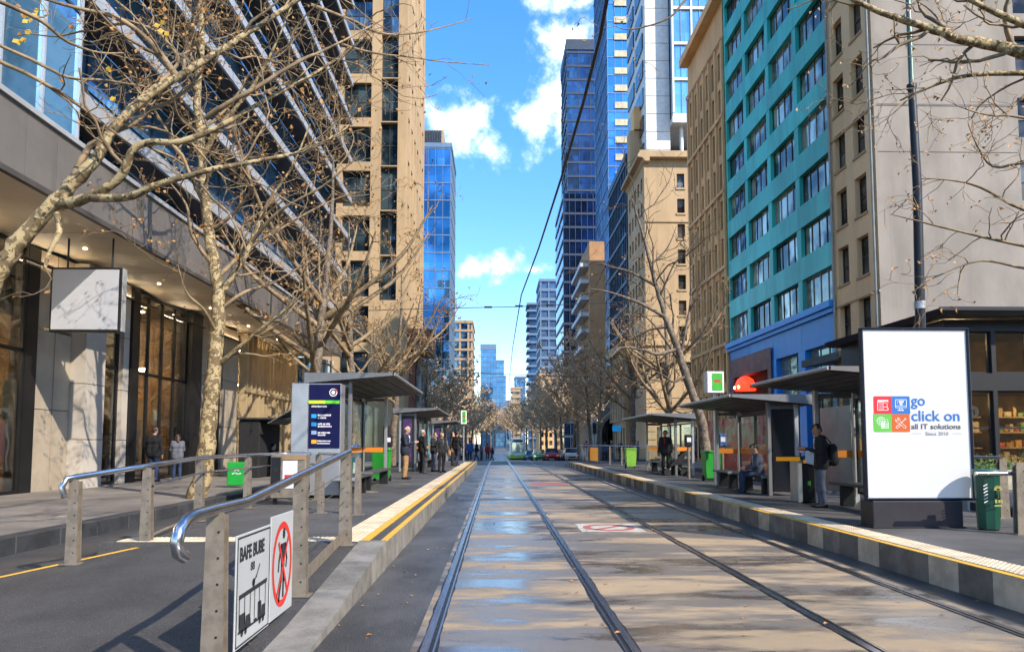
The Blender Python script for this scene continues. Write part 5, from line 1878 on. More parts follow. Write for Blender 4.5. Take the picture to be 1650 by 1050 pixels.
m_bing = M('bin_green', (0.02, 0.30, 0.03), 0.4, var=0.2)
wheelie_bin('bright green wheelie bin inside the nearest left shelter', -3.6, 22.6, PZ, m_bing, .55, .95)
wheelie_bin('bright green wheelie bin left of the middle right shelter', 6.9, 22.9, PR, m_bing, .5, .9)
wheelie_bin('lime wheelie bin at the far right platform fence', 6.5, 34.6, PR, M('bin_lime', (0.20, 0.45, 0.05), .4), .5, .9)

# dark green litter bin at the right edge
gb = thing('litter_bin', 'dark green litter bin with gold emblem behind the billboard', 'bin', (6.75, 9.7, PR))
YG = 9.75
a, c = pt(1582, 757, YG), pt(1626, 857, YG)
xm = (a.x + c.x) / 2
m_dgreen = M('bin_dark_green', (0.008, 0.075, 0.045), 0.35, var=0.25, vs=4)
m_gold = M('gold_print', (0.45, 0.42, 0.12), 0.5)
r1, r0 = (c.x - a.x) / 2 * .93, (c.x - a.x) / 2 * .80
b = MB()
n = 8
prof = [(r0, c.z + .035), (r0 * 1.02, c.z + .1), (r1, a.z - .07)]
b.lathe(prof, xm, YG + r1, n, smooth=False)
obj('body', b, m_dgreen, gb)
obj('lid', MB().lathe([(r1 * 1.08, a.z - .068), (r1 * 1.16, a.z - .03), (r1 * 1.10, a.z), (r1 * .7, a.z + .012)], xm, YG + r1, 20), M('bin_lid_green', (0.03, 0.13, 0.10), .4), gb)
for k in range(4):
    an = math.pi / 4 + k * math.pi / 2
    obj('foot', MB().lathe([(.03, PR), (.03, c.z + .036)], xm + r0 * .7 * math.cos(an), YG + r1 + r0 * .7 * math.sin(an), 8), m_dark, gb)
b = MB()
yf = YG + r1 - r1 * .925 - .004
xx, zz = xm + .03, (a.z + c.z) / 2 + .1
for k in range(7):
    an = math.pi * (k / 6)
    fstrip(b, [(xx, zz + .05), (xx + .055 * math.cos(an), zz + .06 + .05 * math.sin(an))], .016, yf - .03)
fstrip(b, [(xx, zz + .05), (xx, zz - .05)], .012, yf - .03)
for (dx, dz, w, h) in ((-.035, -.10, .03, .05), (.01, -.10, .03, .04), (.045, -.10, .02, .05), (-.01, -.16, .10, .02)):
    b.quad((xx + dx - w / 2, yf - .03, zz + dz - h / 2), (xx + dx + w / 2, yf - .03, zz + dz - h / 2), (xx + dx + w / 2, yf - .03, zz + dz + h / 2), (xx + dx - w / 2, yf - .03, zz + dz + h / 2))
obj('emblem', b, m_gold, gb)
b = MB()
for k in range(6):
    zz2 = a.z - .22 - k * .045
    fstrip(b, [(xm - .135, zz2), (xm - .085, zz2 + .025)], .014, yf + .02)
obj('side_print', b, m_wpr, gb)

# rail along the back edge of the right platform
rr2 = thing('handrail_fence', 'steel handrail fence behind the litter bin at the right edge', 'railing', (7.2, 10, PR))
for (x, y) in ((6.95, 9.4), (8.15, 11.4), (8.2, 14.0)):
    post(rr2, x, y, PR, .95, 0, .14)
obj('handrail', MB().tube([(6.4, 9.45, PR + .8), (6.95, 9.45, PR + .8), (8.4, 9.5, PR + .8)], .028, 10), m_tube, rr2)
obj('handrail', MB().tube([(8.15, 11.4, PR + .97), (8.2, 14, PR + .97), (8.25, 24, PR + .97)], .028, 10), m_tube, rr2)
rr3 = thing('handrail_fence', 'far steel balustrade with glass infill at the end of the right platform', 'railing', (6, 40, PR))
for k in range(8):
    yy = 33.5 + k * 1.8
    xx = 7.9 - k * .36
    obj('post', MB().bbox(xx - .04, xx + .04, yy - .04, yy + .04, PR, PR + 1.05, .008), m_steelb, rr3)
    if k:
        px_, py_ = 7.9 - (k - 1) * .36, 33.5 + (k - 1) * 1.8
        obj('handrail', MB().tube([(px_, py_, PR + 1.06), (xx, yy, PR + 1.06)], .03, 8), m_tube, rr3)
        obj('infill_panel', MB().quad((px_ - .05, py_ + .1, PR + .15), (xx + .05, yy - .1, PR + .15), (xx + .05, yy - .1, PR + .95), (px_ - .05, py_ + .1, PR + .95)), [g_clear, m_amb, M('infill_print', (0.5, 0.5, 0.52), .5, vs=3, col2=(0.08, 0.1, 0.12), thr=(.45, .55))][1 if k == 6 else (2 if k == 7 else 0)], rr3)
# yellow/black mini barriers and ticket pillar
vp = thing('ticket_pillar', 'grey waist-high ticket pillar in front of the standing man', 'pillar', (6.0, 14.5, PR))
a, c = pt(1285, 738, 14.4), pt(1312, 808, 14.4)
obj('case', MB().bbox(a.x, a.x + .10, 14.4, 14.8, PR, a.z, .015), m_alu, vp)
obj('door', MB().bbox(a.x + .105, c.x + .13, 14.42, 14.82, PR + .02, a.z - .01, .012), m_dark, vp)
obj('top', MB().bbox(a.x - .45, c.x + .2, 14.3, 14.5, a.z, a.z + .045, .01), m_dark, vp)
box('yellow_band', m_amb, vp, a.x - .46, a.x + .0, 14.28, 14.34, a.z - .05, a.z + .03)
box('yellow_band', m_amb, vp, a.x + .12, c.x + .1, 14.405, 14.418, a.z - .10, a.z - .03)
box('sticker', M('green_sticker', (0.15, 0.5, 0.05), .5), vp, a.x + .2, a.x + .26, 14.41, 14.419, PR + .35, PR + .44)
for i, (px_, Yv, lb_) in enumerate(((1165, 22.2, 'blue-topped ticket validator post left of the middle right shelter'), (1098 + 12, 24.3, 'dark ticket validator post near the farthest right shelter'), (628, 25.0, 'dark validator post with sign behind the nearest left shelter'))):
    x = (px_ - 800) / FPX * Yv
    t = thing('validator_post', lb_, 'post', (x, Yv, PR))
    obj('pole', MB().tube([(x, Yv, PR), (x, Yv, PR + 1.15)], .05, 10), m_steelb, t)
    obj('reader', MB().bbox(x - .12, x + .12, Yv - .1, Yv + .1, PR + 1.1, PR + 1.5, .03), M('reader_blue', (0.03, 0.07, 0.25), .4) if i == 0 else m_dark, t)
    box('screen', m_wpr, t, x - .07, x + .07, Yv - .108, Yv - .101, PR + 1.25, PR + 1.4)

# route flag boxes
def flagbox(label, px_, py0, py1, w, Yv, z0):
    a, c = pt(px_ - w / 2, py0, Yv), pt(px_ + w / 2, py1, Yv)
    t = thing('route_flag', label, 'sign', ((a.x + c.x) / 2, Yv, z0))
    obj('case', MB().bbox(a.x, c.x, Yv, Yv + .4, c.z, a.z, .02), m_white, t)
    w2 = c.x - a.x
    box('green_face', M('flag_green', (0.05, 0.38, 0.03), .4, vs=4, emit=.08), t, a.x + w2 * .3, c.x - .05, Yv - .012, Yv - .002, c.z + (a.z - c.z) * .12, a.z - .06)
    box('red_label', M('flag_red', (0.6, 0.05, 0.05), .4), t, a.x + w2 * .4, c.x - .1, Yv - .016, Yv - .013, c.z + (a.z - c.z) * .5, c.z + (a.z - c.z) * .62)
    obj('pole', MB().tube([((a.x + c.x) / 2, Yv + .2, z0), ((a.x + c.x) / 2, Yv + .2, c.z)], .05, 8), m_alu, t)
    return t


flagbox('white route flag box with green face above the middle right shelter', 1153, 598, 633, 28, 21.2, PR)
flagbox('small green and white route flag by the far left trees', 747, 661, 683, 9, 47, PZ)

# lamp post behind the billboard
lp = thing('lamp_post', 'tall dark lamp post with pale upper shaft behind the billboard', 'lamp post', (9.5, 16, 0))
pA, pB, pC, pD = pt(1484, 560, 16), pt(1478, 300, 16), pt(1469, 140, 16), pt(1461, -60, 16)
base = Vector((pA.x + .05, 16, 0))
obj('shaft', MB().tube([base, pA, pB, pC], [.13, .11, .098, .085], 14), m_dark, lp)
obj('upper_shaft', MB().tube([pC, pD, pD + (pD - pC)], [.062, .055, .05], 12), M('green_grey_steel', (0.14, 0.19, 0.16), .4, .5), lp)
for f in (0.25, 0.27, .98):
    q = pA.lerp(pB, f) if f < .9 else pC
    obj('collar', MB().tube([q - Vector((0, 0, .05)), q + Vector((0, 0, .05))], .125 if f < .9 else .11, 14), m_alu if f < .9 else m_dark, lp)
obj('base_sleeve', MB().tube([base, base + Vector((0, 0, 1.2))], .19, 14), m_dark, lp)
pE = pD + (pD - pC)
obj('arm', MB().tube([pE, pE + Vector((-1, 0, .6)), pE + Vector((-2.4, 0, .8))], .04, 8), m_dark, lp)
obj('lamp_head', MB().bbox(pE.x - 3.0, pE.x - 2.3, pE.y - .15, pE.y + .15, pE.z + .72, pE.z + .86, .04), m_alu, lp)

# hoarding with red artwork behind the middle right shelter
hd = thing('painted_hoarding', 'red and maroon painted hoarding behind the middle right shelter', 'hoarding', (8.9, 22, 0))
m_art = M('maroon_artwork', (0.62, 0.035, 0.045), .5, vs=1.8, col2=(0.50, 0.40, 0.28), thr=(.47, .53))
m_art2 = M('red_artwork', (0.85, 0.045, 0.035), .45, vs=3.0, col2=(0.6, 0.45, 0.4), thr=(.60, .66))
for k in range(6):
    ya = 21.6 + k * 1.5
    box('upper_panel', m_art, hd, 9.0, 9.05, ya + .01, ya + 1.49, 1.25, 2.45)
    box('lower_panel', m_art2, hd, 8.97, 9.05, ya + .01, ya + 1.49, 0.35, 1.24)
    box('stay', m_dark, hd, 9.06, 9.14, ya + .7, ya + .78, 0.0, 2.3)

gh = thing('grey_hoarding', 'pale grey panelled hoarding behind the standing man', 'hoarding', (9.7, 18, 0))
m_gh = M('grey_hoarding_panel', (0.42, 0.43, 0.41), .5, var=.2, vs=1.2, rnd=.12)
for k in range(6):
    ya = 14.6 + k * 1.1
    box('panel', m_gh, gh, 9.7, 9.75, ya + .012, ya + 1.088, 0.12, 2.55)
    box('stay', m_dark, gh, 9.76, 9.84, ya + .5, ya + .58, 0.0, 2.5)
for k, (ya, za, m) in enumerate(((15.2, 1.3, 'cyan'), (17.0, 1.4, 'red'), (18.4, 1.2, 'amber'), (16.1, 1.9, 'white'))):
    box('poster', {'cyan': m_cyan, 'red': m_art2, 'amber': m_amb, 'white': m_wpr}[m], gh, 9.685, 9.698, ya, ya + .5, za, za + .45)

# kerbside kiosk with grey awning, cafe screens on the left footpath
kk = thing('street_kiosk', 'black boxed kiosk with small awning on the left footpath', 'kiosk', (-9.2, 28, .22))
a = pt(385, 676, 27)
c = pt(417, 760, 27)
obj('cabin', MB().bbox(a.x, c.x, 27, 29.5, .22, a.z, .03), m_black, kk)
obj('roof', MB().bbox(a.x - .05, c.x + 1.4, 26.9, 29.8, a.z, a.z + .08, .02), m_und, kk)
obj('back_screen', MB().bbox(c.x + .7, c.x + 1.5, 29.4, 29.5, .22, a.z - .1, .01), m_black, kk)
obj('post', MB().bbox(c.x + 1.3, c.x + 1.36, 27, 27.06, .22, a.z, .01), m_dark, kk)
b = MB()
e0, e1 = pt(430, 682, 26.5), pt(478, 652, 26.5)
b.hexa([(e0.x, 26.6, e0.z), (e1.x, 26.6, e1.z - .05), (e0.x, 29, e0.z), (e1.x, 29, e1.z - .05), (e0.x, 26.6, e0.z + .03), (e1.x, 26.6, e1.z), (e0.x, 29, e0.z + .03), (e1.x, 29, e1.z)])
obj('awning', b, M('grey_canvas', (0.16, 0.16, 0.17), .8), kk)
# green A-board
gbk = thing('pavement_board', 'green plastic pavement board with white squiggle near the tree', 'sign', (-7.8, 21, .22))
a, c = pt(366, 744, 21), pt(396, 782, 21)
obj('board', MB().bbox(a.x, c.x, 21, 21.05, c.z, a.z, .02), M('board_green', (0.01, 0.33, 0.04), .4, var=.15), gbk)
obj('rear_board', MB().bbox(a.x + .02, c.x - .02, 21.3, 21.34, c.z, a.z - .03, .02), m_bing, gbk)
obj('hinge', MB().bbox(a.x + .05, c.x - .05, 21.03, 21.32, a.z - .06, a.z - .03, .008), m_dark, gbk)
b = MB()
mid_ = ((a.x + c.x) / 2, (a.z + c.z) / 2)
fstrip(b, [(mid_[0] - .12, mid_[1]), (mid_[0] - .04, mid_[1] + .03), (mid_[0] + .05, mid_[1] - .01), (mid_[0] + .13, mid_[1] + .02)], .03, 20.993)
fstrip(b, [(mid_[0] - .06, mid_[1] + .09), (mid_[0], mid_[1] + .12), (mid_[0] + .07, mid_[1] + .09)], .025, 20.993)
obj('white_mark', b, m_wpr, gbk)

# traffic signals
def signal(label, px_, py_, Yv, z0, col, facing=-1):
    p = pt(px_, py_, Yv)
    t = thing('traffic_signal', label, 'traffic light', (p.x, Yv, z0))
    obj('pole', MB().tube([(p.x, Yv + .1, z0), (p.x, Yv + .1, p.z + .6)], .055, 8), m_shel, t)
    obj('housing', MB().bbox(p.x - .17, p.x + .17, Yv - .12, Yv + .08, p.z - .5, p.z + .5, .03), m_black, t)
    for k, (cc, on) in enumerate((((.5, .02, .01), 0), ((.5, .25, .01), 0), ((.02, .6, .3), 1))):
        zz = p.z + .32 - k * .32
        obj('lens', MB().tube([(p.x, Yv - .16, zz), (p.x, Yv - .12, zz)], .10, 14), EMIT('signal_green', cc, 2.5) if on and col == 'g' else M('lens_%d' % k, tuple(v * .15 for v in cc), .3), t)
        obj('visor', MB().tube([(p.x, Yv - .3, zz + .06), (p.x, Yv - .13, zz + .06)], .115, 10), m_black, t)
    return t


signal('traffic signal showing green above the middle right shelter end', 1262, 672, 38, .16, 'g')
signal('dark traffic signal behind the nearest left shelter', 623, 700, 40, .22, 'x')
signal('dark traffic signal at the far crossing on the right', 958, 690, 64, -.1, 'x')

# blue street sign and planter with greenery
bsn = thing('street_sign', 'blue direction sign on a thin pole near the arched entrance', 'sign', (11.2, 62, -.1))
p = pt(993, 690, 62)
obj('pole', MB().tube([(p.x + .25, 62, -.1), (p.x + .25, 62, p.z + .3)], .04, 8), m_alu, bsn)
obj('plate', MB().bbox(p.x - .35, p.x + .4, 61.93, 61.96, p.z - .25, p.z + .25, .008), m_cyan, bsn)
m_leafg = M('shrub_leaf', (0.10, 0.19, 0.02), .5, var=.4, vs=6)
pln = thing('planter_box', 'concrete planter box with low green shrubs at the right edge', 'planter', (16, 20, .16))
obj('trough', MB().bbox(13.2, 20, 20, 20.7, .16, .75, .03), m_kerbL, pln)
b = MB()
rs = random.Random(9)
for k in range(1800):
    x, y, z = rs.uniform(13.3, 19.9), rs.uniform(20.0, 20.7), .72 + abs(rs.gauss(0, .18))
    d = Vector((rs.gauss(0, 1), rs.gauss(0, 1), rs.gauss(.4, 1))).normalized() * .09
    e = d.orthogonal().normalized() * .035
    b.add([Vector((x, y, z)) - e, Vector((x, y, z)) + d, Vector((x, y, z)) + e], [(0, 1, 2)])
obj('foliage', b, m_leafg, pln, kind='stuff')

# ================================================================== PEOPLE
def surface_nets(V, org, h):
    ins = V < 0
    nx, ny, nz = V.shape
    c = [ins[i:nx - 1 + i, j:ny - 1 + j, k:nz - 1 + k] for i in (0, 1) for j in (0, 1) for k in (0, 1)]
    cnt = sum(a.astype(np.int8) for a in c)
    mask = (cnt > 0) & (cnt < 8)
    idx = -np.ones(mask.shape, np.int64)
    I = np.argwhere(mask)
    idx[mask] = np.arange(len(I))
    acc_ = np.zeros((len(I), 3))
    num = np.zeros(len(I))
    off = [(i, j, k) for i in (0, 1) for j in (0, 1) for k in (0, 1)]
    for a in range(8):
        for b in range(a + 1, 8):
            d = np.array(off[b]) - np.array(off[a])
            if abs(d).sum() != 1:
                continue
            A, B = I + off[a], I + off[b]
            va, vb = V[tuple(A.T)], V[tuple(B.T)]
            s = (va < 0) != (vb < 0)
            t = np.where(s, va / np.where(va == vb, 1, va - vb), 0)
            acc_ += np.where(s[:, None], A + d * t[:, None], 0)
            num += s
    P = acc_ / num[:, None] * h + org
    faces = []
    for ax in range(3):
        sl0 = [slice(None)] * 3
        sl1 = [slice(None)] * 3
        sl0[ax], sl1[ax] = slice(0, -1), slice(1, None)
        ch = ins[tuple(sl0)] != ins[tuple(sl1)]
        E = np.argwhere(ch)
        u, w = (ax + 1) % 3, (ax + 2) % 3
        dims = mask.shape
        ok = (E[:, u] > 0) & (E[:, w] > 0) & (E[:, u] < dims[u]) & (E[:, w] < dims[w])
        E = E[ok]
        q = []
        for du, dw in ((-1, -1), (0, -1), (0, 0), (-1, 0)):
            F = E.copy()
            F[:, u] += du
            F[:, w] += dw
            q.append(idx[tuple(F.T)])
        q = np.stack(q, 1)
        flip = ~ins[tuple(E.T)]
        q[flip] = q[flip][:, ::-1]
        faces.append(q)
    return P, np.concatenate(faces)


def sdf_mesh(name, prims, h, mats, k=0.022):
    """prims: (a, b, ra, rb, material index) round cones, blended into one continuous skin"""
    A = np.array([p[0] for p in prims], float)
    B = np.array([p[1] for p in prims], float)
    R = np.array([[p[2], p[3]] for p in prims])
    mx_ = R.max(1)[:, None]
    lo = np.minimum(A, B) - mx_
    hi = np.maximum(A, B) + mx_
    org = lo.min(0) - 3 * h
    n = np.ceil((hi.max(0) - org) / h).astype(int) + 4
    V = np.full(n, 0.08)

    def dist(P, i):
        ab = B[i] - A[i]
        L = max((ab * ab).sum(), 1e-9)
        t = np.clip(((P - A[i]) @ ab) / L, 0, 1)
        return np.linalg.norm(P - A[i] - t[..., None] * ab, axis=-1) - (R[i, 0] + (R[i, 1] - R[i, 0]) * t)
    for i in range(len(prims)):
        m = 0.06
        i0 = np.maximum(np.floor((lo[i] - m - org) / h).astype(int), 0)
        i1 = np.minimum(np.ceil((hi[i] + m - org) / h).astype(int) + 1, n)
        gx = [org[a] + h * np.arange(i0[a], i1[a]) for a in range(3)]
        P = np.stack(np.meshgrid(*gx, indexing='ij'), -1)
        d = dist(P, i)
        s = tuple(slice(i0[a], i1[a]) for a in range(3))
        kk_ = min(k, mx_[i, 0] * .6)
        v = V[s]
        t = np.clip(0.5 + 0.5 * (v - d) / kk_, 0, 1)
        V[s] = v * (1 - t) + d * t - kk_ * t * (1 - t)
    P, F = surface_nets(V, org, h)
    D = np.stack([dist(P, i) for i in range(len(prims))])
    vm = np.array([p[4] for p in prims])[D.argmin(0)]
    me = bpy.data.meshes.new(name)
    me.from_pydata(P.tolist(), [], F.tolist())
    fm = vm[F]
    fmi = np.array([np.bincount(r).argmax() for r in fm]) if len(fm) < 40000 else fm[:, 0]
    me.polygons.foreach_set('material_index', fmi.astype(np.int32))
    me.polygons.foreach_set('use_smooth', np.ones(len(F), bool))
    for m in mats:
        me.materials.append(m)
    me.update()
    return me


V3 = lambda *a: np.array(a, float)


def skel(**k):
    j = dict(pel=V3(0, 0, .95), che=V3(0, 0, 1.28), nek=V3(0, .0, 1.49), hed=V3(0, .025, 1.63), face=V3(0, 1, -.05),
             hipL=V3(-.09, 0, .92), hipR=V3(.09, 0, .92), kneL=V3(-.10, .02, .50), kneR=V3(.10, .02, .50), ankL=V3(-.11, -.02, .09), ankR=V3(.11, -.02, .09),
             toeL=V3(-.13, .15, .035), toeR=V3(.13, .15, .035), shoL=V3(-.19, 0, 1.42), shoR=V3(.19, 0, 1.42), elbL=V3(-.25, -.02, 1.13), elbR=V3(.25, -.02, 1.13),
             wriL=V3(-.26, .05, .88), wriR=V3(.26, .05, .88), hanL=V3(0, .1, -1), hanR=V3(0, .1, -1))
    for a, b in k.items():
        j[a] = V3(*b)
    return j


def unit(v):
    return v / max(np.linalg.norm(v), 1e-9)


def person_prims(j, fat=1.0, coat=True, skirt=False, fine=True):
    SK, TOP, BOT, SHO, SHI = 0, 1, 2, 3, 4
    P = []
    side = unit(j['shoR'] - j['shoL'])
    hs_ = unit(j['hipR'] - j['hipL'])
    up = unit(j['nek'] - j['pel'])
    pel, che, nek = j['pel'], j['che'], j['nek']
    wai = (pel + che) / 2
    f = fat
    P.append((pel - hs_ * .075, pel + hs_ * .075, .115 * f, .115 * f, BOT))
    P.append((wai - side * .07, wai + side * .07, .118 * f, .118 * f, TOP))
    P.append((che - side * .10, che + side * .10, .125 * f, .125 * f, TOP))
    P.append((che - side * .05 + up * .08, che + side * .05 + up * .08, .115, .115, TOP))
    P.append((j['shoL'] + side * .03, j['shoR'] - side * .03, .068, .068, TOP))
    P.append((nek - up * .1, nek - up * .02, .085, .06, TOP))
    if coat:
        P.append((pel - hs_ * .085 - up * .07, pel + hs_ * .085 - up * .07, .128 * f, .128 * f, TOP))
        P.append((wai - side * .08, pel - hs_ * .09, .125 * f, .13 * f, TOP))
        P.append((wai + side * .08, pel + hs_ * .09, .125 * f, .13 * f, TOP))
    fwd = np.cross(up, side)
    # shirt front
    P.append((che + fwd * .105 * f + up * .12, che + fwd * .118 * f - up * .08, .03, .02, SHI))
    P.append((nek - up * .05, nek + (j['hed'] - nek) * .5, .055, .05, SK))
    h = j['hed']
    fc = unit(j['face'])
    hu = unit(np.array([0, 0, 1.0]) - fc * fc[2])
    hr = np.cross(fc, hu)
    P.append((h - hu * .035 + fc * .01, h + hu * .03 - fc * .012, .078, .092, SK))
    P.append((h - hu * .075 + fc * .045, h - hu * .02 + fc * .03, .045, .065, SK))
    P.append((h - hu * .005 + fc * .093, h - hu * .035 + fc * .106, .010, .015, SK))
    P.append((h + hu * .018 - hr * .035 + fc * .083, h + hu * .018 + hr * .035 + fc * .083, .013, .013, SK))
    P.append((h - hu * .062 - hr * .016 + fc * .084, h - hu * .062 + hr * .016 + fc * .084, .010, .010, SK))
    for s in (-1, 1):
        P.append((h + hr * s * .088 + hu * .01 - fc * .01, h + hr * s * .088 - hu * .03 - fc * .005, .014, .011, SK))
    for S, sg in (('L', -1), ('R', 1)):
        hip, kne, ank, toe = j['hip' + S], j['kne' + S], j['ank' + S], j['toe' + S]
        P.append((hip, kne, .092 * f, .062, BOT))
        P.append((kne, kne + (ank - kne) * .35, .062, .064, BOT))
        P.append((kne + (ank - kne) * .35, ank + (kne - ank) * .04, .064, .052, BOT))
        fd = unit(toe - ank)
        P.append((V3(ank[0], ank[1], ank[2] - .035) - fd * .03 * V3(1, 1, 0), toe, .047, .036, SHO))
        sho, elb, wri = j['sho' + S], j['elb' + S], j['wri' + S]
        P.append((sho, elb, .062 * f, .05, TOP))
        P.append((elb, wri, .05, .038, TOP))
        hd = unit(j['han' + S])
        P.append((wri, wri + hd * .03, .028, .028, SK))
        pn = unit(np.cross(hd, up) if abs(hd @ up) < .9 else side * sg * .3 + fwd)
        wd = unit(np.cross(hd, pn))
        P.append((wri + hd * .05 - wd * .018, wri + hd * .05 + wd * .018, .024, .022, SK))
        if fine:
            for q, (o, l) in enumerate(((-.030, .072), (-.010, .082), (.010, .076), (.029, .060))):
                b0 = wri + hd * .075 + wd * o
                m0 = b0 + hd * l * .5 + pn * .006
                P.append((b0, m0, .0098, .0092, SK))
                P.append((m0, m0 + hd * l * .42 + pn * .02, .0092, .0082, SK))
            P.append((wri + hd * .035 - wd * .03, wri + hd * .075 - wd * .052 + pn * .02, .012, .0095, SK))
        else:
            P.append((wri + hd * .06, wri + hd * .14, .03, .02, SK))
    if skirt:
        P.append((pel - up * .05, (j['kneL'] + j['kneR']) / 2 + V3(0, 0, .05), .15, .17, BOT))
    return P


def hair_prims(j, style='short'):
    h, fc = j['hed'], unit(j['face'])
    hu = unit(np.array([0, 0, 1.0]) - fc * fc[2])
    hr = np.cross(fc, hu)
    if style == 'fringe':  # receding ring of hair
        return [(h - fc * .05 - hr * .06 + hu * .0, h - fc * .05 + hr * .06 + hu * .0, .05, .05, 0)]
    P = [(h + hu * .062 + fc * .012, h + hu * .045 - fc * .035, .066, .082, 0), (h + hu * .0 - fc * .045, h - hu * .04 - fc * .05, .072, .052, 0),
         (h + hu * .03 - hr * .05 - fc * .025, h + hu * .03 + hr * .05 - fc * .025, .05, .05, 0)]
    if style == 'long':
        P.append((h - fc * .05, h - fc * .07 - hu * .2, .075, .05, 0))
    return P


skins = [M('skin_light', (0.50, 0.29, 0.20), .5, var=.1, vs=9), M('skin_tan', (0.36, 0.19, 0.12), .5, var=.1, vs=9)]
c_navy = M('cloth_navy', (0.016, 0.020, 0.040), .85, var=.35, vs=7, bump=.3, bs=60)
c_black = M('cloth_black', (0.010, 0.010, 0.012), .85, var=.4, vs=7, bump=.3, bs=60)
c_tan = M('cloth_tan', (0.36, 0.21, 0.085), .85, var=.25, vs=7, bump=.3, bs=60)
c_grey = M('cloth_grey', (0.11, 0.115, 0.14), .85, var=.3, vs=7, bump=.3, bs=60)
c_slate = M('cloth_slate', (0.085, 0.10, 0.145), .85, var=.3, vs=7, bump=.3, bs=60)
c_jean = M('cloth_denim', (0.025, 0.045, 0.11), .85, var=.35, vs=9, bump=.3, bs=60)
c_white = M('cloth_white', (0.55, 0.58, 0.64), .8, var=.15, vs=7)
c_brown = M('cloth_brown', (0.13, 0.07, 0.04), .85, var=.3, vs=7)
c_bluec = M('cloth_blue', (0.03, 0.10, 0.32), .85, var=.3, vs=7)
c_red = M('cloth_red', (0.42, 0.03, 0.03), .85, var=.3, vs=7)
c_shoe = M('shoe_leather', (0.012, 0.010, 0.010), .4, var=.3)
h_black = M('hair_black', (0.010, 0.009, 0.008), .55, var=.3, vs=40)
h_grey = M('hair_grey', (0.42, 0.40, 0.38), .6, var=.2, vs=40)
h_brown = M('hair_brown', (0.05, 0.028, 0.015), .55, var=.3, vs=40)


def person(label, x, y, z, H, rz_, j, top, bot, shirt=c_white, skin=0, hair=h_black, style='short', h=.016, fat=1.0, coat=True, group=None, fine=False, eyes=False, skirt=False):
    t = thing('person', label, 'person', (x, y, z), group)
    me = sdf_mesh('body', person_prims(j, fat, coat, skirt, fine), h, [skins[skin], top, bot, c_shoe, shirt])
    hm = sdf_mesh('hair', hair_prims(j, style), h, [hair], .02)
    Mx = Matrix.Translation((x, y, z)) @ Matrix.Rotation(rz_, 4, 'Z') @ Matrix.Scale(H / 1.76, 4)
    for nm, m in (('body', me), ('hair', hm)):
        m.transform(Mx)
        obj(nm, m, None, t)
    if eyes:
        hh, fc = j['hed'], unit(j['face'])
        hu = unit(np.array([0, 0, 1.0]) - fc * fc[2])
        hr = np.cross(fc, hu)
        for s in (-1, 1):
            e = hh + hr * s * .033 + fc * .083 + hu * .002
            b = MB().lathe([(.002, -.007), (.007, -.004), (.008, 0), (.007, .004), (.002, .007)], 0, 0, 8)
            b.v = [tuple(Mx @ Vector((vx + e[0], vy + e[1], vz + e[2]))) for vx, vy, vz in b.v]
            obj('eye', b, c_shoe, t)
    return t


PHONE = dict(elbL=(-.23, .06, 1.14), elbR=(.23, .06, 1.14), wriL=(-.09, .30, 1.20), wriR=(.07, .30, 1.19), hanL=(.35, .9, .15), hanR=(-.35, .9, .15), hed=(0, .065, 1.60), face=(0, .85, -.5), nek=(0, .02, 1.48))
SIT = dict(pel=(0, 0, .53), che=(0, .03, .86), nek=(0, .06, 1.06), hed=(0, .12, 1.19), hipL=(-.09, 0, .52), hipR=(.09, 0, .52), kneL=(-.12, .43, .50), kneR=(.12, .43, .50), ankL=(-.11, .42, .09), ankR=(.11, .45, .09), toeL=(-.13, .58, .035), toeR=(.13, .61, .035),
           shoL=(-.19, .04, 1.0), shoR=(.19, .04, 1.0), elbL=(-.24, .12, .74), elbR=(.24, .12, .74), wriL=(-.1, .34, .66), wriR=(.1, .34, .66), hanL=(.4, .9, 0), hanR=(-.4, .9, 0), face=(0, .85, -.5))
WALK = dict(kneL=(-.10, .16, .52), ankL=(-.10, .22, .10), toeL=(-.11, .40, .06), kneR=(.10, -.04, .50), ankR=(.10, -.30, .13), toeR=(.11, -.15, .04), wriL=(-.25, -.12, .90), wriR=(.26, .18, .92))
R = math.radians
# right platform: standing man reading a phone (faces left along the platform)
mx_ = 6.12
person('standing man in black blazer and grey trousers looking down at his phone', mx_, 13.4, PR, 1.60, R(82), skel(**PHONE), c_black, c_slate, c_white, 1, h_black, h=.0095, fine=True, eyes=True)
ph = thing('mobile_phone', 'red-cased mobile phone held by the standing man', 'phone', (mx_ - .3, 13.4, 1.4))
obj('case', MB().bbox(mx_ - .41, mx_ - .335, 13.33, 13.47, PR + 1.075, PR + 1.088, .004), m_red, ph)
obj('screen', MB().bbox(mx_ - .405, mx_ - .34, 13.335, 13.465, PR + 1.089, PR + 1.091, .0005), m_wpr, ph)
bk = thing('backpack', 'black backpack worn by the standing man', 'backpack', (mx_ + .2, 13.4, 1.1))
obj('pack', sdf_mesh('pack', [(V3(mx_ + .21, 13.32, PR + .86), V3(mx_ + .20, 13.32, PR + 1.12), .085, .075, 0), (V3(mx_ + .21, 13.48, PR + .86), V3(mx_ + .20, 13.48, PR + 1.12), .085, .075, 0), (V3(mx_ + .27, 13.4, PR + .85), V3(mx_ + .26, 13.4, PR + .98), .07, .06, 0)], .014, [c_black]), None, bk)
obj('strap', MB().tube([(mx_ + .15, 13.28, PR + 1.2), (mx_ + .02, 13.22, PR + 1.33), (mx_ - .10, 13.25, PR + 1.18), (mx_ - .02, 13.24, PR + .95), (mx_ + .14, 13.28, PR + .86)], .012, 6), c_black, bk)
pb = thing('paper_folder', 'white paper folder tucked under the standing man\'s hands', 'folder', (mx_ - .2, 13.35, .9))
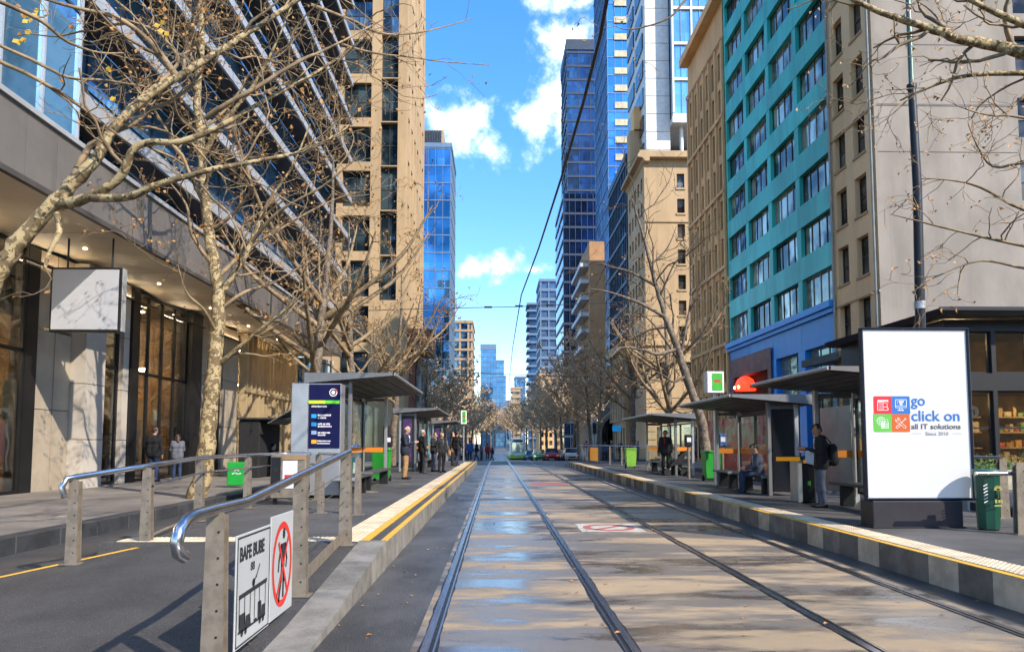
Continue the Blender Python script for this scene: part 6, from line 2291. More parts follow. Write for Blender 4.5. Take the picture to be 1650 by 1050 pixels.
obj('cover', MB().hexa([(mx_ - .34, 13.28, PR + .84), (mx_ - .19, 13.28, PR + .80), (mx_ - .34, 13.30, PR + .84), (mx_ - .19, 13.30, PR + .80), (mx_ - .33, 13.28, PR + 1.05), (mx_ - .17, 13.28, PR + 1.03), (mx_ - .33, 13.30, PR + 1.05), (mx_ - .17, 13.30, PR + 1.03)]), c_white, pb)
obj('sheets', MB().hexa([(mx_ - .33, 13.302, PR + .85), (mx_ - .20, 13.302, PR + .81), (mx_ - .33, 13.312, PR + .85), (mx_ - .20, 13.312, PR + .81), (mx_ - .32, 13.302, PR + 1.07), (mx_ - .18, 13.302, PR + 1.05), (mx_ - .32, 13.312, PR + 1.07), (mx_ - .18, 13.312, PR + 1.05)]), m_wpr, pb)
# two seated men
person('seated man in grey jumper and jeans bent over his phone', 6.40, 17.35, PR - .02, 1.62, R(78), skel(**SIT), c_slate, c_jean, c_white, 0, h_black, h=.011, fine=True)
person('second seated person in black beside the man in grey', 6.62, 18.0, PR - .02, 1.60, R(60), skel(**SIT), c_black, c_black, c_red, 1, h_brown, h=.016)
person('dark standing figure with red shirt under the farthest right shelter', 6.55, 27.6, PR, 1.72, R(150), skel(), c_black, c_black, c_red, 1, h_brown, h=.016)
pr_ = thing('pushchair', 'black pushchair beside the dark standing figure', 'pushchair', (6.7, 26.6, PR))
obj('seat', MB().hexa([(6.45, 26.5, PR + .35), (6.95, 26.5, PR + .45), (6.45, 26.9, PR + .35), (6.95, 26.9, PR + .45), (6.55, 26.5, PR + .5), (7.05, 26.5, PR + .95), (6.55, 26.9, PR + .5), (7.05, 26.9, PR + .95)]), c_black, pr_)
for (x, y) in ((6.35, 26.5), (6.35, 26.9), (6.95, 26.45), (6.95, 26.95)):
    obj('wheel', MB().tube([(x, y - .02, PR + .13), (x, y + .02, PR + .13)], .13, 14), m_black, pr_)
    obj('strut', MB().tube([(x, y, PR + .13), (6.65, 26.7, PR + .45)], .015, 6), m_steelb, pr_)
obj('handle', MB().tube([(6.95, 26.5, PR + .7), (7.15, 26.5, PR + 1.0), (7.15, 26.9, PR + 1.0), (6.95, 26.9, PR + .7)], .014, 6), m_dark, pr_)
# left platform
person('balding man in navy blazer and tan trousers waiting on the left platform', -3.02, 23.8, PZ, 1.79, R(-95), skel(**PHONE), c_navy, c_tan, c_white, 0, h_grey, 'fringe', h=.013, fat=1.12, fine=True)
LG = 'people waiting by the second left shelter'
person('grey-haired person in black coat right of the man in tan trousers', -2.95, 28.6, PZ, 1.74, R(-60), skel(), c_black, c_black, c_grey, 1, h_grey, h=.018, fat=1.1)
person('person in black jacket and slate trousers behind the grey-haired one', -2.62, 30.2, PZ, 1.68, R(-120), skel(**PHONE), c_black, c_slate, c_white, 0, h_brown, h=.018)
person('long-haired woman in black with a tan handbag', -2.25, 29.4, PZ, 1.66, R(-140), skel(), c_black, c_black, c_grey, 0, h_brown, 'long', h=.018)
person('bare-headed person in brown near the end of the left platform', -2.35, 38.5, PZ, 1.70, R(-100), skel(), c_brown, c_black, c_white, 0, h_brown, h=.02)
person('person in black jacket, nearest the left platform edge', -2.05, 37.0, PZ, 1.82, R(-30), skel(**WALK), c_black, c_navy, c_grey, 1, h_black, h=.02)
person('tall person in dark coat far along the left platform', -2.55, 41.5, PZ, 1.84, R(-80), skel(), c_navy, c_black, c_white, 0, h_black, h=.02)
hb_ = thing('handbag', 'tan handbag carried by the woman in black', 'bag', (-2.0, 29.3, 1))
obj('bag', MB().bbox(-1.98, -1.86, 29.2, 29.45, PZ + .66, PZ + .9, .03), c_tan, hb_)
obj('strap', MB().tube([(-1.92, 29.2, PZ + .88), (-1.97, 29.32, PZ + 1.1), (-1.92, 29.45, PZ + .88)], .01, 6), c_tan, hb_)
person('person in blue top walking behind the nearest left shelter glass', -4.9, 24.6, .05, 1.7, R(170), skel(**WALK), c_bluec, c_white, c_white, 0, h_black, h=.018)
# footpath
person('man in black jacket and jeans at the shop window', -11.55, 24.4, .22, 1.84, R(-10), skel(), c_black, c_jean, c_white, 0, h_brown, h=.014, fat=1.15)
person('person in grey standing beside the man at the shop window', -11.2, 25.4, .22, 1.62, R(30), skel(**PHONE), c_grey, c_jean, c_red, 0, h_brown, 'long', h=.018)
person('passer-by in dark clothes cut off by the left edge', -11.75, 16.6, .22, 1.74, R(180), skel(**WALK), c_black, c_black, c_white, 0, h_black, h=.016)
for i, (x, y, lb_) in enumerate(((-8.9, 28.4, 'seated cafe guest in black, left of the pair by the kiosk'), (-8.1, 28.8, 'seated cafe guest in black, right of the pair by the kiosk'))):
    person(lb_, x, y, .22, 1.7, R(-60 + 150 * i), skel(**SIT), c_black, c_black, c_white, i, h_black, h=.02)
    st_ = thing('cafe_chair', ['bent-metal cafe chair under the left seated guest', 'bent-metal cafe chair under the right seated guest'][i], 'chair', (x, y, .22))
    obj('seat', MB().bbox(x - .2, x + .2, y - .2, y + .2, .62, .66, .01), m_dark, st_)
    for sx_ in (-1, 1):
        for sy_ in (-1, 1):
            obj('leg', MB().tube([(x + sx_ * .17, y + sy_ * .17, .62), (x + sx_ * .2, y + sy_ * .2, .22)], .014, 6), m_dark, st_)
# strollers at the crossing (small): four shared bodies
far = []
for i, (j, top, bot) in enumerate(((skel(**WALK), c_black, c_jean), (skel(), c_bluec, c_black), (skel(**WALK), c_red, c_black), (skel(), c_grey, c_navy))):
    far.append((sdf_mesh('body', person_prims(j, 1.0, True, False, False), .035, [skins[i % 2], top, bot, c_shoe, c_white]), sdf_mesh('hair', hair_prims(j), .035, [h_black])))
desc = ['black top and jeans', 'blue top', 'red top', 'grey top']
spots = [(757, 58, 1), (768, 63, 0), (776, 70, 3), (786, 74, 2), (793, 82, 0), (748, 66, 2), (945, 60, 2), (1000, 58, 0), (1028, 62, 1), (975, 66, 3), (1015, 54, 2), (985, 56, 0)]
for i, (px_, yy, kd) in enumerate(spots):
    x = (px_ - 800) / FPX * yy
    side = 'left of the tram' if px_ < 820 else 'behind the right balustrade'
    t = thing('person', 'pedestrian in %s %s%s' % (desc[kd], side, ['', ', nearest the platform', ', farther up', ', by the kerb'][(i * 7 // 3) % 4] + (', in front' if i == 5 else '')), 'person', (x, yy, gz(yy) + .01), 'pedestrians at the far crossing')
    for nm, m in zip(('body', 'hair'), far[kd]):
        o = bpy.data.objects.new(nm, m)
        o.location = (x, yy, gz(yy) + .01)
        o.rotation_euler = (0, 0, i * 2.1)
        link(o, t)
# cafe guests behind the right window
for i, (x, y) in enumerate(((16.6, 25.6), (20.6, 25.4))):
    person(['cafe guest in black behind the lit pavilion window beside the billboard', 'cafe guest in red behind the pavilion window at the right edge'][i], x, y, .2, 1.7, R(40 + 120 * i), skel(**PHONE), (c_black, c_red)[i], c_black, c_white, 0, h_black, h=.022)

# ================================================================== TRAM AND CARS
tr_ = thing('tram', 'green and white tram approaching on the right-hand track', 'tram', (3.44, 115, gz(115)))
zt = gz(116)
m_tw = M('tram_white', (0.80, 0.82, 0.74), .35, var=.1)
m_tg = M('tram_green', (0.34, 0.55, 0.08), .35, var=.1)
g_tram = GLASS('tram_glass', (0.45, 0.60, 0.66), .06, .6, rnd=.05)
b = MB()
n_ = 0
sec = [(-1.1, .25), (1.1, .25), (1.32, .5), (1.33, 1.6), (1.25, 2.9), (1.05, 3.35), (.7, 3.5), (-.7, 3.5), (-1.05, 3.35), (-1.25, 2.9), (-1.33, 1.6), (-1.32, .5)]
rings = [(114.9, .90, .0), (115.1, .97, 0), (115.6, 1.0, 0), (145, 1.0, 0)]
vs = []
for (yy, s_, dz) in rings:
    vs += [(3.44 + x * s_, yy, zt + (z - 1.8) * s_ + 1.8) for x, z in sec]
nn = len(sec)
b.add(vs, [tuple(range(nn))] + [(i * nn + k, i * nn + (k + 1) % nn, (i + 1) * nn + (k + 1) % nn, (i + 1) * nn + k) for i in range(3) for k in range(nn)])
obj('body', b, m_tw, tr_)
obj('lower_skirt', MB().bbox(3.44 - 1.345, 3.44 + 1.345, 114.82, 145, zt + .22, zt + .82, .1), m_tg, tr_)
obj('windscreen', MB().bbox(3.44 - .95, 3.44 + .95, 114.80, 114.92, zt + 1.25, zt + 2.85, .06), g_tram, tr_)
obj('destination_panel', MB().bbox(3.44 - .75, 3.44 + .75, 114.84, 114.95, zt + 2.92, zt + 3.2, .03), m_black, tr_)
obj('number_badge', MB().bbox(3.44 - .25, 3.44 + .25, 114.79, 114.82, zt + .62, zt + .78, .01), m_cyan, tr_)
for s in (-1, 1):
    obj('headlight', MB().tube([(3.44 + s * .95, 114.78, zt + .98), (3.44 + s * .95, 114.92, zt + .98)], .12, 12), m_wpr, tr_)
    obj('roof_stripe', MB().bbox(3.44 + s * 1.18 - .08, 3.44 + s * 1.18 + .08, 115, 145, zt + 3.2, zt + 3.36, .02), m_tg, tr_)
    for k in range(5):
        box('side_window', g_tram, tr_, 3.44 + s * 1.31 - .03, 3.44 + s * 1.31 + .03, 116 + k * 5.6, 120.8 + k * 5.6, zt + 1.3, zt + 2.6)
obj('wiper', MB().tube([(3.5, 114.78, zt + 1.28), (3.75, 114.76, zt + 2.0)], .025, 6), m_black, tr_)
obj('pantograph', MB().tube([(3.44, 122, zt + 3.5), (3.44, 123.5, zt + 4.3), (3.44, 122.2, zt + 5.0)], .04, 6), m_dark, tr_)


def car(label, x, y, z, paint, rz_=0.0, group='cars waiting at the far crossing'):
    t = thing('parked_car', label, 'car', (x, y, z), group, 0)
    Mx = Matrix.Translation((x, y, z)) @ Matrix.Rotation(rz_, 4, 'Z')

    def put(nm, b, m):
        b.v = [tuple(Mx @ Vector(v)) for v in b.v]
        return obj(nm, b, m, t)
    prof = [(-2.15, .32), (2.15, .32), (2.2, .6), (2.1, .82), (1.2, .95), (-1.9, .98), (-2.15, .85), (-2.2, .6)]
    b = MB().prism([(p[0], p[1]) for p in prof], 'x', -.86, .86)
    put('body', b, paint)
    ca = [(-1.75, .97), (1.05, .95), (.35, 1.42), (-1.1, 1.45)]
    b = MB()
    vs = [(-.80, ca[0][0], ca[0][1]), (.80, ca[0][0], ca[0][1]), (-.80, ca[1][0], ca[1][1]), (.80, ca[1][0], ca[1][1]), (-.62, ca[3][0], ca[3][1]), (.62, ca[3][0], ca[3][1]), (-.62, ca[2][0], ca[2][1]), (.62, ca[2][0], ca[2][1])]
    b.hexa(vs)
    put('cabin_glass', b, g_dark)
    put('roof', MB().bbox(-.63, .63, -1.12, .37, 1.44, 1.49, .03), paint)
    for sx_ in (-1, 1):
        for yy in (-1.35, 1.35):
            put('wheel', MB().tube([(sx_ * .86 - .1, yy, .32), (sx_ * .86 + .1, yy, .32)], .32, 14), m_black)
        put('headlight', MB().bbox(sx_ * .62 - .16, sx_ * .62 + .16, -2.23, -2.12, .6, .76, .02), m_wpr)
    put('grille', MB().bbox(-.4, .4, -2.225, -2.15, .42, .58, .01), m_black)
    return t


p_red = M('car_red', (0.45, 0.02, 0.02), .25, var=.1)
p_wht = M('car_white', (0.65, 0.66, 0.68), .25, var=.1)
p_grn = M('car_green', (0.04, 0.20, 0.08), .25, var=.1)
p_dk = M('car_dark', (0.03, 0.035, 0.045), .25, var=.1)
p_blu = M('car_blue', (0.08, 0.16, 0.35), .25, var=.1)
for (px_, yy, m, lb_) in ((888, 84, p_red, 'red car nearest the crossing, right of the tram'), (868, 92, p_grn, 'green car just right of the tram'), (907, 90, p_dk, 'dark car right of the red car'), (919, 84, p_wht, 'white car at the kerb, right of the dark one'), (855, 104, p_blu, 'pale blue car half behind the tram'), (893, 98, p_wht, 'white car behind the red one')):
    car(lb_, (px_ - 800) / FPX * yy, yy, gz(yy), m)

# ================================================================== TREES


def bark(name, c1, c2, c3, sc):
    m, T = newmat(name)
    g = T.n('ShaderNodeTexCoord')
    vo = T.n('ShaderNodeTexNoise', {'Vector': g.outputs['Object'], 'Scale': sc, 'Detail': 3.0, 'Distortion': 0.6})
    n2 = T.n('ShaderNodeTexNoise', {'Vector': g.outputs['Object'], 'Scale': sc * 2.7, 'Detail': 4.0})
    a = T.mixc(T.ramp(vo.outputs['Fac'], (.48, .52)), C4(c1), C4(c2))
    b = T.mixc(T.ramp(n2.outputs['Fac'], (.58, .64)), a, C4(c3))
    bp = T.n('ShaderNodeBump', {'Height': n2.outputs['Fac'], 'Strength': .5, 'Distance': .02})
    p = T.n('ShaderNodeBsdfPrincipled', {'Base Color': b, 'Roughness': .8, 'Normal': bp.outputs[0]})
    T.n('ShaderNodeOutputMaterial', {'Surface': p.outputs[0]})
    return m


m_bark = bark('plane_tree_bark', (0.38, 0.29, 0.15), (0.15, 0.105, 0.05), (0.05, 0.036, 0.022), 8.0)
m_bark2 = bark('grey_bark', (0.20, 0.155, 0.11), (0.12, 0.09, 0.065), (0.045, 0.035, 0.026), 6.0)
m_twig = M('twig_bark', (0.30, 0.21, 0.115), .8, var=.55, vs=4)
m_twigd = M('dark_twig', (0.115, 0.08, 0.055), .8, var=.4, vs=4)
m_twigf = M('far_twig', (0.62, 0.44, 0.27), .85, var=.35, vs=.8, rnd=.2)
m_dleaf = M('dry_leaf', (0.46, 0.22, 0.05), .6, var=.5, vs=9, col2=(0.20, 0.09, 0.03))
m_yleaf = M('yellow_leaf', (0.55, 0.36, 0.03), .6, var=.4, vs=9)


class Tree:
    def __init__(s, seed, rmin=.005, sides=(9, 7, 5, 4, 3), dens=1.0, wob=.22, up=.06, maxl=4):
        s.r = random.Random(seed)
        s.trunk, s.crown, s.leaf = MB(), MB(), MB()
        s.rmin, s.sides, s.dens, s.wob, s.up, s.maxl = rmin, sides, dens, wob, up, maxl
        s.tips = []

    def rv(s):
        return Vector((s.r.gauss(0, 1), s.r.gauss(0, 1), s.r.gauss(0, 1)))

    def smooth(s, P, Rd, n=4):
        """Catmull-Rom resample of a hand-laid limb"""
        P = [Vector(p) for p in P]
        out, ro = [], []
        for i in range(len(P) - 1):
            p0, p1, p2, p3 = P[max(i - 1, 0)], P[i], P[i + 1], P[min(i + 2, len(P) - 1)]
            for k in range(n):
                t = k / n
                q = 0.5 * ((2 * p1) + (p2 - p0) * t + (2 * p0 - 5 * p1 + 4 * p2 - p3) * t * t + (3 * p1 - p0 - 3 * p2 + p3) * t ** 3)
                out.append(q + s.rv() * (Rd[i] * .10 if k else 0))
                ro.append((Rd[i] + (Rd[i + 1] - Rd[i]) * t) * s.r.uniform(.94, 1.07))
        out.append(P[-1])
        ro.append(Rd[-1])
        return out, ro

    def limb(s, P, Rd, level, mb=None, spawn=(0.15, 1.0), n=4, dens=1.0, clen=1.0):
        pts, rd = s.smooth(P, Rd, n)
        (mb or s.crown).tube(pts, rd, s.sides[min(level, 4)], caps=False)
        s.shoots(pts, rd, level, spawn, dens, clen)

    def shoots(s, pts, rd, level, spawn, dens, clen):
        L = sum((b - a).length for a, b in zip(pts[:-1], pts[1:]))
        if level >= s.maxl:
            s.tips.append(pts[-1])
            if s.r.random() < .5:
                s.tips.append(pts[len(pts) // 2])
            return
        cnt = max(1, int(L * dens * s.dens * (1.5, 2.3, 3.4, 4.5)[min(level, 3)] + s.r.random()))
        for _ in range(cnt):
            t = spawn[0] + (spawn[1] - spawn[0]) * s.r.random()
            i = min(int(t * (len(pts) - 1)), len(pts) - 2)
            p = pts[i].lerp(pts[i + 1], s.r.random())
            d = (pts[i + 1] - pts[i]).normalized()
            ax = s.rv().cross(d)
            if ax.length < 1e-5:
                continue
            ang = math.radians(s.r.uniform(28, 70))
            nd_ = (d * math.cos(ang) + ax.normalized().cross(d) * math.sin(ang)).normalized()
            base = (2.6, 1.5, .85, .45)[min(level, 3)] * clen
            ln = base * s.r.uniform(.55, 1.15)
            s.branch(p, nd_, ln, max(s.rmin, rd[i] * s.r.uniform(.38, .6)), level + 1, clen)

    def branch(s, p, d, ln, r, level, clen=1.0):
        n = max(3, min(8, int(ln / (.12, .22, .18, .13, .10)[min(level, 4)])))
        pts, rd = [p], [r]
        for k in range(n):
            w = s.wob * (1.4 if level >= 3 else 1.0)
            d = (d + s.rv() * w + Vector((0, 0, s.up))).normalized()
            p = p + d * (ln / n)
            pts.append(p)
            rd.append(max(s.rmin * .75, r * (1 - .55 * (k + 1) / n)))
        s.crown.tube(pts, rd, s.sides[min(level, 4)], caps=False)
        s.shoots(pts, rd, level, (.2, 1.0), 1.0, clen)

    def leaves(s, frac, size, ball=.3):
        for p in s.tips:
            if s.r.random() > frac:
                continue
            for _ in range(s.r.choice((1, 1, 2))):
                c = p + s.rv() * .03
                d = (s.rv() + Vector((0, 0, -.8))).normalized() * size * s.r.uniform(.6, 1.3)
                e = d.orthogonal().normalized() * size * s.r.uniform(.3, .6)
                f = d.cross(e).normalized() * size * .25
                s.leaf.add([c, c + d * .5 + e + f, c + d, c + d * .5 - e + f], [(0, 1, 2, 3)])

    def build(s, label, loc, bk=None, tw=None, lf=None, group=None):
        t = thing('plane_tree', label, 'tree', loc, group)
        if s.trunk.v:
            obj('trunk', s.trunk, bk or m_bark, t)
        obj('crown', s.crown, tw or m_twig, t)
        if s.leaf.v:
            o = obj('leaves', s.leaf, lf or m_dleaf, t, kind='stuff')
        return t


TG = 'street trees along the footpaths'
# ---- near left tree, leaning in from the left edge
T = Tree(11, .0040, dens=.86, maxl=4, wob=.24)
Y = 8.6
L_ = lambda a, dy=0.0: [pt(x, y, Y + dy + i * 0.0) for i, (x, y) in enumerate(a)]


def LY(a):
    return [pt(x, y, yy) for (x, y, yy) in a]


trunk = [Vector((-7.3, 8.5, .2)), Vector((-7.1, 8.5, 1.6))] + LY([(-40, 500, 8.5), (0, 435, 8.5), (35, 385, 8.5), (75, 340, 8.5), (120, 290, 8.5)])
T.limb(trunk, [.15, .13, .115, .104, .096, .088, .078], 0, T.trunk, spawn=(.95, 1.0), dens=.05)
A = LY([(110, 300, 8.5), (150, 262, 8.5), (188, 200, 8.6), (245, 150, 8.7), (330, 97, 8.9), (420, 40, 9.2), (510, -20, 9.5), (590, -70, 9.8)])
T.limb(A, [.076, .068, .060, .052, .044, .035, .025, .016], 1, T.trunk, dens=.8)
T.limb(LY([(95, 330, 8.5), (140, 318, 8.4), (190, 290, 8.3), (224, 234, 8.2), (292, 228, 8.2), (360, 200, 8.3), (430, 160, 8.5), (520, 110, 8.9), (590, 60, 9.3)]), [.075, .06, .05, .042, .036, .03, .024, .018, .01], 1, T.trunk, dens=.9)
T.limb(LY([(138, 318, 8.4), (200, 318, 8.2), (256, 297, 8.1), (328, 276, 8.1), (420, 258, 8.3), (500, 240, 8.6), (560, 205, 8.9)]), [.05, .045, .038, .032, .025, .018, .010], 1, T.trunk, dens=.9)
T.limb(LY([(285, 125, 8.8), (262, 92, 8.7), (235, 62, 8.6), (190, 30, 8.4), (120, 12, 8.2), (40, -10, 8.0)]), [.045, .04, .034, .028, .02, .013], 1, dens=1.0)
T.limb(LY([(230, 155, 8.7), (285, 105, 9.2), (275, 75, 9.3), (240, 45, 9.4), (160, 20, 9.5)]), [.03, .026, .022, .018, .01], 2)
T.limb(LY([(-30, 85, 7.6), (60, 128, 7.8), (120, 165, 8.0), (165, 200, 8.2), (215, 235, 8.3)]), [.026, .024, .02, .014, .008], 2)
T.limb(LY([(-30, 60, 7.4), (50, 96, 7.6), (110, 125, 7.8), (170, 130, 8.1), (235, 140, 8.5)]), [.022, .02, .017, .014, .009], 2)
T.limb(LY([(-20, -5, 7.4), (60, 30, 7.8), (110, 68, 8.0), (160, 85, 8.2), (205, 85, 8.5)]), [.026, .023, .018, .014, .01], 2)
T.limb(LY([(92, 345, 8.5), (95, 375, 8.4), (80, 405, 8.35), (72, 432, 8.3)]), [.04, .034, .025, .016], 2, T.trunk, dens=.2)
T.limb(LY([(332, 190, 8.3), (370, 165, 8.2), (420, 137, 8.2), (480, 100, 8.4), (545, 70, 8.8), (620, 30, 9.3)]), [.036, .03, .026, .02, .014, .008], 1, dens=1.0)
T.limb(LY([(500, 8, 9.4), (560, 30, 9.8), (620, 55, 10.2), (690, 50, 10.6), (760, 30, 11.0)]), [.026, .022, .017, .012, .006], 2, dens=.55)
T.limb(LY([(540, 68, 8.8), (600, 85, 9.3), (660, 92, 9.9), (720, 100, 10.4), (790, 105, 10.8)]), [.016, .014, .011, .009, .005], 2, dens=.55)
T.leaves(.30, .055)
ntree = T.build('leaning near plane tree reaching in from the left edge', (-7.3, 8.5, .2), group=TG)
lf = MB()
rl_ = random.Random(4)
for (x, y) in ((38, 20), (45, 32), (40, 48), (36, 60), (30, 64), (60, 22), (258, 40), (265, 50), (170, 110), (180, 155)):
    c = pt(x, y, 8.0)
    for _ in range(2):
        d = Vector((rl_.gauss(0, 1), rl_.gauss(0, .5), rl_.gauss(-.6, 1))).normalized() * .075
        e = d.cross(Vector((0, 1, 0))).normalized() * .035
        lf.add([c, c + d * .5 + e, c + d, c + d * .5 - e], [(0, 1, 2, 3)])
obj('yellow_leaves', lf, m_yleaf, ntree, kind='stuff')

# ---- second left tree, standing on the footpath
T = Tree(23, .0056, dens=.86, maxl=4)
T.limb([Vector((-7.02, 17, .2))] + LY([(330, 745, 17), (337, 680, 17), (343, 610, 17), (350, 540, 17), (352, 480, 17), (345, 420, 17), (332, 340, 17.1), (324, 240, 17.2), (318, 150, 17.3), (325, 60, 17.4), (318, -40, 17.5)]), [.25, .205, .19, .172, .158, .145, .13, .115, .10, .09, .075, .05], 0, T.trunk, spawn=(.5, 1), dens=.55)
for a, rr3_ in (([(351, 588, 17), (385, 560, 16.8), (420, 530, 16.6), (470, 490, 16.4), (520, 440, 16.4)], .07), ([(352, 480, 17), (385, 430, 17), (405, 390, 17), (430, 330, 17.2), (470, 270, 17.5), (500, 200, 17.8)], .085), ([(345, 430, 17), (310, 380, 16.6), (300, 330, 16.4), (270, 290, 16.2)], .06),
                ([(324, 260, 17.2), (350, 210, 17), (400, 150, 16.8), (440, 80, 16.6), (470, 10, 16.5)], .07), ([(330, 330, 17.1), (290, 250, 17.4), (250, 180, 17.6), (200, 120, 17.8)], .06), ([(350, 540, 17), (330, 500, 16.5), (300, 470, 16.2), (285, 420, 16)], .04),
                ([(348, 450, 17), (400, 400, 17.6), (450, 370, 18), (520, 330, 18.4), (570, 310, 18.6)], .06), ([(405, 390, 17), (450, 340, 16.6), (520, 300, 16.4), (580, 250, 16.2)], .05), ([(352, 500, 17), (395, 470, 17.5), (440, 455, 18), (500, 420, 18.4), (545, 395, 18.5)], .05)):
    n_ = len(a)
    T.limb(LY(a), [rr3_ * (1 - .8 * i / (n_ - 1)) for i in range(n_)], 1, T.trunk if rr3_ > .065 else None, dens=.85)
T.leaves(.6, .075)
T.build('plane tree on the left footpath beside the green pavement board', (-7.02, 17, .2), group=TG)

# ---- right tree behind the middle shelter
T = Tree(31, .010, dens=.50, maxl=3)
T.limb([Vector((7.6, 24.5, .1))] + LY([(1140, 740, 24.5), (1133, 690, 24.5), (1122, 650, 24.5), (1106, 605, 24.5), (1092, 560, 24.5), (1076, 520, 24.5), (1062, 478, 24.6), (1048, 425, 24.7), (1035, 375, 24.8), (1018, 320, 25)]), [.21, .18, .165, .15, .14, .125, .10, .08, .06, .045, .03], 0, T.trunk, spawn=(.55, 1), dens=.8)
for a, rr3_ in (([(1092, 562, 24.5), (1060, 570, 24.3), (1030, 562, 24.1), (1000, 560, 23.9), (985, 575, 23.8)], .075), ([(1078, 528, 24.5), (1050, 530, 24.6), (1020, 545, 24.8), (1000, 552, 25)], .05), ([(1070, 510, 24.5), (1035, 490, 24.3), (1010, 480, 24.1), (980, 470, 24), (950, 465, 24)], .07), ([(1056, 460, 24.6), (1020, 440, 24.7), (985, 430, 25), (955, 420, 25.3)], .06),
                ([(1096, 570, 24.5), (1105, 530, 24.3), (1112, 490, 24.2), (1114, 440, 24), (1110, 400, 24)], .06), ([(1062, 480, 24.6), (1075, 450, 24.4), (1090, 420, 24.2), (1120, 395, 24)], .045), ([(1105, 605, 24.5), (1085, 615, 24), (1070, 605, 23.6), (1040, 590, 23.4)], .05), ([(1112, 500, 24.2), (1125, 480, 24), (1140, 490, 24)], .03), ([(1048, 428, 24.7), (1075, 400, 24.9), (1090, 365, 25)], .04), ([(1100, 590, 24.5), (1070, 545, 25.2), (1040, 510, 25.7), (1000, 500, 26)], .05)):
    n_ = len(a)
    T.limb(LY(a), [rr3_ * (1 - .78 * i / (n_ - 1)) for i in range(n_)], 1, T.trunk if rr3_ > .055 else None, dens=.8)
T.leaves(.25, .09)
T.build('bare plane tree rising behind the middle right shelter', (7.6, 24.5, .1), m_bark2, m_twigd, group=TG)

# ---- near right tree, limbs reaching in from beyond the frame
T = Tree(47, .0055, dens=.66, maxl=4, up=-.01)
T.limb([Vector((12.9, 11.7, 0)), Vector((12.8, 11.7, 2)), Vector((12.4, 11.7, 4)), Vector((11.9, 11.7, 6)), Vector((11.2, 11.7, 8.2))], [.24, .21, .19, .16, .12], 0, T.trunk, spawn=(.9, 1), dens=.1)
for a, r0_, lv in (([(1850, 150, 11.7), (1730, 110, 11.7), (1650, 86, 11.7), (1600, 74, 11.7), (1548, 64, 11.6), (1492, 44, 11.5), (1436, 26, 11.4), (1376, 0, 11.3), (1330, -30, 11.3)], .10, 1), ([(1830, 60, 11.5), (1720, 55, 11.4), (1650, 40, 11.3), (1564, 0, 11.1), (1500, -40, 11.0)], .075, 1),
                   ([(1850, 150, 11.7), (1740, 122, 11.9), (1650, 118, 12.0), (1580, 120, 12.1), (1532, 128, 12.2), (1476, 150, 12.3), (1450, 162, 12.4)], .05, 1), ([(1860, 380, 11.7), (1750, 370, 11.5), (1650, 338, 11.3), (1580, 302, 11.2), (1530, 290, 11.2), (1484, 288, 11.2)], .03, 2), ([(1860, 400, 11.7), (1740, 410, 11.5), (1650, 396, 11.3), (1560, 376, 11.2), (1480, 356, 11.1), (1435, 345, 11.1)], .030, 2),
                   ([(1860, 260, 11.7), (1750, 255, 11.7), (1650, 262, 11.7), (1600, 268, 11.7), (1575, 235, 11.7), (1560, 200, 11.7)], .03, 2), ([(1850, 420, 11.7), (1720, 440, 11.7), (1640, 430, 11.7), (1580, 420, 11.7), (1510, 445, 11.7), (1470, 470, 11.7)], .026, 2), ([(1850, 200, 11.7), (1730, 220, 11.4), (1650, 190, 11.1), (1590, 185, 11.0), (1540, 170, 10.9)], .028, 2)):
    n_ = len(a)
    T.limb(LY(a), [1.3 * r0_ * (1 - .8 * i / (n_ - 1)) for i in range(n_)], lv, T.trunk if r0_ > .04 else None, dens=.95)
T.limb(LY([(1150, -40, 11.7), (1105, 0, 11.7), (1080, 28, 11.7), (1045, 42, 11.8), (1010, 48, 11.9), (985, 40, 12.0)]), [.023, .021, .017, .013, .009, .005], 2, dens=.5)
T.leaves(.95, .075)
T.build('near plane tree outside the right edge, its limbs crossing the grey wall', (12.9, 11.7, 0), group=TG)


# ---- street rows: shared shapes, each tree its own object
def street_tree(seed, H, rmin, dens, maxl, spread=1.0):
    T = Tree(seed, rmin, (8, 6, 4, 3, 3), dens, wob=.2, up=.05, maxl=maxl)
    r = T.r
    tp_ = H * r.uniform(.30, .36)
    lean = Vector((r.uniform(-.3, .3), r.uniform(-.3, .3), 0))
    T.limb([Vector((0, 0, 0)), Vector((0, 0, tp_ * .5)) + lean * .3, Vector((0, 0, tp_)) + lean, Vector((0, 0, tp_ * 1.6)) + lean * 1.6, Vector((0, 0, H * .75)) + lean * 2.2, Vector((0, 0, H)) + lean * 2.4], [H * .022, H * .018, H * .016, H * .011, H * .007, H * .002], 0, T.trunk, spawn=(.42, 1.0), dens=.5)
    for k in range(9):
        an = k * 2.4 + r.uniform(-.4, .4)
        z0 = tp_ * r.uniform(.85, 1.7)
        o = Vector((math.cos(an), math.sin(an), 0))
        ln = H * r.uniform(.26, .42) * spread
        p0_ = Vector((0, 0, z0)) + lean * (z0 / tp_)
        T.limb([p0_, p0_ + o * ln * .35 + Vector((0, 0, ln * .25)), p0_ + o * ln * .7 + Vector((0, 0, ln * .55)), p0_ + o * ln * .95 + Vector((0, 0, ln * .95))], [H * .010, H * .0075, H * .0055, H * .002], 1, None, dens=.9)
    return T


def proto(seed, H, rmin, dens, maxl, lab, loc, bk, tw, lfr, lsz, spread=1.0, clen=1.0):
    T = street_tree(seed, H, rmin, dens, maxl, spread)
    T.leaves(lfr, lsz)
    return T.build(lab, (0, 0, 0), bk, tw, m_dleaf if lsz < .2 else M('far_leaf', (0.58, 0.39, 0.22), .7, var=.5, vs=.6), TG)


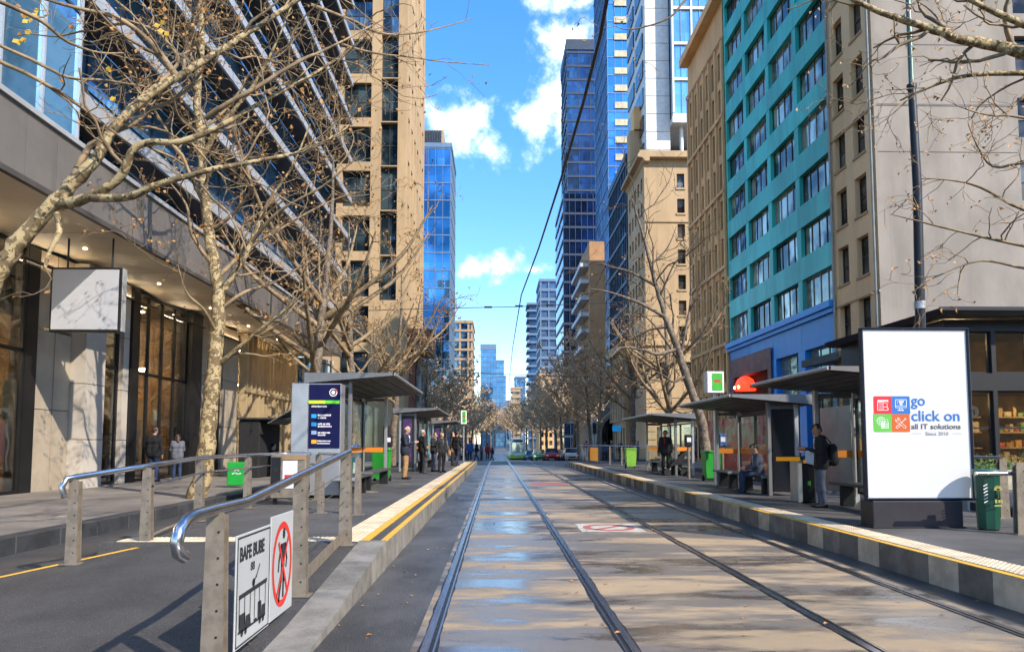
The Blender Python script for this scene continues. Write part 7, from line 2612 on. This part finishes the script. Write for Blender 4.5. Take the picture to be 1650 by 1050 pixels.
def stand(proto_, x, y, z, s, rot, label, first):
    t = proto_ if first else copy_tree(proto_)
    t.location = (x, y, z)
    t.rotation_euler = (0, 0, rot)
    t.scale = (s, s, s)
    t['label'] = label
    return t


ordn = ['first', 'second', 'third', 'fourth', 'fifth', 'sixth', 'seventh', 'eighth', 'ninth', 'tenth', 'eleventh', 'twelfth', 'thirteenth', 'fourteenth', 'fifteenth']
pm = [proto(101, 11, .0090, .60, 4, 'x', None, m_bark2, m_twig, .6, .11), proto(102, 11, .0090, .60, 4, 'x', None, m_bark2, m_twig, .5, .11)]
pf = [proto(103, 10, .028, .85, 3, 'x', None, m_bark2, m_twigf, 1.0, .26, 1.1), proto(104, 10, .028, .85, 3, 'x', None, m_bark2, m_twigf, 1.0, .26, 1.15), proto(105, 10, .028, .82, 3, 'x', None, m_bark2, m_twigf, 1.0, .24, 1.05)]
used = set()


def row(protos, spots_, word):
    rr4 = random.Random(len(word))
    for i, (x, y, s) in enumerate(spots_):
        p_ = protos[i % len(protos)]
        stand(p_, x, y, gz(y) + .1, s, rr4.uniform(0, 6.28), '%s bare street tree %s, counted from the viewer' % (ordn[i], word), p_.name not in used)
        used.add(p_.name)


row(pm, [(-7.1, 26.5, 1.12), (-7.0, 36, 1.15), (-6.6, 45.5, 1.1), (8.9, 36, .95), (9.0, 47, .95)], 'before the crossing')
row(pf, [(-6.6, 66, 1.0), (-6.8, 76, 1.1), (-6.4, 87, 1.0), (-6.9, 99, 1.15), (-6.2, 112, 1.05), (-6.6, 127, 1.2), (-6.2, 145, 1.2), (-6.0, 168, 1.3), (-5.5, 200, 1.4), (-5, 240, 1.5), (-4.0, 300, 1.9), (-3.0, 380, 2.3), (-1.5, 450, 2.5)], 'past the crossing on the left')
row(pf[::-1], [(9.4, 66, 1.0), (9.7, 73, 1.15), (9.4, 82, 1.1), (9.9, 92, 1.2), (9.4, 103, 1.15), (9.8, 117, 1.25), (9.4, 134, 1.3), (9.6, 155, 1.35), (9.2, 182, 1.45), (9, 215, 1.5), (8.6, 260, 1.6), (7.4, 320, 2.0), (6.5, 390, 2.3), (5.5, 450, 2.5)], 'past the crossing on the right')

# ================================================================== OVERHEAD WIRES
m_wire = M('wire', (0.02, 0.02, 0.022), .6)


def wire(label, pts, r, n=5):
    t = thing('overhead_wire', label, 'wire', pts[0], 'overhead tram wires')
    obj('strand', MB().tube(pts, r, n), m_wire, t)
    return t


p0 = pt(985, -40, 8.5)
w_ = [p0 - (pt(940, 150, 12) - p0), p0, pt(968, 55, 9.8), pt(940, 165, 12.4), pt(905, 285, 17), pt(868, 400, 25), pt(840, 475, 34), pt(826, 560, 60), pt(818, 640, 110)]
wire('thick dark overhead wire slanting down the middle of the sky', w_, .028, 6)
a, b_ = pt(690, 497, 40), pt(965, 488, 40)
wire('level span wire crossing the street below the small cloud', [a - (b_ - a) * .35, a, a.lerp(b_, .5) - Vector((0, 0, .06)), b_, b_ + (b_ - a) * .3], .022)
for k in range(3):
    q = a.lerp(b_, .35 + .18 * k)
    obj('insulator', MB().tube([q - Vector((.22, 0, .03)), q + Vector((.22, 0, -.03))], .055, 8), m_dark, bpy.data.objects[[o for o in KIDS if o.startswith('overhead_wire')][-1]])
a, b_ = pt(740, 600, 70), pt(900, 606, 70)
wire('thin far span wire crossing low between the street trees', [a - (b_ - a), a, b_, b_ + (b_ - a)], .03)

# street litter: fallen leaves in the near track and gutter
fl = MB()
rl_ = random.Random(8)
for _ in range(260):
    y = rl_.uniform(3.5, 22)
    x = rl_.choice([rl_.uniform(-1.3, -.7), rl_.uniform(4.35, 4.62), rl_.uniform(-.4, 4.0), rl_.gauss(2.6, .25), rl_.gauss(1.1, .15), rl_.uniform(-6, -1.8)])
    z = .012 if x > -1.3 else rz(x, y) + .016
    if x < -1.3 and y > 8:
        continue
    c = Vector((x, y, z))
    an, s_ = rl_.uniform(0, 6.28), rl_.uniform(.012, .032)
    d, e = Vector((math.cos(an), math.sin(an), 0)) * s_, Vector((-math.sin(an), math.cos(an), 0)) * s_ * .6
    u = Vector((0, 0, s_ * .4))
    fl.add([c - d, c + e + u, c + d, c - e + u * .5], [(0, 1, 2, 3)])
o = obj('fallen_leaves', fl, m_dleaf, kind='stuff')
tag(o, 'scattered dry fallen leaves on the track and gutter', 'leaves')
